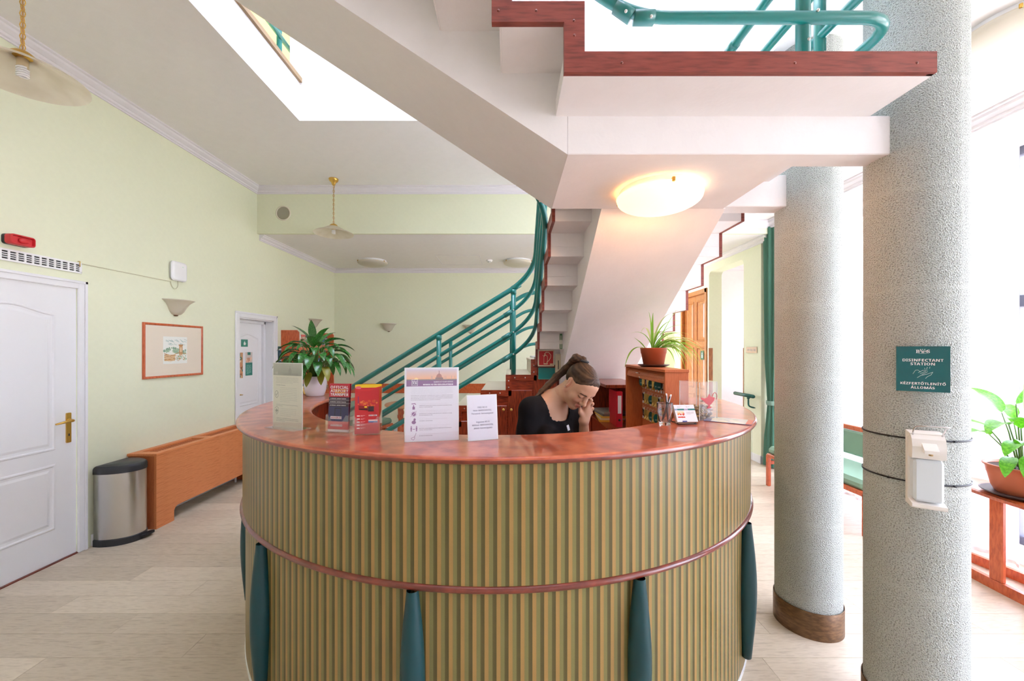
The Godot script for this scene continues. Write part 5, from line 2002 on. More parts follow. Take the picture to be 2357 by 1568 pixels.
	prism(st, lamp, Vector3(0, 0.098, w / 2 + 0.0016), Vector3.RIGHT, Vector3.UP, Vector3(0, 0, 0.0008))
	var logo := obj("logo", st, red, t)
	st = S(true)
	var ring := []
	for k in 14:
		var a := -0.9 + 4.0 * k / 13
		ring.append(Vector3(0.045 + cos(a) * 0.016, 0.118 + sin(a) * 0.02, w / 2 + 0.002))
	tube(st, ring, 0.0015, 6)
	obj("logo_handle", st, red, logo)
	st = S(true)
	lathe(st, [Vector2(0.0, 0.0), Vector2(0.0125, 0.0), Vector2(0.0125, 0.0022), Vector2(0.0, 0.0022)], Vector3.ZERO, 12)
	var coin := done(st)
	var coin_mats := [mat(C(200, 170, 110), 0.35, 0.8), mat(C(196, 192, 188), 0.35, 0.8), mat(C(170, 120, 76), 0.4, 0.8), mat(C(222, 206, 160), 0.4, 0.7)]
	rng.seed = 77
	var box_t := t.transform
	for k in 110:
		var o := place("coin", coin, coin_mats[k % 4])
		tag(o, "small coin lying in the clear donation box", "coin", "coins in the donation box")
		var layer := k / 120.0
		var y := 0.006 + layer * 0.066 + (0.03 if k > 108 else 0.0)
		var r := 0.048
		var p := Vector3(rng.randf_range(-r, r), y, rng.randf_range(-r, r))
		if k > 96:
			p = Vector3(rng.randf_range(0.0, r), y, rng.randf_range(0.01, r))
		o.transform = box_t * Transform3D(Basis.from_euler(Vector3(rng.randf_range(-1.2, 1.2), rng.randf_range(0, TAU), rng.randf_range(-1.2, 1.2))), p)
	# magazine lying flat
	im = canvas(280, 400, C(214, 216, 218))
	rect(im, 0, 0, 280, 60, C(110, 112, 150))
	for k in 20:
		disc(im, rng.randf_range(20, 260), rng.randf_range(70, 300), rng.randf_range(14, 40), [C(226, 222, 214), C(190, 200, 206), C(236, 226, 200), C(200, 208, 190)][k % 4])
	rect(im, 0, 350, 280, 50, C(226, 116, 106))
	var fl := Basis(Vector3.UP, 0.95) * Basis(Vector3.RIGHT, -PI / 2)
	t = thing("magazine", "thin glossy magazine lying flat near the counter's right end", "magazine", V(1.115, HT + 0.0005, 2.03))
	obj("pages", sheet(Vector3(0, 0.0, 0), fl, 0.15, 0.21, 0.003), print_mat(im, 0.25), t)

# make a loose lettering mesh a part of the thing added last under the given name
func attach_to_last(m: MeshInstance3D, called: String) -> void:
	var last: Node3D = null
	for c in get_children():
		if String(c.name).begins_with(called) and not String(c.name).begins_with("leaflet_") and c is Node3D:
			last = c
	remove_child(m)
	m.name = "lettering"
	last.add_child(m, true)
	m.transform = last.transform.affine_inverse()

# ---------------------------------------------------------------- behind the counter
func build_back_office() -> void:
	# key cabinet open towards the clerk
	var x0 := 0.954
	var x1 := 1.098
	var d0 := 2.45
	var d1 := 3.29
	var t := thing("key_cabinet", "open wooden key cabinet with rolled-up shutter behind the counter", "key cabinet", V(x0, 0.92, d0))
	t.position = Vector3.ZERO
	var top := 1.454
	var bot := 0.92
	for e in [[d0, d0 + 0.02], [d1 - 0.02, d1]]:
		var st := S()
		bb(st, x0, x1, bot, top - 0.018, e[0], e[1], 0.001)
		obj("side_panel", st, M.beech_up, t)
	var st := S()
	bb(st, x0 - 0.004, x1 + 0.004, top - 0.018, top, d0 - 0.004, d1 + 0.004, 0.002)
	obj("top_board", st, M.beech_up, t)
	st = S()
	bb(st, x1 - 0.012, x1, bot, top - 0.018, d0 + 0.02, d1 - 0.02)
	obj("back_panel", st, M.beech_up, t)
	st = S()
	bb(st, x0, x1 - 0.012, bot, bot + 0.018, d0 + 0.02, d1 - 0.02)
	obj("bottom_board", st, M.beech_up, t)
	for k in 4:
		st = S()
		var a := k * 0.42
		box(st, V(x0 + 0.062 - cos(a) * 0.052, top - 0.078 + sin(a) * 0.05, (d0 + d1) * 0.5), Vector3(0.012, 0.024, d1 - d0 - 0.05), 0.004, Basis(Vector3.BACK, -a))
		obj("shutter_slat", st, M.beech_up, t)
	st = S(true)
	tube(st, [V(x0 - 0.002, top - 0.05, 2.92), V(x0 - 0.02, top - 0.048, 2.92), V(x0 - 0.02, top - 0.048, 2.98), V(x0 - 0.002, top - 0.05, 2.98)], 0.0035, 7)
	obj("shutter_handle", st, M.chrome, t)
	st = S(true)
	ball(st, V(x0 + 0.004, top - 0.082, 2.95), Vector3(0.006, 0.008, 0.008), 10, 6)
	obj("lock", st, M.chrome, t)
	var hooks := [1.372, 1.252, 1.128, 1.0]
	for r in 3:
		st = S()
		for k in 9:
			var d := 2.80 + 0.056 * k
			bb(st, x1 - 0.0145, x1 - 0.012, hooks[r] - 0.108, hooks[r] - 0.09, d - 0.014, d + 0.014)
		var lb := obj("number_labels", st, M.paper, t)
		lb.set_meta("kind", "stuff")
	# keys: brass fobs, teal oval tags, dark bunches
	var protos := []
	for kind in 3:
		var o := Node3D.new()
		st = S(true)
		var ring := []
		for k in 10:
			ring.append(Vector3(cos(TAU * k / 10) * 0.01, -0.012 + sin(TAU * k / 10) * 0.012, 0))
		tube(st, ring, 0.001, 5, false, true)
		place("ring", done(st), M.chrome, o)
		st = S()
		if kind == 0:
			prism(st, rrect(-0.012, -0.09, 0.012, -0.022, 0.006, 3), Vector3(0, 0, -0.002), Vector3.RIGHT, Vector3.UP, Vector3(0, 0, 0.004))
			lathe(st, [Vector2(0.0, -0.098), Vector2(0.014, -0.097), Vector2(0.016, -0.09), Vector2(0.01, -0.082), Vector2(0.005, -0.07)], Vector3.ZERO, 12)
			place("fob", done(st), M.gold, o)
		elif kind == 1:
			var el := PackedVector2Array()
			for k in 16:
				el.append(Vector2(cos(TAU * k / 16) * 0.019, -0.056 + sin(TAU * k / 16) * 0.034))
			prism(st, el, Vector3(0, 0, -0.0015), Vector3.RIGHT, Vector3.UP, Vector3(0, 0, 0.003))
			place("tag", done(st), M.tag_teal, o)
			st = S()
			words(st, "20%d" % (kind + 4), Vector3(0, -0.066, 0.0017), Basis.IDENTITY, 0.009, true)
			place("number", done(st), mat(C(190, 220, 214), 0.5), o)
		else:
			box(st, Vector3(0, -0.05, 0), Vector3(0.012, 0.06, 0.003), 0.002, Basis(Vector3.BACK, 0.1))
			place("fob", done(st), M.black, o)
			st = S()
			box(st, Vector3(0.008, -0.046, 0.003), Vector3(0.005, 0.05, 0.002), 0.001, Basis(Vector3.BACK, -0.12))
			ball(st, Vector3(0.006, -0.022, 0.003), Vector3(0.009, 0.009, 0.0015), 8, 4)
			place("blade", done(st), M.screw, o)
		protos.append(o)
	var order := [[1, 0, 2, 0, 1, 0, 1, 1, 2], [0, 2, 0, 0, 1, 0, 0, 2, 0], [0, 2, 0, 0, 1, 0, 1, 0, 2]]
	var kinds := ["brass hotel key fob in the %s row of the key cabinet", "teal oval room tag in the %s row of the key cabinet", "dark key bunch in the %s row of the key cabinet"]
	rng.seed = 12
	for r in 3:
		for k in 9:
			if (r == 1 and k == 8) or (r == 2 and k == 8):
				continue
			var kind: int = order[r][8 - k]
			var o: Node3D = protos[kind].duplicate()
			o.name = numbered("room_key")
			add_child(o)
			tag(o, kinds[kind] % ["top", "middle", "lower"][r], "key", "room keys in the key cabinet")
			o.position = V(x1 - 0.03, hooks[r], 2.80 + 0.056 * k)
			o.rotation.y = -0.75 + rng.randf_range(-0.25, 0.25)
	for o in protos:
		o.free()
	# low shelf unit beside it with binder and papers
	t = thing("shelf_unit", "dark red open shelf unit behind the seated clerk", "shelf", Vector3.ZERO)
	for e in [[0.0, 0.0], [1.0, 1.0]]:
		pass
	st = S()
	bb(st, 0.80, 1.12, 1.255, 1.283, 3.32, 4.02, 0.004)
	obj("top_board", st, M.mahogany, t)
	st = S()
	bb(st, 0.80, 1.12, 0.905, 0.925, 3.32, 4.02, 0.003)
	obj("shelf", st, M.mahogany, t)
	st = S()
	bb(st, 1.10, 1.12, 0.925, 1.255, 3.32, 4.02)
	obj("back_panel", st, M.mahogany, t)
	for e in [[3.32, 3.34, 0.905], [4.0, 4.02, 1.255]]:
		st = S()
		bb(st, 0.81, 1.10, 0.0, e[2], e[0], e[1])
		obj("side_panel", st, M.mahogany, t)
	st = S()
	bb(st, 0.82, 1.1, 0.0, 0.905, 3.34, 4.0)
	obj("body", st, M.mahogany, t)
	t = thing("ring_binder", "red ring binder with white spine label on the dark shelf", "binder", V(0.918, 0.925, 3.42), PI / 2)
	st = S()
	box(st, Vector3(0.05, 0.15, 0), Vector3(0.26, 0.3, 0.05), 0.003)
	obj("cover", st, mat(C(200, 30, 52), 0.4), t)
	st = S()
	box(st, Vector3(-0.081, 0.19, 0), Vector3(0.001, 0.15, 0.03))
	obj("spine_label", st, M.paper, t)
	st = S(true)
	tube(st, [Vector3(-0.0795, 0.06, 0), Vector3(-0.082, 0.06, 0)], 0.01, 12)
	obj("finger_ring", st, M.black, t)
	var y := 0.925
	for k in 5:
		var c: Color = [C(226, 168, 60), C(236, 220, 180), C(226, 190, 90), C(120, 124, 124), C(150, 150, 146)][k]
		st = S()
		box(st, Vector3(0, 0.009, 0), Vector3(0.22, 0.018, 0.3), 0.002)
		var o := obj("folder", st, mat(c, 0.6))
		tag(o, ["yellow folder at the bottom of the stack on the dark shelf", "cream folder second from the bottom of the stack on the dark shelf", "mustard folder in the middle of the stack on the dark shelf", "dark grey folder second from the top of the stack on the dark shelf", "light grey folder on top of the stack on the dark shelf"][k], "folder", "folders stacked on the dark shelf")
		o.position = V(0.93, y, 3.72)
		o.rotation.y = 0.06 * (k - 2)
		y += 0.018
	# signs by the stairs
	t = thing("fire_sign", "red and white fire extinguisher sign below the white stair risers", "sign", V(0.371, 1.487, 4.117))
	var im := canvas(256, 256, C(232, 222, 196))
	rect(im, 18, 16, 222, 222, C(200, 28, 34))
	var cr := C(240, 222, 186)
	stroke(im, [Vector2(94, 220), Vector2(94, 106), Vector2(110, 84), Vector2(136, 84), Vector2(150, 106), Vector2(150, 220)], 6.0, cr)
	rect(im, 90, 210, 64, 14, cr)
	stroke(im, [Vector2(104, 84), Vector2(104, 58), Vector2(130, 34), Vector2(170, 36), Vector2(204, 78), Vector2(200, 120), Vector2(176, 160), Vector2(136, 194)], 8.0, cr)
	stroke(im, [Vector2(78, 84), Vector2(94, 96), Vector2(124, 66)], 6.0, cr)
	rect(im, 190, 212, 46, 20, cr)
	obj("plate", sheet(Vector3(0, 0, 0.004), Basis.IDENTITY, 0.168, 0.168, 0.004), print_mat(im, 0.45), t)
	t = thing("emergency_sign", "teal emergency numbers sign below the fire extinguisher sign", "sign", V(0.40, 1.325, 4.19))
	im = canvas(256, 150, C(0, 138, 136))
	for e in [[0, 0, 256, 4], [0, 146, 256, 4], [0, 0, 4, 150], [252, 0, 4, 150]]:
		rect(im, e[0], e[1], e[2], e[3], C(120, 196, 190))
	obj("plate", sheet(Vector3(0, 0, 0.003), Basis.IDENTITY, 0.205, 0.122, 0.003), print_mat(im, 0.4), t)
	st = S()
	for e in [["MENTŐK", 0.042], ["TŰZOLTÓK", 0.017], ["RENDŐRSÉG", -0.008]]:
		words(st, e[0], Vector3(-0.094, e[1], 0.0042), Basis.IDENTITY, 0.013, true, -1, "Droid Serif")
	for k in 3:
		words(st, ["104", "105", "107"][k], Vector3(0.092, 0.042 - 0.025 * k, 0.0042), Basis.IDENTITY, 0.013, true, 1, "Droid Serif")
	words(st, "SEGÉLYHÍVÓ SZÁMOK  112", Vector3(-0.094, -0.034, 0.0042), Basis.IDENTITY, 0.0095, true, -1, "Droid Serif")
	obj("lettering", st, mat(C(196, 232, 226), 0.5), t)
	t = thing("wall_device", "slim cream intercom device on the stair riser next to the fire sign", "device", V(0.498, 1.42, 4.115))
	st = S()
	moulded(st, rrect(-0.033, -0.112, 0.033, 0.112, 0.016), [[0.0, 0.0], [0.0, 0.03], [0.004, 0.036], [0.014, 0.04]], Vector3.ZERO, Vector3.RIGHT, Vector3.UP, Vector3.BACK)
	obj("case", st, mat(C(222, 208, 182), 0.5), t)
	st = S()
	box(st, Vector3(-0.004, 0.0, 0.0405), Vector3(0.008, 0.09, 0.0015))
	obj("slot", st, M.black, t)
	t = thing("safety_label", "narrow green and white safety label on a stair riser", "label", V(0.492, 1.655, 3.852))
	im = canvas(32, 160, C(226, 220, 204))
	rect(im, 2, 4, 28, 66, C(74, 128, 84))
	rect(im, 2, 104, 28, 52, C(74, 128, 84))
	rect(im, 12, 20, 8, 130, C(230, 228, 216))
	rect(im, 6, 64, 20, 44, C(230, 228, 216))
	obj("plate", sheet(Vector3(0, 0, 0.002), Basis.IDENTITY, 0.028, 0.155, 0.002), print_mat(im, 0.5), t)

# ---------------------------------------------------------------- the clerk: distance fields meshed as surface nets
# a primitive is [kind, centre, reach, k, sign, data...]; kind 0 tapered capsule, kind 1 ellipsoid
func cap(a: Vector3, b: Vector3, ra: float, rb: float, k := 0.03, sg := 1.0) -> Array:
	return [0, (a + b) * 0.5, (a - b).length() * 0.5 + maxf(ra, rb), k, sg, a, b - a, 1.0 / maxf((b - a).length_squared(), 1e-9), ra, rb - ra]

func ell(c: Vector3, r: Vector3, b := Basis.IDENTITY, k := 0.03, sg := 1.0) -> Array:
	return [1, c, maxf(r.x, maxf(r.y, r.z)), k, sg, b.transposed(), r]

func field(prims: Array, p: Vector3) -> float:
	var d := 1.0
	for q in prims:
		var k: float = q[3]
		var far: float = p.distance_to(q[1]) - q[2]
		if q[4] > 0.0 and far > d + k:
			continue
		if q[4] < 0.0 and far > -d + k and far > 0.02:
			continue
		var e: float
		if q[0] == 0:
			var ap: Vector3 = p - q[5]
			var h := clampf(ap.dot(q[6]) * q[7], 0.0, 1.0)
			e = (ap - q[6] * h).length() - (q[8] + q[9] * h)
		else:
			var l: Vector3 = q[5] * (p - q[1])
			var r: Vector3 = q[6]
			var k0 := (l / r).length()
			var k1 := (l / (r * r)).length()
			e = k0 * (k0 - 1.0) / maxf(k1, 1e-6)
		if q[4] > 0.0:
			var h := clampf(0.5 + 0.5 * (d - e) / k, 0.0, 1.0)
			d = lerpf(d, e, h) - k * h * (1.0 - h)
		else:
			var h := clampf(0.5 - 0.5 * (d + e) / k, 0.0, 1.0)
			d = lerpf(d, -e, h) + k * h * (1.0 - h)
	return d

func nets(st: SurfaceTool, f: Callable, lo: Vector3, hi: Vector3, cell: float, paint: Callable) -> void:
	var bs := 4
	var n := Vector3i(((hi - lo) / (cell * bs)).ceil())
	var w := n.x * bs + 1
	var hgt := n.y * bs + 1
	var dep := n.z * bs + 1
	var val := PackedFloat32Array()
	val.resize(w * hgt * dep)
	val.fill(9.0)
	var blocks := []
	var half := cell * bs * 0.5
	for bz in n.z:
		for by in n.y:
			for bx in n.x:
				var c := lo + Vector3(bx + 0.5, by + 0.5, bz + 0.5) * cell * bs
				if absf(f.call(c)) < half * 2.3:
					blocks.append(Vector3i(bx, by, bz) * bs)
	for b in blocks:
		for z in range(b.z, b.z + bs + 1):
			for y in range(b.y, b.y + bs + 1):
				var row: int = (z * hgt + y) * w
				for x in range(b.x, b.x + bs + 1):
					if val[row + x] == 9.0:
						val[row + x] = f.call(lo + Vector3(x, y, z) * cell)
	var id := {}
	var verts := PackedVector3Array()
	var step := [1, w, w * hgt]
	var edges := [[0, 1], [0, 2], [0, 4], [1, 3], [1, 5], [2, 3], [2, 6], [3, 7], [4, 5], [4, 6], [5, 7], [6, 7]]
	for b in blocks:
		for z in range(b.z, b.z + bs):
			for y in range(b.y, b.y + bs):
				for x in range(b.x, b.x + bs):
					var at: int = (z * hgt + y) * w + x
					var v := [val[at], val[at + 1], val[at + w], val[at + w + 1], val[at + w * hgt], val[at + w * hgt + 1], val[at + w * hgt + w], val[at + w * hgt + w + 1]]
					var m := 0
					for i in 8:
						if v[i] < 0.0:
							m |= 1 << i
					if m == 0 or m == 255:
						continue
					var s := Vector3.ZERO
					var c := 0
					for e in edges:
						var a: float = v[e[0]]
						var q: float = v[e[1]]
						if (a < 0.0) != (q < 0.0):
							var t := a / (a - q)
							var pa := Vector3(e[0] & 1, (e[0] >> 1) & 1, e[0] >> 2)
							var pb := Vector3(e[1] & 1, (e[1] >> 1) & 1, e[1] >> 2)
							s += pa.lerp(pb, t)
							c += 1
					id[at] = verts.size()
					verts.append(lo + (Vector3(x, y, z) + s / c) * cell)
	var col := PackedColorArray()
	for p in verts:
		col.append(paint.call(p))
	var emit := func(i: int) -> void:
		st.set_color(col[i])
		st.add_vertex(verts[i])
	for at in id:
		for ax in 3:
			var a: float = val[at]
			var q: float = val[at + step[ax]]
			if (a < 0.0) == (q < 0.0):
				continue
			var u: int = step[(ax + 1) % 3]
			var v: int = step[(ax + 2) % 3]
			var k := [at, at - u, at - u - v, at - v]
			if not (id.has(k[1]) and id.has(k[2]) and id.has(k[3])):
				continue
			var o := [0, 2, 1, 0, 3, 2] if a < 0.0 else [0, 1, 2, 0, 2, 3]
			for i in o:
				emit.call(id[k[i]])

func build_person() -> void:
	var t := thing("person", "person in black top with dark ponytail bending forward behind the counter, hand at face", "person", Vector3.ZERO)
	var F := Vector3(0.26, -0.70, 0.665).normalized()
	var L := Vector3(0.82, -0.2, -0.53)
	L = (L - F * L.dot(F)).normalized()
	var U := F.cross(L).normalized()
	var B := Basis(L, U, F)
	var hc := V(0.371, 1.388, 2.1)
	var H := func(x: float, y: float, z: float) -> Vector3: return hc + B * Vector3(x, y, z)
	var Bi := B.transposed()
	var neck_b := V(0.222, 1.285, 2.2)
	# head
	var head := [ell(H.call(0, 0.022, -0.018), Vector3(0.071, 0.08, 0.09), B), ell(H.call(0, -0.03, 0.022), Vector3(0.057, 0.078, 0.06), B, 0.04), ell(H.call(0, 0.045, 0.042), Vector3(0.056, 0.044, 0.04), B, 0.03)]
	for s in [-1.0, 1.0]:
		head.append(cap(H.call(s * 0.046, -0.045, -0.002), H.call(s * 0.012, -0.098, 0.05), 0.024, 0.017, 0.028))
		head.append(ell(H.call(s * 0.034, -0.036, 0.052), Vector3(0.025, 0.023, 0.021), B, 0.02))
	head.append(ell(H.call(0, -0.101, 0.058), Vector3(0.017, 0.014, 0.015), B, 0.018))
	head.append(ell(H.call(0, 0.017, 0.07), Vector3(0.046, 0.012, 0.014), B, 0.02))
	for s in [-1.0, 1.0]:
		head.append(ell(H.call(s * 0.031, -0.003, 0.094), Vector3(0.017, 0.011, 0.013), B, 0.014, -1.0))
		head.append(ell(H.call(s * 0.031, -0.003, 0.071), Vector3(0.0145, 0.0125, 0.0135), B, 0.006))
	head.append(cap(H.call(0, 0.008, 0.08), H.call(0, -0.032, 0.102), 0.0075, 0.0105, 0.012))
	head.append(ell(H.call(0, -0.036, 0.101), Vector3(0.011, 0.0105, 0.0115), B, 0.008))
	for s in [-1.0, 1.0]:
		head.append(ell(H.call(s * 0.0115, -0.041, 0.091), Vector3(0.0075, 0.007, 0.009), B, 0.006))
	head.append(cap(H.call(-0.017, -0.066, 0.079), H.call(0, -0.0635, 0.0885), 0.004, 0.0062, 0.006))
	head.append(cap(H.call(0.017, -0.066, 0.079), H.call(0, -0.0635, 0.0885), 0.004, 0.0062, 0.006))
	head.append(cap(H.call(-0.012, -0.0745, 0.08), H.call(0.012, -0.0745, 0.08), 0.0066, 0.0066, 0.007))
	head.append(ell(H.call(0, -0.0692, 0.094), Vector3(0.019, 0.0014, 0.008), B, 0.003, -1.0))
	for s in [-1.0, 1.0]:
		var eb: Basis = B * Basis(Vector3.UP, s * 0.45) * Basis(Vector3.RIGHT, -0.2)
		head.append(ell(H.call(s * 0.074, -0.004, -0.012), Vector3(0.0075, 0.031, 0.019), eb, 0.008))
		head.append(ell(H.call(s * 0.082, 0.0, -0.006), Vector3(0.005, 0.019, 0.010), eb, 0.005, -1.0))
	head.append(cap(H.call(0, -0.045, -0.035), neck_b, 0.047, 0.056, 0.03))
	var skin := Color(0.70, 0.40, 0.26)
	var paint_head := func(p: Vector3) -> Color:
		var l: Vector3 = Bi * (p - hc)
		var c := skin
		var ax := absf(l.x)
		if l.z > 0.06:
			if ax < 0.021 and l.y < -0.0585 and l.y > -0.0815 + ax * 0.35 and l.z > 0.076:
				c = c.lerp(Color(0.58, 0.2, 0.18), 0.75)
			var brow := l.y - (0.0155 - pow((ax - 0.03) / 0.03, 2.0) * 0.006)
			if ax > 0.012 and ax < 0.05 and absf(brow) < 0.0036:
				c = Color(0.10, 0.055, 0.035)
			var lash := l.y - (-0.0085 + pow((ax - 0.031) / 0.018, 2.0) * 0.004)
			if absf(ax - 0.031) < 0.016 and absf(lash) < 0.0022:
				c = Color(0.05, 0.028, 0.02)
			if Vector2(ax - 0.036, (l.y + 0.04)).length() < 0.02:
				c = c.lerp(Color(0.62, 0.29, 0.2), 0.35)
			if l.z > 0.1:
				c = c.lerp(Color(0.62, 0.28, 0.2), 0.25)
		if ax > 0.068:
			c = c.lerp(Color(0.62, 0.25, 0.17), 0.3)
		return c
	var st := S(true)
	nets(st, func(p): return field(head, p), hc - Vector3(0.2, 0.15, 0.15), hc + Vector3(0.12, 0.14, 0.14), 0.0033, paint_head)
	# torso, arms, legs
	var sr := V(0.112, 1.262, 2.10)
	var sl := V(0.362, 1.215, 2.30)
	var sax := (sl - sr).normalized()
	var tb := Basis(sax, Vector3.UP, sax.cross(Vector3.UP)).orthonormalized()
	var wl: Vector3 = V(0.3912, 1.2027, 2.1100)
	var el := V(0.41, 0.966, 2.2)
	var torso := [ell(V(0.232, 1.12, 2.22), Vector3(0.152, 0.165, 0.10), tb), cap(V(0.215, 1.25, 2.23), V(0.2, 0.95, 2.33), 0.08, 0.11, 0.06), cap(sr, neck_b, 0.05, 0.055, 0.05), cap(neck_b, sl, 0.055, 0.05, 0.05), cap(V(0.2, 0.95, 2.33), V(0.18, 0.74, 2.42), 0.115, 0.14, 0.06), ell(V(0.285, 1.10, 2.13), Vector3(0.055, 0.055, 0.05), tb, 0.05), ell(V(0.185, 1.12, 2.06), Vector3(0.055, 0.055, 0.05), tb, 0.05)]
	var arm_r := [cap(sr, V(0.07, 1.0, 2.06), 0.052, 0.043, 0.03), cap(V(0.07, 1.0, 2.06), V(0.2, 0.955, 1.90), 0.04, 0.027, 0.02)]
	var arm_l := [cap(sl, el, 0.05, 0.041, 0.03)]
	var legs := []
	for s in [[0.09, 0.13], [0.27, 0.33]]:
		legs.append(cap(V(s[0], 0.72, 2.40), V(s[1], 0.70, 2.03), 0.085, 0.06, 0.05))
		legs.append(cap(V(s[1], 0.70, 2.03), V(s[1], 0.32, 2.08), 0.056, 0.04, 0.03))
		legs.append(cap(V(s[1], 0.31, 2.1), V(s[1], 0.29, 1.93), 0.038, 0.03, 0.03))
	var body := torso + arm_r + arm_l + legs + [cap(neck_b, H.call(0, -0.05, -0.035), 0.056, 0.047, 0.03)]
	var trouser := Color(0.012, 0.012, 0.014)
	nets(st, func(p): return field(body, p), V(-0.02, 0.22, 2.62), V(0.52, 1.34, 1.84), 0.012, func(p): return trouser if p.y < 0.86 and p.z > -9.0 and not (p.z > -2.0 and p.y > 0.86) else skin)
	# forearm and left hand at the face
	var hand := [cap(el, wl, 0.038, 0.0235, 0.02)]
	var palm: Vector3 = V(0.3980, 1.2510, 2.1100)
	var mcp := [V(0.4052, 1.2842, 2.0870), V(0.4191, 1.2731, 2.1000), V(0.4271, 1.2545, 2.1170), V(0.4261, 1.2331, 2.1350)]
	for q in mcp:
		hand.append(cap(wl, q, 0.02, 0.0115, 0.014))
	hand.append(ell(palm, Vector3(0.026, 0.03, 0.021), Basis.IDENTITY, 0.015))
	var tips := [[V(0.4227, 1.3132, 2.0730), V(0.4142, 1.3286, 2.0870), V(0.4006, 1.3229, 2.1050)], [V(0.4324, 1.2932, 2.0870), V(0.4212, 1.3022, 2.1050), V(0.4067, 1.2946, 2.1190)], [V(0.4371, 1.2648, 2.1100), V(0.4245, 1.2715, 2.1270), V(0.4087, 1.2669, 2.1350)], [V(0.4350, 1.2392, 2.1330), V(0.4234, 1.2444, 2.1450), V(0.4105, 1.2422, 2.1510)]]
	for i in 4:
		var j: Array = tips[i]
		hand.append(cap(mcp[i], j[0], 0.0098, 0.0088, 0.005))
		hand.append(cap(j[0], j[1], 0.0088, 0.008, 0.003))
		hand.append(cap(j[1], j[2], 0.008, 0.0066, 0.003))
	hand.append(cap(V(0.3816, 1.2236, 2.0950), V(0.3686, 1.2478, 2.0870), 0.0135, 0.0105, 0.012))
	hand.append(cap(V(0.3686, 1.2478, 2.0870), V(0.3682, 1.2713, 2.0970), 0.0105, 0.0078, 0.004))
	nets(st, func(p): return field(hand, p), palm - Vector3(0.075, 0.17, 0.15), palm + Vector3(0.075, 0.1, 0.1), 0.0033, func(p): return skin.lerp(Color(0.62, 0.29, 0.2), 0.2))
	var m := mat(Color.WHITE, 0.5)
	m.vertex_color_use_as_albedo = true
	m.subsurf_scatter_enabled = true
	m.subsurf_scatter_strength = 0.08
	obj("body", st, m, t)
	# black top, cut out at the neck
	st = S(true)
	var cloth := torso + [cap(sr, V(0.072, 1.01, 2.062), 0.056, 0.05, 0.03), cap(sl, sl.lerp(el, 0.6), 0.056, 0.05, 0.03)]
	var nb := V(0.25, 1.325, 2.15)
	var nax := (Vector3(0.12, 0.9, 0.42)).normalized()
	var shirt := func(p: Vector3) -> float:
		var d := field(cloth, p) - 0.008
		d += 0.0026 * sin(p.x * 70.0 + p.y * 46.0 + sin(p.z * 40.0) * 1.4) * smoothstep(1.28, 1.12, p.y)
		var l := p - nb
		var along := l.dot(nax)
		var r := (l - nax * along).length()
		var hole := maxf(0.083 - r, -along - 0.12)
		return maxf(d, hole if along > -0.12 else -1.0)
	nets(st, shirt, V(-0.02, 0.84, 2.5), V(0.5, 1.36, 1.92), 0.005, func(_p): return Color.WHITE)
	var cm := mat(C(24, 23, 26), 0.85, 0.0, 0.3)
	obj("top", st, cm, t)
	# hair: cap drawn back to the tie, ponytail over the shoulder
	var tie: Vector3 = H.call(0.0, 0.078, -0.088)
	var noise := FastNoiseLite.new()
	noise.seed = 4
	noise.frequency = 1.0
	var skull := [ell(H.call(0, 0.024, -0.02), Vector3(0.078, 0.087, 0.0965), B), ell(H.call(0, 0.05, 0.04), Vector3(0.06, 0.046, 0.044), B, 0.03), cap(tie, H.call(0, 0.05, -0.06), 0.018, 0.036, 0.02)]
	var tail := [cap(tie, H.call(-0.006, 0.09, -0.099), 0.019, 0.02, 0.012)]
	var tp := [H.call(-0.006, 0.09, -0.099), H.call(-0.034, 0.078, -0.122), V(0.3116, 1.4689, 2.2150), V(0.2572, 1.4247, 2.2250), V(0.2111, 1.3833, 2.2000), V(0.1700, 1.3510, 2.1650), V(0.1324, 1.3245, 2.1300)]
	var rad := [0.02, 0.021, 0.021, 0.019, 0.016, 0.011, 0.004]
	for i in tp.size() - 1:
		tail.append(cap(tp[i], tp[i + 1], rad[i], rad[i + 1], 0.012))
	var strand := func(p: Vector3) -> float:
		var l: Vector3 = Bi * (p - tie)
		return atan2(l.x, -l.y + l.z * 0.2) * 26.0 + l.length() * 9.0
	var hair := func(p: Vector3) -> float:
		var l: Vector3 = Bi * (p - hc)
		var d := field(skull, p) + 0.0009 * sin(strand.call(p))
		var cut := l.dot(Vector3(0, -0.62, 0.785)) - 0.0155 - 0.006 * noise.get_noise_2d(l.x * 60.0, l.y * 20.0)
		cut = maxf(cut, (-0.05 - l.y) * 0.8 if l.z < 0.02 else -1.0)
		var ear := 0.026 - Vector2((l.y + 0.006) * 0.8, l.z + 0.008).length()
		if absf(l.x) > 0.05:
			cut = maxf(cut, ear)
		d = maxf(d + 0.0058 * smoothstep(-0.03, 0.0, cut), cut)
		var e := field(tail, p) + 0.0012 * sin((p.x * 0.62 - p.y * 0.78) * 420.0)
		return minf(d, e)
	st = S(true)
	nets(st, hair, hc - Vector3(0.29, 0.16, 0.17), hc + Vector3(0.14, 0.16, 0.15), 0.0036, func(p): 
		var s: float = 0.5 + 0.5 * sin(strand.call(p) * 0.5 + 2.0 * noise.get_noise_3d(p.x * 40.0, p.y * 40.0, p.z * 40.0))
		return Color(0.034, 0.02, 0.013).lerp(Color(0.11, 0.062, 0.036), s * 0.75))
	var hm := mat(Color.WHITE, 0.5, 0.0, 0.35)
	hm.vertex_color_use_as_albedo = true
	obj("hair", st, hm, t)
	st = S(true)
	var ring := []
	var axis: Vector3 = (H.call(-0.004, 0.108, -0.104) - H.call(0, 0.05, -0.06)).normalized()
	var sd := axis.cross(B.x).normalized()
	var mid: Vector3 = tie + axis * 0.014
	for k in 16:
		ring.append(mid + (B.x * cos(TAU * k / 16) + sd * sin(TAU * k / 16)) * 0.023)
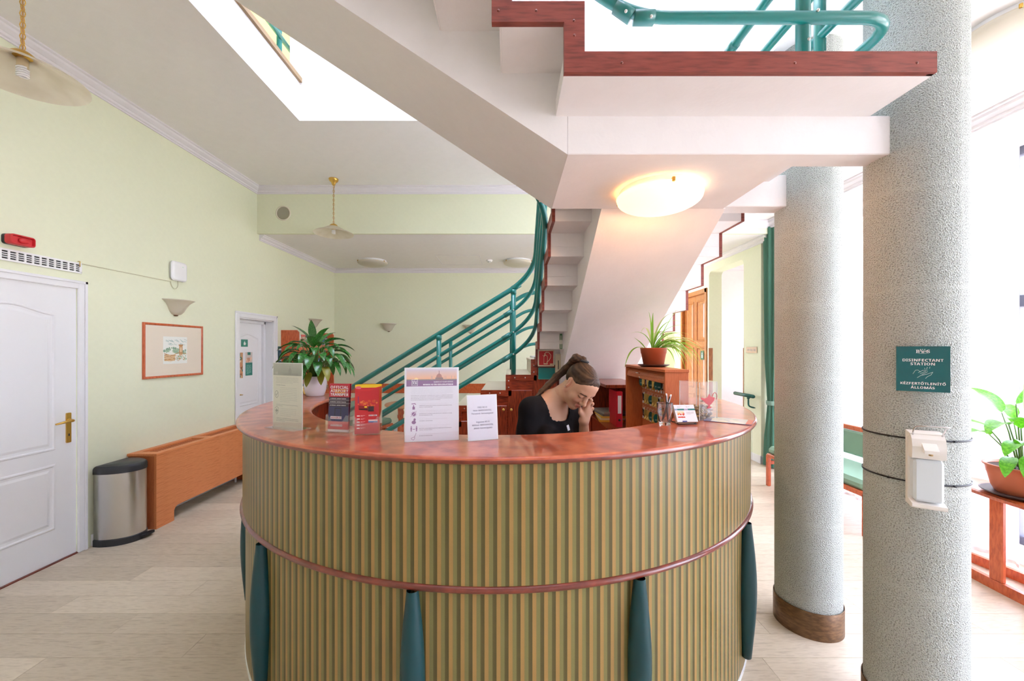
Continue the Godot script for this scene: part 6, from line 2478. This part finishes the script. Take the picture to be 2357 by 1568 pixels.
	tube(st, ring, 0.0075, 8, false, true)
	obj("hair_tie", st, M.black, t)
	st = S(true)
	ball(st, H.call(-0.081, -0.033, -0.004), Vector3.ONE * 0.0032, 8, 6)
	obj("earring", st, M.chrome, t)
	st = S()
	box(st, V(0.2966, 1.1793, 2.0300), Vector3(0.014, 0.03, 0.002), 0.001, Basis(Vector3.UP, 0.5) * Basis(Vector3.BACK, 0.3))
	obj("name_badge", st, M.paper, t)
	# stool below the clerk
	t = thing("office_stool", "black high stool under the clerk behind the counter", "stool", V(0.18, 0, 2.42))
	st = S(true)
	lathe(st, [Vector2(0.0, 0.54), Vector2(0.19, 0.545), Vector2(0.21, 0.57), Vector2(0.2, 0.6), Vector2(0.0, 0.605)], Vector3.ZERO, 24)
	obj("seat", st, M.black, t)
	st = S(true)
	tube(st, [Vector3(0, 0.05, 0), Vector3(0, 0.55, 0)], 0.03, 12)
	obj("post", st, M.chrome, t)
	for k in 5:
		var a := TAU * k / 5
		st = S(true)
		tube(st, [Vector3(0, 0.07, 0), Vector3(cos(a) * 0.27, 0.025, sin(a) * 0.27)], [0.022, 0.016], 8)
		obj("leg", st, M.black, t)
	st = S(true)
	var fr := []
	for k in 24:
		fr.append(Vector3(cos(TAU * k / 24) * 0.2, 0.26, sin(TAU * k / 24) * 0.2))
	tube(st, fr, 0.01, 8, false, true)
	obj("foot_ring", st, M.chrome, t)

# ---------------------------------------------------------------- plants
func leafy_plant(t: Node3D, base: Vector3, n: int, spread: float, high: float, ll: float, lw: float, m: Material, stem: Material, sd: int, old: Material = null) -> void:
	rng.seed = sd
	for k in n:
		var a := TAU * fmod(k * 0.381966 + 0.07, 1.0)
		var u := sqrt((k + 0.5) / n)
		var lean := u * 1.5
		var tip := base + Vector3(cos(a) * spread * u, high * (1.0 - 0.62 * u * u) * rng.randf_range(0.85, 1.1), sin(a) * spread * u)
		var p := base + Vector3(cos(a) * 0.03 * u, 0.0, sin(a) * 0.03 * u)
		var st := S(true)
		tube(st, [p, p.lerp(tip, 0.5) + Vector3(0, high * 0.16 * u, 0), tip], [0.0032, 0.0028, 0.002], 5)
		var sm := obj("stem", st, stem, t)
		var dir := Vector3(cos(a) * sin(lean + 0.35), cos(lean + 0.35) * 0.8 + 0.1, sin(a) * sin(lean + 0.35)).normalized()
		st = S(true)
		var l := ll * rng.randf_range(0.75, 1.12)
		leaf(st, tip, dir, Vector3.UP if dir.y < 0.9 else Vector3.BACK, l, l * lw * rng.randf_range(0.85, 1.1), rng.randf_range(1.1, 2.1) * (0.45 + u), 0.2, 9)
		obj("leaf", st, old if old != null and u > 0.9 and k % 7 == 0 else m, t)

func build_plants() -> void:
	M.leaf = tri_mat(noise_tex(0.03, [[0.1, C(34, 82, 34)], [0.5, C(56, 116, 50)], [0.9, C(84, 148, 66)]], 256, 3, 71), Vector3.ONE * 9.0, 0.22)
	M.leaf.backlight_enabled = true
	M.leaf.backlight = C(70, 120, 40)
	M.leaf_old = mat(C(128, 124, 34), 0.4)
	M.leaf_bright = tri_mat(noise_tex(0.03, [[0.1, C(84, 150, 48)], [0.9, C(136, 196, 76)]], 256, 3, 72), Vector3.ONE * 7.0, 0.3)
	M.leaf_bright.backlight_enabled = true
	M.leaf_bright.backlight = C(170, 220, 70)
	M.stem = mat(C(88, 128, 54), 0.5)
	# peace lily in a white pot on the counter
	var t := thing("potted_plant", "glossy dark green leafy plant in a white round pot on the counter", "plant", V(-1.533, HT, 3.137))
	var st := S(true)
	lathe(st, [Vector2(0.0, 0.0), Vector2(0.06, 0.0), Vector2(0.066, 0.006), Vector2(0.076, 0.04), Vector2(0.0825, 0.085), Vector2(0.083, 0.125), Vector2(0.0805, 0.152), Vector2(0.078, 0.155), Vector2(0.074, 0.153), Vector2(0.074, 0.13)], Vector3.ZERO, 40)
	obj("pot", st, M.pot_white, t)
	st = S(true)
	lathe(st, [Vector2(0.075, 0.138), Vector2(0.04, 0.144), Vector2(0.0, 0.146)], Vector3.ZERO, 20)
	obj("soil", st, M.soil, t)
	leafy_plant(t, Vector3(0, 0.143, 0), 64, 0.19, 0.27, 0.185, 0.34, M.leaf, M.stem, 5, M.leaf_old)
	st = S(true)
	leaf(st, Vector3(-0.01, 0.44, 0.0), Vector3(-0.12, 1, 0.05), Vector3.BACK, 0.16, 0.065, 0.1, 0.15, 8)
	obj("leaf", st, M.leaf, t)
	st = S(true)
	tube(st, [Vector3(0, 0.143, 0), Vector3(-0.01, 0.44, 0)], 0.003, 5)
	obj("stem", st, M.stem, t)
	for e in [Vector3(0.004, 0.19, 0.085), Vector3(-0.035, 0.2, 0.09), Vector3(0.075, 0.2, 0.06), Vector3(-0.08, 0.2, 0.04)]:
		st = S(true)
		leaf(st, e, Vector3(e.x * 3.0, -0.55, 0.5), Vector3(0, 0.6, 0.8), 0.13, 0.055, 0.9, 0.12, 8)
		obj("leaf", st, M.leaf_old if e.x > 0.0 else M.leaf, t)
	# spider plant on the key cabinet
	t = thing("spider_plant", "spider plant with striped arching leaves in a brown plastic pot", "plant", V(1.03, 1.454, 2.86))
	st = S(true)
	lathe(st, [Vector2(0.0, 0.0), Vector2(0.085, 0.002), Vector2(0.105, 0.012), Vector2(0.11, 0.018), Vector2(0.1, 0.018), Vector2(0.0, 0.01)], Vector3.ZERO, 32)
	obj("saucer", st, mat(C(62, 34, 30), 0.35), t)
	st = S(true)
	lathe(st, [Vector2(0.0, 0.012), Vector2(0.07, 0.012), Vector2(0.084, 0.095), Vector2(0.087, 0.096), Vector2(0.0905, 0.128), Vector2(0.0925, 0.13), Vector2(0.0925, 0.135), Vector2(0.087, 0.136), Vector2(0.085, 0.12)], Vector3.ZERO, 36)
	obj("pot", st, M.terracotta_dark, t)
	st = S(true)
	lathe(st, [Vector2(0.086, 0.122), Vector2(0.0, 0.126)], Vector3.ZERO, 20)
	obj("soil", st, M.soil, t)
	rng.seed = 41
	var green := mat(C(122, 172, 60), 0.45)
	green.backlight_enabled = true
	green.backlight = C(140, 190, 70)
	var pale := mat(C(206, 222, 160), 0.45)
	pale.backlight_enabled = true
	pale.backlight = C(190, 206, 140)
	for k in 46:
		var a := TAU * fmod(k * 0.381966, 1.0)
		var u := rng.randf_range(0.35, 1.0)
		# the plant leans to the light on its right
		var dir := Vector3(cos(a) * u + 0.75, rng.randf_range(0.5, 1.5), sin(a) * u * 0.8 + 0.15).normalized()
		var l := rng.randf_range(0.2, 0.42)
		var p := Vector3(cos(a) * 0.03 + 0.02, 0.125, sin(a) * 0.03)
		st = S(true)
		leaf(st, p, dir, Vector3.UP, l, 0.016, rng.randf_range(1.6, 3.4), 0.25, 12, 1)
		obj("leaf", st, green if k % 3 else pale, t)
	for e in [[Vector3(-0.08, 0.13, 0.03), Vector3(-1.0, 0.35, 0.5), 0.26, 2.6], [Vector3(-0.06, 0.13, 0.0), Vector3(-1.0, 1.2, 0.2), 0.12, 0.4], [Vector3(0.02, 0.13, 0.0), Vector3(0.55, 1.6, 0.3), 0.34, 0.5]]:
		st = S(true)
		leaf(st, e[0], e[1], Vector3.UP, e[2], 0.02, e[3], 0.25, 12, 1)
		obj("leaf", st, green, t)
	# big leaves in a terracotta bowl on the window table
	t = thing("window_plant", "bright green broad-leaved plant in a wide terracotta pot on the orange table", "plant", V(3.3, 0.632, 2.56))
	st = S(true)
	lathe(st, [Vector2(0.0, 0.0), Vector2(0.15, 0.002), Vector2(0.185, 0.02), Vector2(0.19, 0.026), Vector2(0.18, 0.026), Vector2(0.0, 0.008)], Vector3.ZERO, 36)
	obj("saucer", st, mat(C(52, 40, 40), 0.4), t)
	st = S(true)
	lathe(st, [Vector2(0.0, 0.01), Vector2(0.118, 0.01), Vector2(0.14, 0.06), Vector2(0.155, 0.135), Vector2(0.158, 0.138), Vector2(0.165, 0.185), Vector2(0.175, 0.187), Vector2(0.176, 0.196), Vector2(0.165, 0.198), Vector2(0.158, 0.18)], Vector3.ZERO, 40)
	obj("pot", st, M.terracotta, t)
	st = S(true)
	lathe(st, [Vector2(0.16, 0.178), Vector2(0.0, 0.184)], Vector3.ZERO, 24)
	obj("soil", st, M.soil, t)
	rng.seed = 63
	var heads := [[Vector3(-0.22, 0.30, 0.1), Vector3(-0.9, 0.35, 0.3), 0.26], [Vector3(-0.2, 0.2, 0.14), Vector3(-1.0, 0.1, 0.4), 0.22], [Vector3(-0.03, 0.38, 0.05), Vector3(0.75, 0.75, 0.3), 0.34], [Vector3(-0.1, 0.34, 0.1), Vector3(-0.2, 1.2, 0.1), 0.24], [Vector3(-0.16, 0.12, 0.15), Vector3(-0.8, -0.3, 0.5), 0.18], [Vector3(0.0, 0.26, 0.14), Vector3(0.5, 0.1, 0.8), 0.24], [Vector3(0.1, 0.3, 0.1), Vector3(0.8, 0.4, 0.5), 0.3], [Vector3(-0.14, 0.26, -0.08), Vector3(-0.8, 0.4, -0.5), 0.26], [Vector3(0.08, 0.2, 0.18), Vector3(0.4, -0.2, 0.8), 0.22], [Vector3(-0.06, 0.2, 0.17), Vector3(-0.2, 0.0, 1.0), 0.24], [Vector3(0.15, 0.3, -0.1), Vector3(0.7, 0.6, -0.4), 0.3], [Vector3(-0.12, 0.22, 0.16), Vector3(-0.6, 0.2, 0.8), 0.2], [Vector3(0.02, 0.34, -0.12), Vector3(0.1, 0.8, -0.6), 0.28], [Vector3(0.04, 0.24, 0.16), Vector3(0.3, 0.3, 0.8), 0.26], [Vector3(-0.24, 0.22, 0.02), Vector3(-1.0, 0.5, 0.1), 0.24], [Vector3(-0.17, 0.28, 0.12), Vector3(-0.7, 0.8, 0.3), 0.22], [Vector3(-0.2, 0.1, 0.1), Vector3(-0.9, -0.1, 0.5), 0.2], [Vector3(-0.08, 0.14, 0.18), Vector3(-0.3, -0.2, 0.9), 0.2], [Vector3(-0.1, 0.42, 0.04), Vector3(0.5, 1.0, 0.2), 0.26], [Vector3(0.02, 0.16, 0.2), Vector3(0.2, -0.1, 0.9), 0.22], [Vector3(-0.05, 0.3, 0.12), Vector3(0.3, 0.6, 0.6), 0.28], [Vector3(-0.15, 0.18, 0.1), Vector3(-0.5, 0.5, 0.6), 0.22]]
	for e in heads:
		if e[0].x > 0.0:
			e[0].x *= 0.4
		if e[1].x > 0.3:
			e[1].x = 0.3
			e[2] *= 0.7
		st = S(true)
		var p := Vector3(e[0].x * 0.25, 0.18, e[0].z * 0.25)
		var top: Vector3 = e[0] + Vector3(0, 0.18, 0)
		tube(st, [p, p.lerp(top, 0.55) + Vector3(0, 0.03, 0), top], [0.005, 0.004, 0.003], 6)
		obj("stem", st, M.stem, t)
		st = S(true)
		leaf(st, top, e[1], Vector3.UP if absf(e[1].normalized().y) < 0.85 else Vector3.BACK, e[2], e[2] * 0.36, rng.randf_range(0.9, 1.6), 0.16, 10)
		obj("leaf", st, M.leaf_bright, t)

# ---------------------------------------------------------------- the window side
func wavy(st: SurfaceTool, x: float, d0: float, d1: float, h0: float, h1: float, amp: float, wave: float, sd: float) -> void:
	var n := int((d1 - d0) / 0.012)
	var rows := 6
	var f := func(i: int, r: int) -> Vector3:
		var d := lerpf(d0, d1, float(i) / n)
		var v := float(r) / rows
		var a := amp * (0.55 + 0.45 * v)
		return V(x + a * sin(d * TAU / wave + sd + 0.7 * sin(d * 3.1 + sd)) + 0.3 * a * sin(d * TAU / wave * 2.3 + v), lerpf(h1, h0, v), d)
	for i in n:
		for r in rows:
			quad(st, f.call(i, r), f.call(i + 1, r), f.call(i + 1, r + 1), f.call(i, r + 1), Vector3.LEFT)

func build_window_side() -> void:
	M.sheer = mat(Color(0.97, 0.97, 0.99, 0.5), 0.8)
	M.sheer.transparency = BaseMaterial3D.TRANSPARENCY_ALPHA
	M.sheer.backlight_enabled = true
	M.sheer.backlight = C(230, 230, 236)
	for e in [[-2.9, 0.6, "sheer white curtain at the near end of the window wall", 0.3], [0.75, 2.62, "sheer white curtain in the window behind the orange plant table", 0.0], [2.80, 5.05, "sheer white curtain in the window seen between the two columns", 1.7]]:
		var st := S(true)
		wavy(st, 3.6, e[0], e[1], 0.055, 3.2, 0.035, 0.15, e[3])
		var o := obj("sheer_curtain", st, M.sheer)
		tag(o, e[2], "curtain", "sheer white window curtains")
		st = S(true)
		wavy(st, 3.6, e[0], e[1], 0.03, 0.056, 0.0355, 0.15, e[3])
		obj("hem", st, mat(C(244, 244, 248), 0.8), o)
	# gathered green curtain at the end of the window
	var t := thing("green_curtain", "dark green curtain gathered by a tieback at the corner of the window recess", "curtain", V(3.505, 0, 5.33))
	var st := S(true)
	var n := 60
	var prof := [[0.02, 0.1], [0.4, 0.095], [0.78, 0.062], [0.86, 0.055], [0.95, 0.062], [1.4, 0.085], [2.2, 0.1], [3.2, 0.105]]
	var ring := func(j: int, k: int) -> Vector3:
		var a := TAU * k / n
		var r: float = prof[j][1] * (1.0 + 0.2 * sin(a * 9.0 + 0.4 * j) + 0.08 * sin(a * 4.0 + 1.3 * j))
		return Vector3(cos(a) * r * 0.75, prof[j][0], sin(a) * r)
	for j in prof.size() - 1:
		for k in n:
			var mid: Vector3 = ring.call(j, k)
			quad(st, ring.call(j, k), ring.call(j, k + 1), ring.call(j + 1, k + 1), ring.call(j + 1, k), Vector3(mid.x, 0, mid.z))
	obj("cloth", st, mat(C(70, 116, 96), 0.85), t)
	st = S(true)
	lathe(st, [Vector2(0.064, 0.83), Vector2(0.07, 0.86), Vector2(0.066, 0.89)], Vector3.ZERO, 24)
	obj("tieback", st, mat(C(120, 150, 132), 0.8), t)
	st = S(true)
	tube(st, [V(3.6, 3.215, -2.9), V(3.6, 3.215, 5.4)], 0.012, 8)
	var rod := obj("curtain_rail", st, M.white_plastic)
	tag(rod, "white curtain rail under the cornice of the window wall", "curtain rail")
	# oval plant table
	t = thing("oval_table", "low oval orange wooden table with plank legs by the window", "table", V(3.33, 0, 2.38))
	var oval := PackedVector2Array()
	for k in 48:
		var a := TAU * k / 48
		oval.append(Vector2(cos(a) * 0.21, sin(a) * 0.66))
	st = S(true)
	moulded(st, oval, [[0.012, 0.6], [0.0, 0.606], [0.0, 0.624], [0.008, 0.632]], Vector3.ZERO, Vector3.RIGHT, Vector3.FORWARD, Vector3.UP)
	obj("table_top", st, M.orange_wood, t)
	for s in [-1.0, 1.0]:
		st = S()
		var pts := []
		for k in 9:
			var u := k / 8.0 * 2.0 - 1.0
			pts.append(Vector2(s * (0.165 - 0.05 * u * u), u * 0.6))
		for k in range(8, -1, -1):
			pts.append(pts[k] + Vector2(-s * 0.03, 0))
		prism(st, PackedVector2Array(pts), Vector3.ZERO, Vector3.RIGHT, Vector3.FORWARD, Vector3(0, 0.066, 0))
		obj("base_rail", st, M.orange_wood, t)
		for d in [-0.33, 0.04, 0.225]:
			st = S()
			var u: float = d / 0.6
			box(st, Vector3(s * (0.15 - 0.05 * u * u), 0.335, -d), Vector3(0.03, 0.54, 0.075), 0.006)
			obj("plank_leg", st, M.orange_wood, t)
	# armchairs: one by the window, the others at the back table
	lounge_chair("green upholstered wooden bench seat by the window between the two columns", V(3.24, 0, 3.98), -PI / 2, 1.25)
	lounge_chair("green upholstered wooden armchair against the back wall left of the small table", V(-2.25, 0, 6.35), 1.2)
	lounge_chair("green upholstered wooden armchair against the back wall beside the first stair steps", V(-0.62, 0, 6.75), -0.5)
	t = thing("side_table", "small round orange wooden table with turned legs at the back", "table", V(-1.46, 0, 6.02))
	st = S(true)
	lathe(st, [Vector2(0.0, 0.735), Vector2(0.4, 0.735), Vector2(0.415, 0.742), Vector2(0.418, 0.755), Vector2(0.41, 0.765), Vector2(0.0, 0.766)], Vector3.ZERO, 40)
	obj("table_top", st, mat(C(222, 160, 118), 0.35), t)
	for k in 4:
		var a := TAU * k / 4 + 0.6
		st = S(true)
		lathe(st, [Vector2(0.018, 0.0), Vector2(0.02, 0.1), Vector2(0.03, 0.3), Vector2(0.032, 0.42), Vector2(0.022, 0.5), Vector2(0.02, 0.56), Vector2(0.034, 0.585), Vector2(0.034, 0.62), Vector2(0.026, 0.63), Vector2(0.03, 0.735)], Vector3(cos(a) * 0.26, 0, sin(a) * 0.26), 14)
		obj("leg", st, M.orange_wood, t)

func lounge_chair(label: String, at: Vector3, turn: float, wide := 0.5) -> void:
	var t := thing("armchair", label, "chair", at, turn, "green upholstered armchairs")
	var st := S()
	box(st, Vector3(0, 0.42, 0.02), Vector3(wide, 0.09, 0.5), 0.03)
	obj("seat", st, M.chair_green, t)
	st = S()
	var tb := Basis(Vector3.RIGHT, -0.14)
	box(st, Vector3(0, 0.63, -0.25), Vector3(wide, 0.24, 0.05), 0.02, tb)
	obj("backrest", st, M.chair_green, t)
	st = S()
	box(st, Vector3(0, 0.775, -0.272), Vector3(wide + 0.04, 0.05, 0.034), 0.008, tb)
	obj("top_rail", st, M.orange_wood, t)
	st = S()
	box(st, Vector3(0, 0.355, 0.02), Vector3(wide + 0.02, 0.045, 0.5), 0.006)
	obj("seat_frame", st, M.orange_wood, t)
	for s in [-1.0, 1.0]:
		st = S()
		box(st, Vector3(s * (wide * 0.5 + 0.005), 0.18, 0.25), Vector3(0.04, 0.36, 0.04), 0.006)
		obj("leg", st, M.orange_wood, t)
		st = S()
		box(st, Vector3(s * (wide * 0.5 + 0.005), 0.39, -0.25), Vector3(0.036, 0.78, 0.04), 0.006)
		obj("leg", st, M.orange_wood, t)
		st = S()
		box(st, Vector3(s * (wide * 0.5 + 0.005), 0.27, 0.0), Vector3(0.024, 0.04, 0.46), 0.004)
		obj("side_rail", st, M.orange_wood, t)

func build_column_things() -> void:
	var dir := Vector3(-0.6, 0, 0.8)
	var c := V(1.703, 0, 1.682)
	var t := thing("disinfectant_sign", "square teal disinfectant station sign on the rough column", "sign", c + dir * 0.166 + Vector3.UP * 1.503, atan2(dir.x, dir.z))
	var im := canvas(300, 352, C(8, 96, 100))
	var wh := C(206, 226, 224)
	var ox := 0.0
	var oy := 8.0
	for l in [[Vector2(96, 206), Vector2(110, 178), Vector2(124, 176), Vector2(138, 190)], [Vector2(126, 196), Vector2(150, 178), Vector2(176, 176)], [Vector2(136, 204), Vector2(168, 184)], [Vector2(146, 210), Vector2(178, 188)], [Vector2(120, 236), Vector2(140, 218), Vector2(176, 206), Vector2(206, 190)], [Vector2(206, 190), Vector2(196, 212), Vector2(176, 226), Vector2(166, 240)], [Vector2(160, 160), Vector2(164, 168)], [Vector2(176, 152), Vector2(172, 168)], [Vector2(190, 150), Vector2(188, 162)]]:
		var pts := []
		for p in l:
			pts.append(p + Vector2(ox, oy))
		stroke(im, pts, 2.6, wh)
	rect(im, 128, 54, 46, 2, wh)
	for x in [138, 150, 162]:
		disc(im, x, 24, 3.2, wh)
	var st := S()
	prism(st, PackedVector2Array([Vector2(-0.074, -0.088), Vector2(0.074, -0.088), Vector2(0.074, 0.088), Vector2(-0.074, 0.088)]), Vector3(0, 0, -0.001), Vector3.RIGHT, Vector3.UP, Vector3(0, 0, 0.003))
	obj("plate", st, mat(C(8, 96, 100), 0.15), t)
	obj("print", sheet(Vector3(0, 0, 0.0022), Basis.IDENTITY, 0.148, 0.176, 0.0004), print_mat(im, 0.18), t)
	st = S()
	var I := Basis.IDENTITY
	words(st, "B", Vector3(-0.0135, 0.068, 0.0032), I, 0.0125, true, 0, "Droid Serif")
	words(st, "A", Vector3(-0.0045, 0.071, 0.0032), I, 0.0068, true, 0, "Droid Serif")
	words(st, "R", Vector3(0.0005, 0.066, 0.0032), I, 0.008, true, 0, "Droid Serif")
	words(st, "OS", Vector3(0.0068, 0.0685, 0.0032), I, 0.0066, true, 0, "Droid Serif")
	words(st, "S", Vector3(0.0155, 0.068, 0.0032), I, 0.0125, true, 0, "Droid Serif")
	words(st, "DISINFECTANT", Vector3(0, 0.034, 0.0032), I, 0.0105, true, 0, "Droid Sans", 0.112)
	words(st, "STATION", Vector3(0, 0.0195, 0.0032), I, 0.0105, true, 0, "Droid Sans", 0.067)
	words(st, "KÉZFERTŐTLENÍTŐ", Vector3(0, -0.057, 0.0032), I, 0.0095, true, 0, "Droid Sans", 0.124)
	words(st, "ÁLLOMÁS", Vector3(0, -0.0725, 0.0032), I, 0.0095, true, 0, "Droid Sans", 0.066)
	obj("lettering", st, mat(C(236, 240, 240), 0.4), t)
	# soap dispenser tied to the column
	t = thing("soap_dispenser", "white wall soap dispenser with wire arm strapped to the column", "dispenser", c + dir * 0.163 + Vector3.UP * 1.122, atan2(dir.x, dir.z) + 0.1)
	var body := mat(C(244, 240, 234), 0.4)
	st = S()
	prism(st, PackedVector2Array([Vector2(0, -0.142), Vector2(0.072, -0.142), Vector2(0.078, -0.136), Vector2(0.078, -0.126), Vector2(0.03, -0.118), Vector2(0.026, 0.118), Vector2(0.05, 0.128), Vector2(0.052, 0.136), Vector2(0.0, 0.142)]), Vector3(-0.048, 0, 0), Vector3.BACK, Vector3.UP, Vector3(0.096, 0, 0))
	obj("back_shell", st, body, t)
	st = S()
	prism(st, PackedVector2Array([Vector2(0.02, 0.045), Vector2(0.07, 0.045), Vector2(0.074, 0.09), Vector2(0.066, 0.118), Vector2(0.046, 0.138), Vector2(0.02, 0.14)]), Vector3(-0.0465, 0, 0), Vector3.BACK, Vector3.UP, Vector3(0.093, 0, 0))
	var hood := obj("hood", st, body, t)
	st = S()
	prism(st, PackedVector2Array([Vector2(0.06, 0.076), Vector2(0.1, 0.07), Vector2(0.1, 0.082), Vector2(0.06, 0.112)]), Vector3(-0.02, 0, 0), Vector3.BACK, Vector3.UP, Vector3(0.04, 0, 0))
	obj("spout", st, body, hood)
	st = S(true)
	tube(st, [Vector3(0.0, 0.074, 0.088), Vector3(0.0, 0.062, 0.088)], 0.006, 10)
	obj("nozzle", st, mat(C(190, 160, 110), 0.5), hood)
	st = S()
	box(st, Vector3(0, -0.038, 0.046), Vector3(0.084, 0.158, 0.05), 0.008)
	var bottle := mat(Color(0.93, 0.96, 0.98, 0.82), 0.4)
	bottle.transparency = BaseMaterial3D.TRANSPARENCY_ALPHA
	obj("bottle", st, bottle, t)
	st = S(true)
	tube(st, rounded([Vector3(-0.04, 0.128, 0.05), Vector3(-0.04, 0.165, 0.07), Vector3(-0.02, 0.176, 0.12), Vector3(0.045, 0.176, 0.12), Vector3(0.045, 0.165, 0.07), Vector3(0.04, 0.128, 0.05)], 0.018, 5), 0.0024, 8)
	obj("wire_arm", st, M.chrome, t)
	for e in [[1.227, 0.6, "upper"], [1.057, 0.5, "lower"]]:
		st = S(true)
		lathe(st, [Vector2(0.1625, -0.0032), Vector2(0.1645, -0.003), Vector2(0.1645, 0.003), Vector2(0.1625, 0.0032)], Vector3.ZERO, 48)
		var o := obj("cable_tie", st, M.black)
		tag(o, "%s black cable tie round the column behind the dispenser" % e[2], "cable tie", "cable ties round the column")
		o.position = c + Vector3.UP * e[0]
		for a in [PI * 0.5 + 0.62 + 0.62, PI * 0.5 + 0.05]:
			st = S()
			box(st, Vector3(cos(a) * 0.166, 0, sin(a) * 0.166), Vector3(0.008, 0.008, 0.007), 0.001, Basis(Vector3.UP, PI / 2 - a))
			obj("clasp", st, M.black, o)

func build_extra() -> void:
	M.hand_green = mat(C(20, 86, 78), 0.4)
	M.tag_teal = mat(C(0, 96, 98), 0.35)
	M.pot_white = coat(mat(C(240, 236, 242), 0.35), 0.4, 0.15)
	M.chair_green = tri_mat(noise_tex(0.12, [[0.3, C(116, 150, 126)], [0.7, C(150, 182, 158)]], 256, 2, 81), Vector3.ONE * 12.0, 0.8)
	M.solid_glass = mat(Color(0.98, 0.99, 0.99, 0.02), 0.02)
	M.solid_glass.refraction_enabled = true
	M.solid_glass.refraction_scale = 0.05
	M.solid_glass.transparency = BaseMaterial3D.TRANSPARENCY_ALPHA
	build_doors()
	build_lamps()
	build_wall_things()
	build_left_things()
	build_counter_things()
	build_back_office()
	build_plants()
	build_window_side()
	build_column_things()
	build_person()
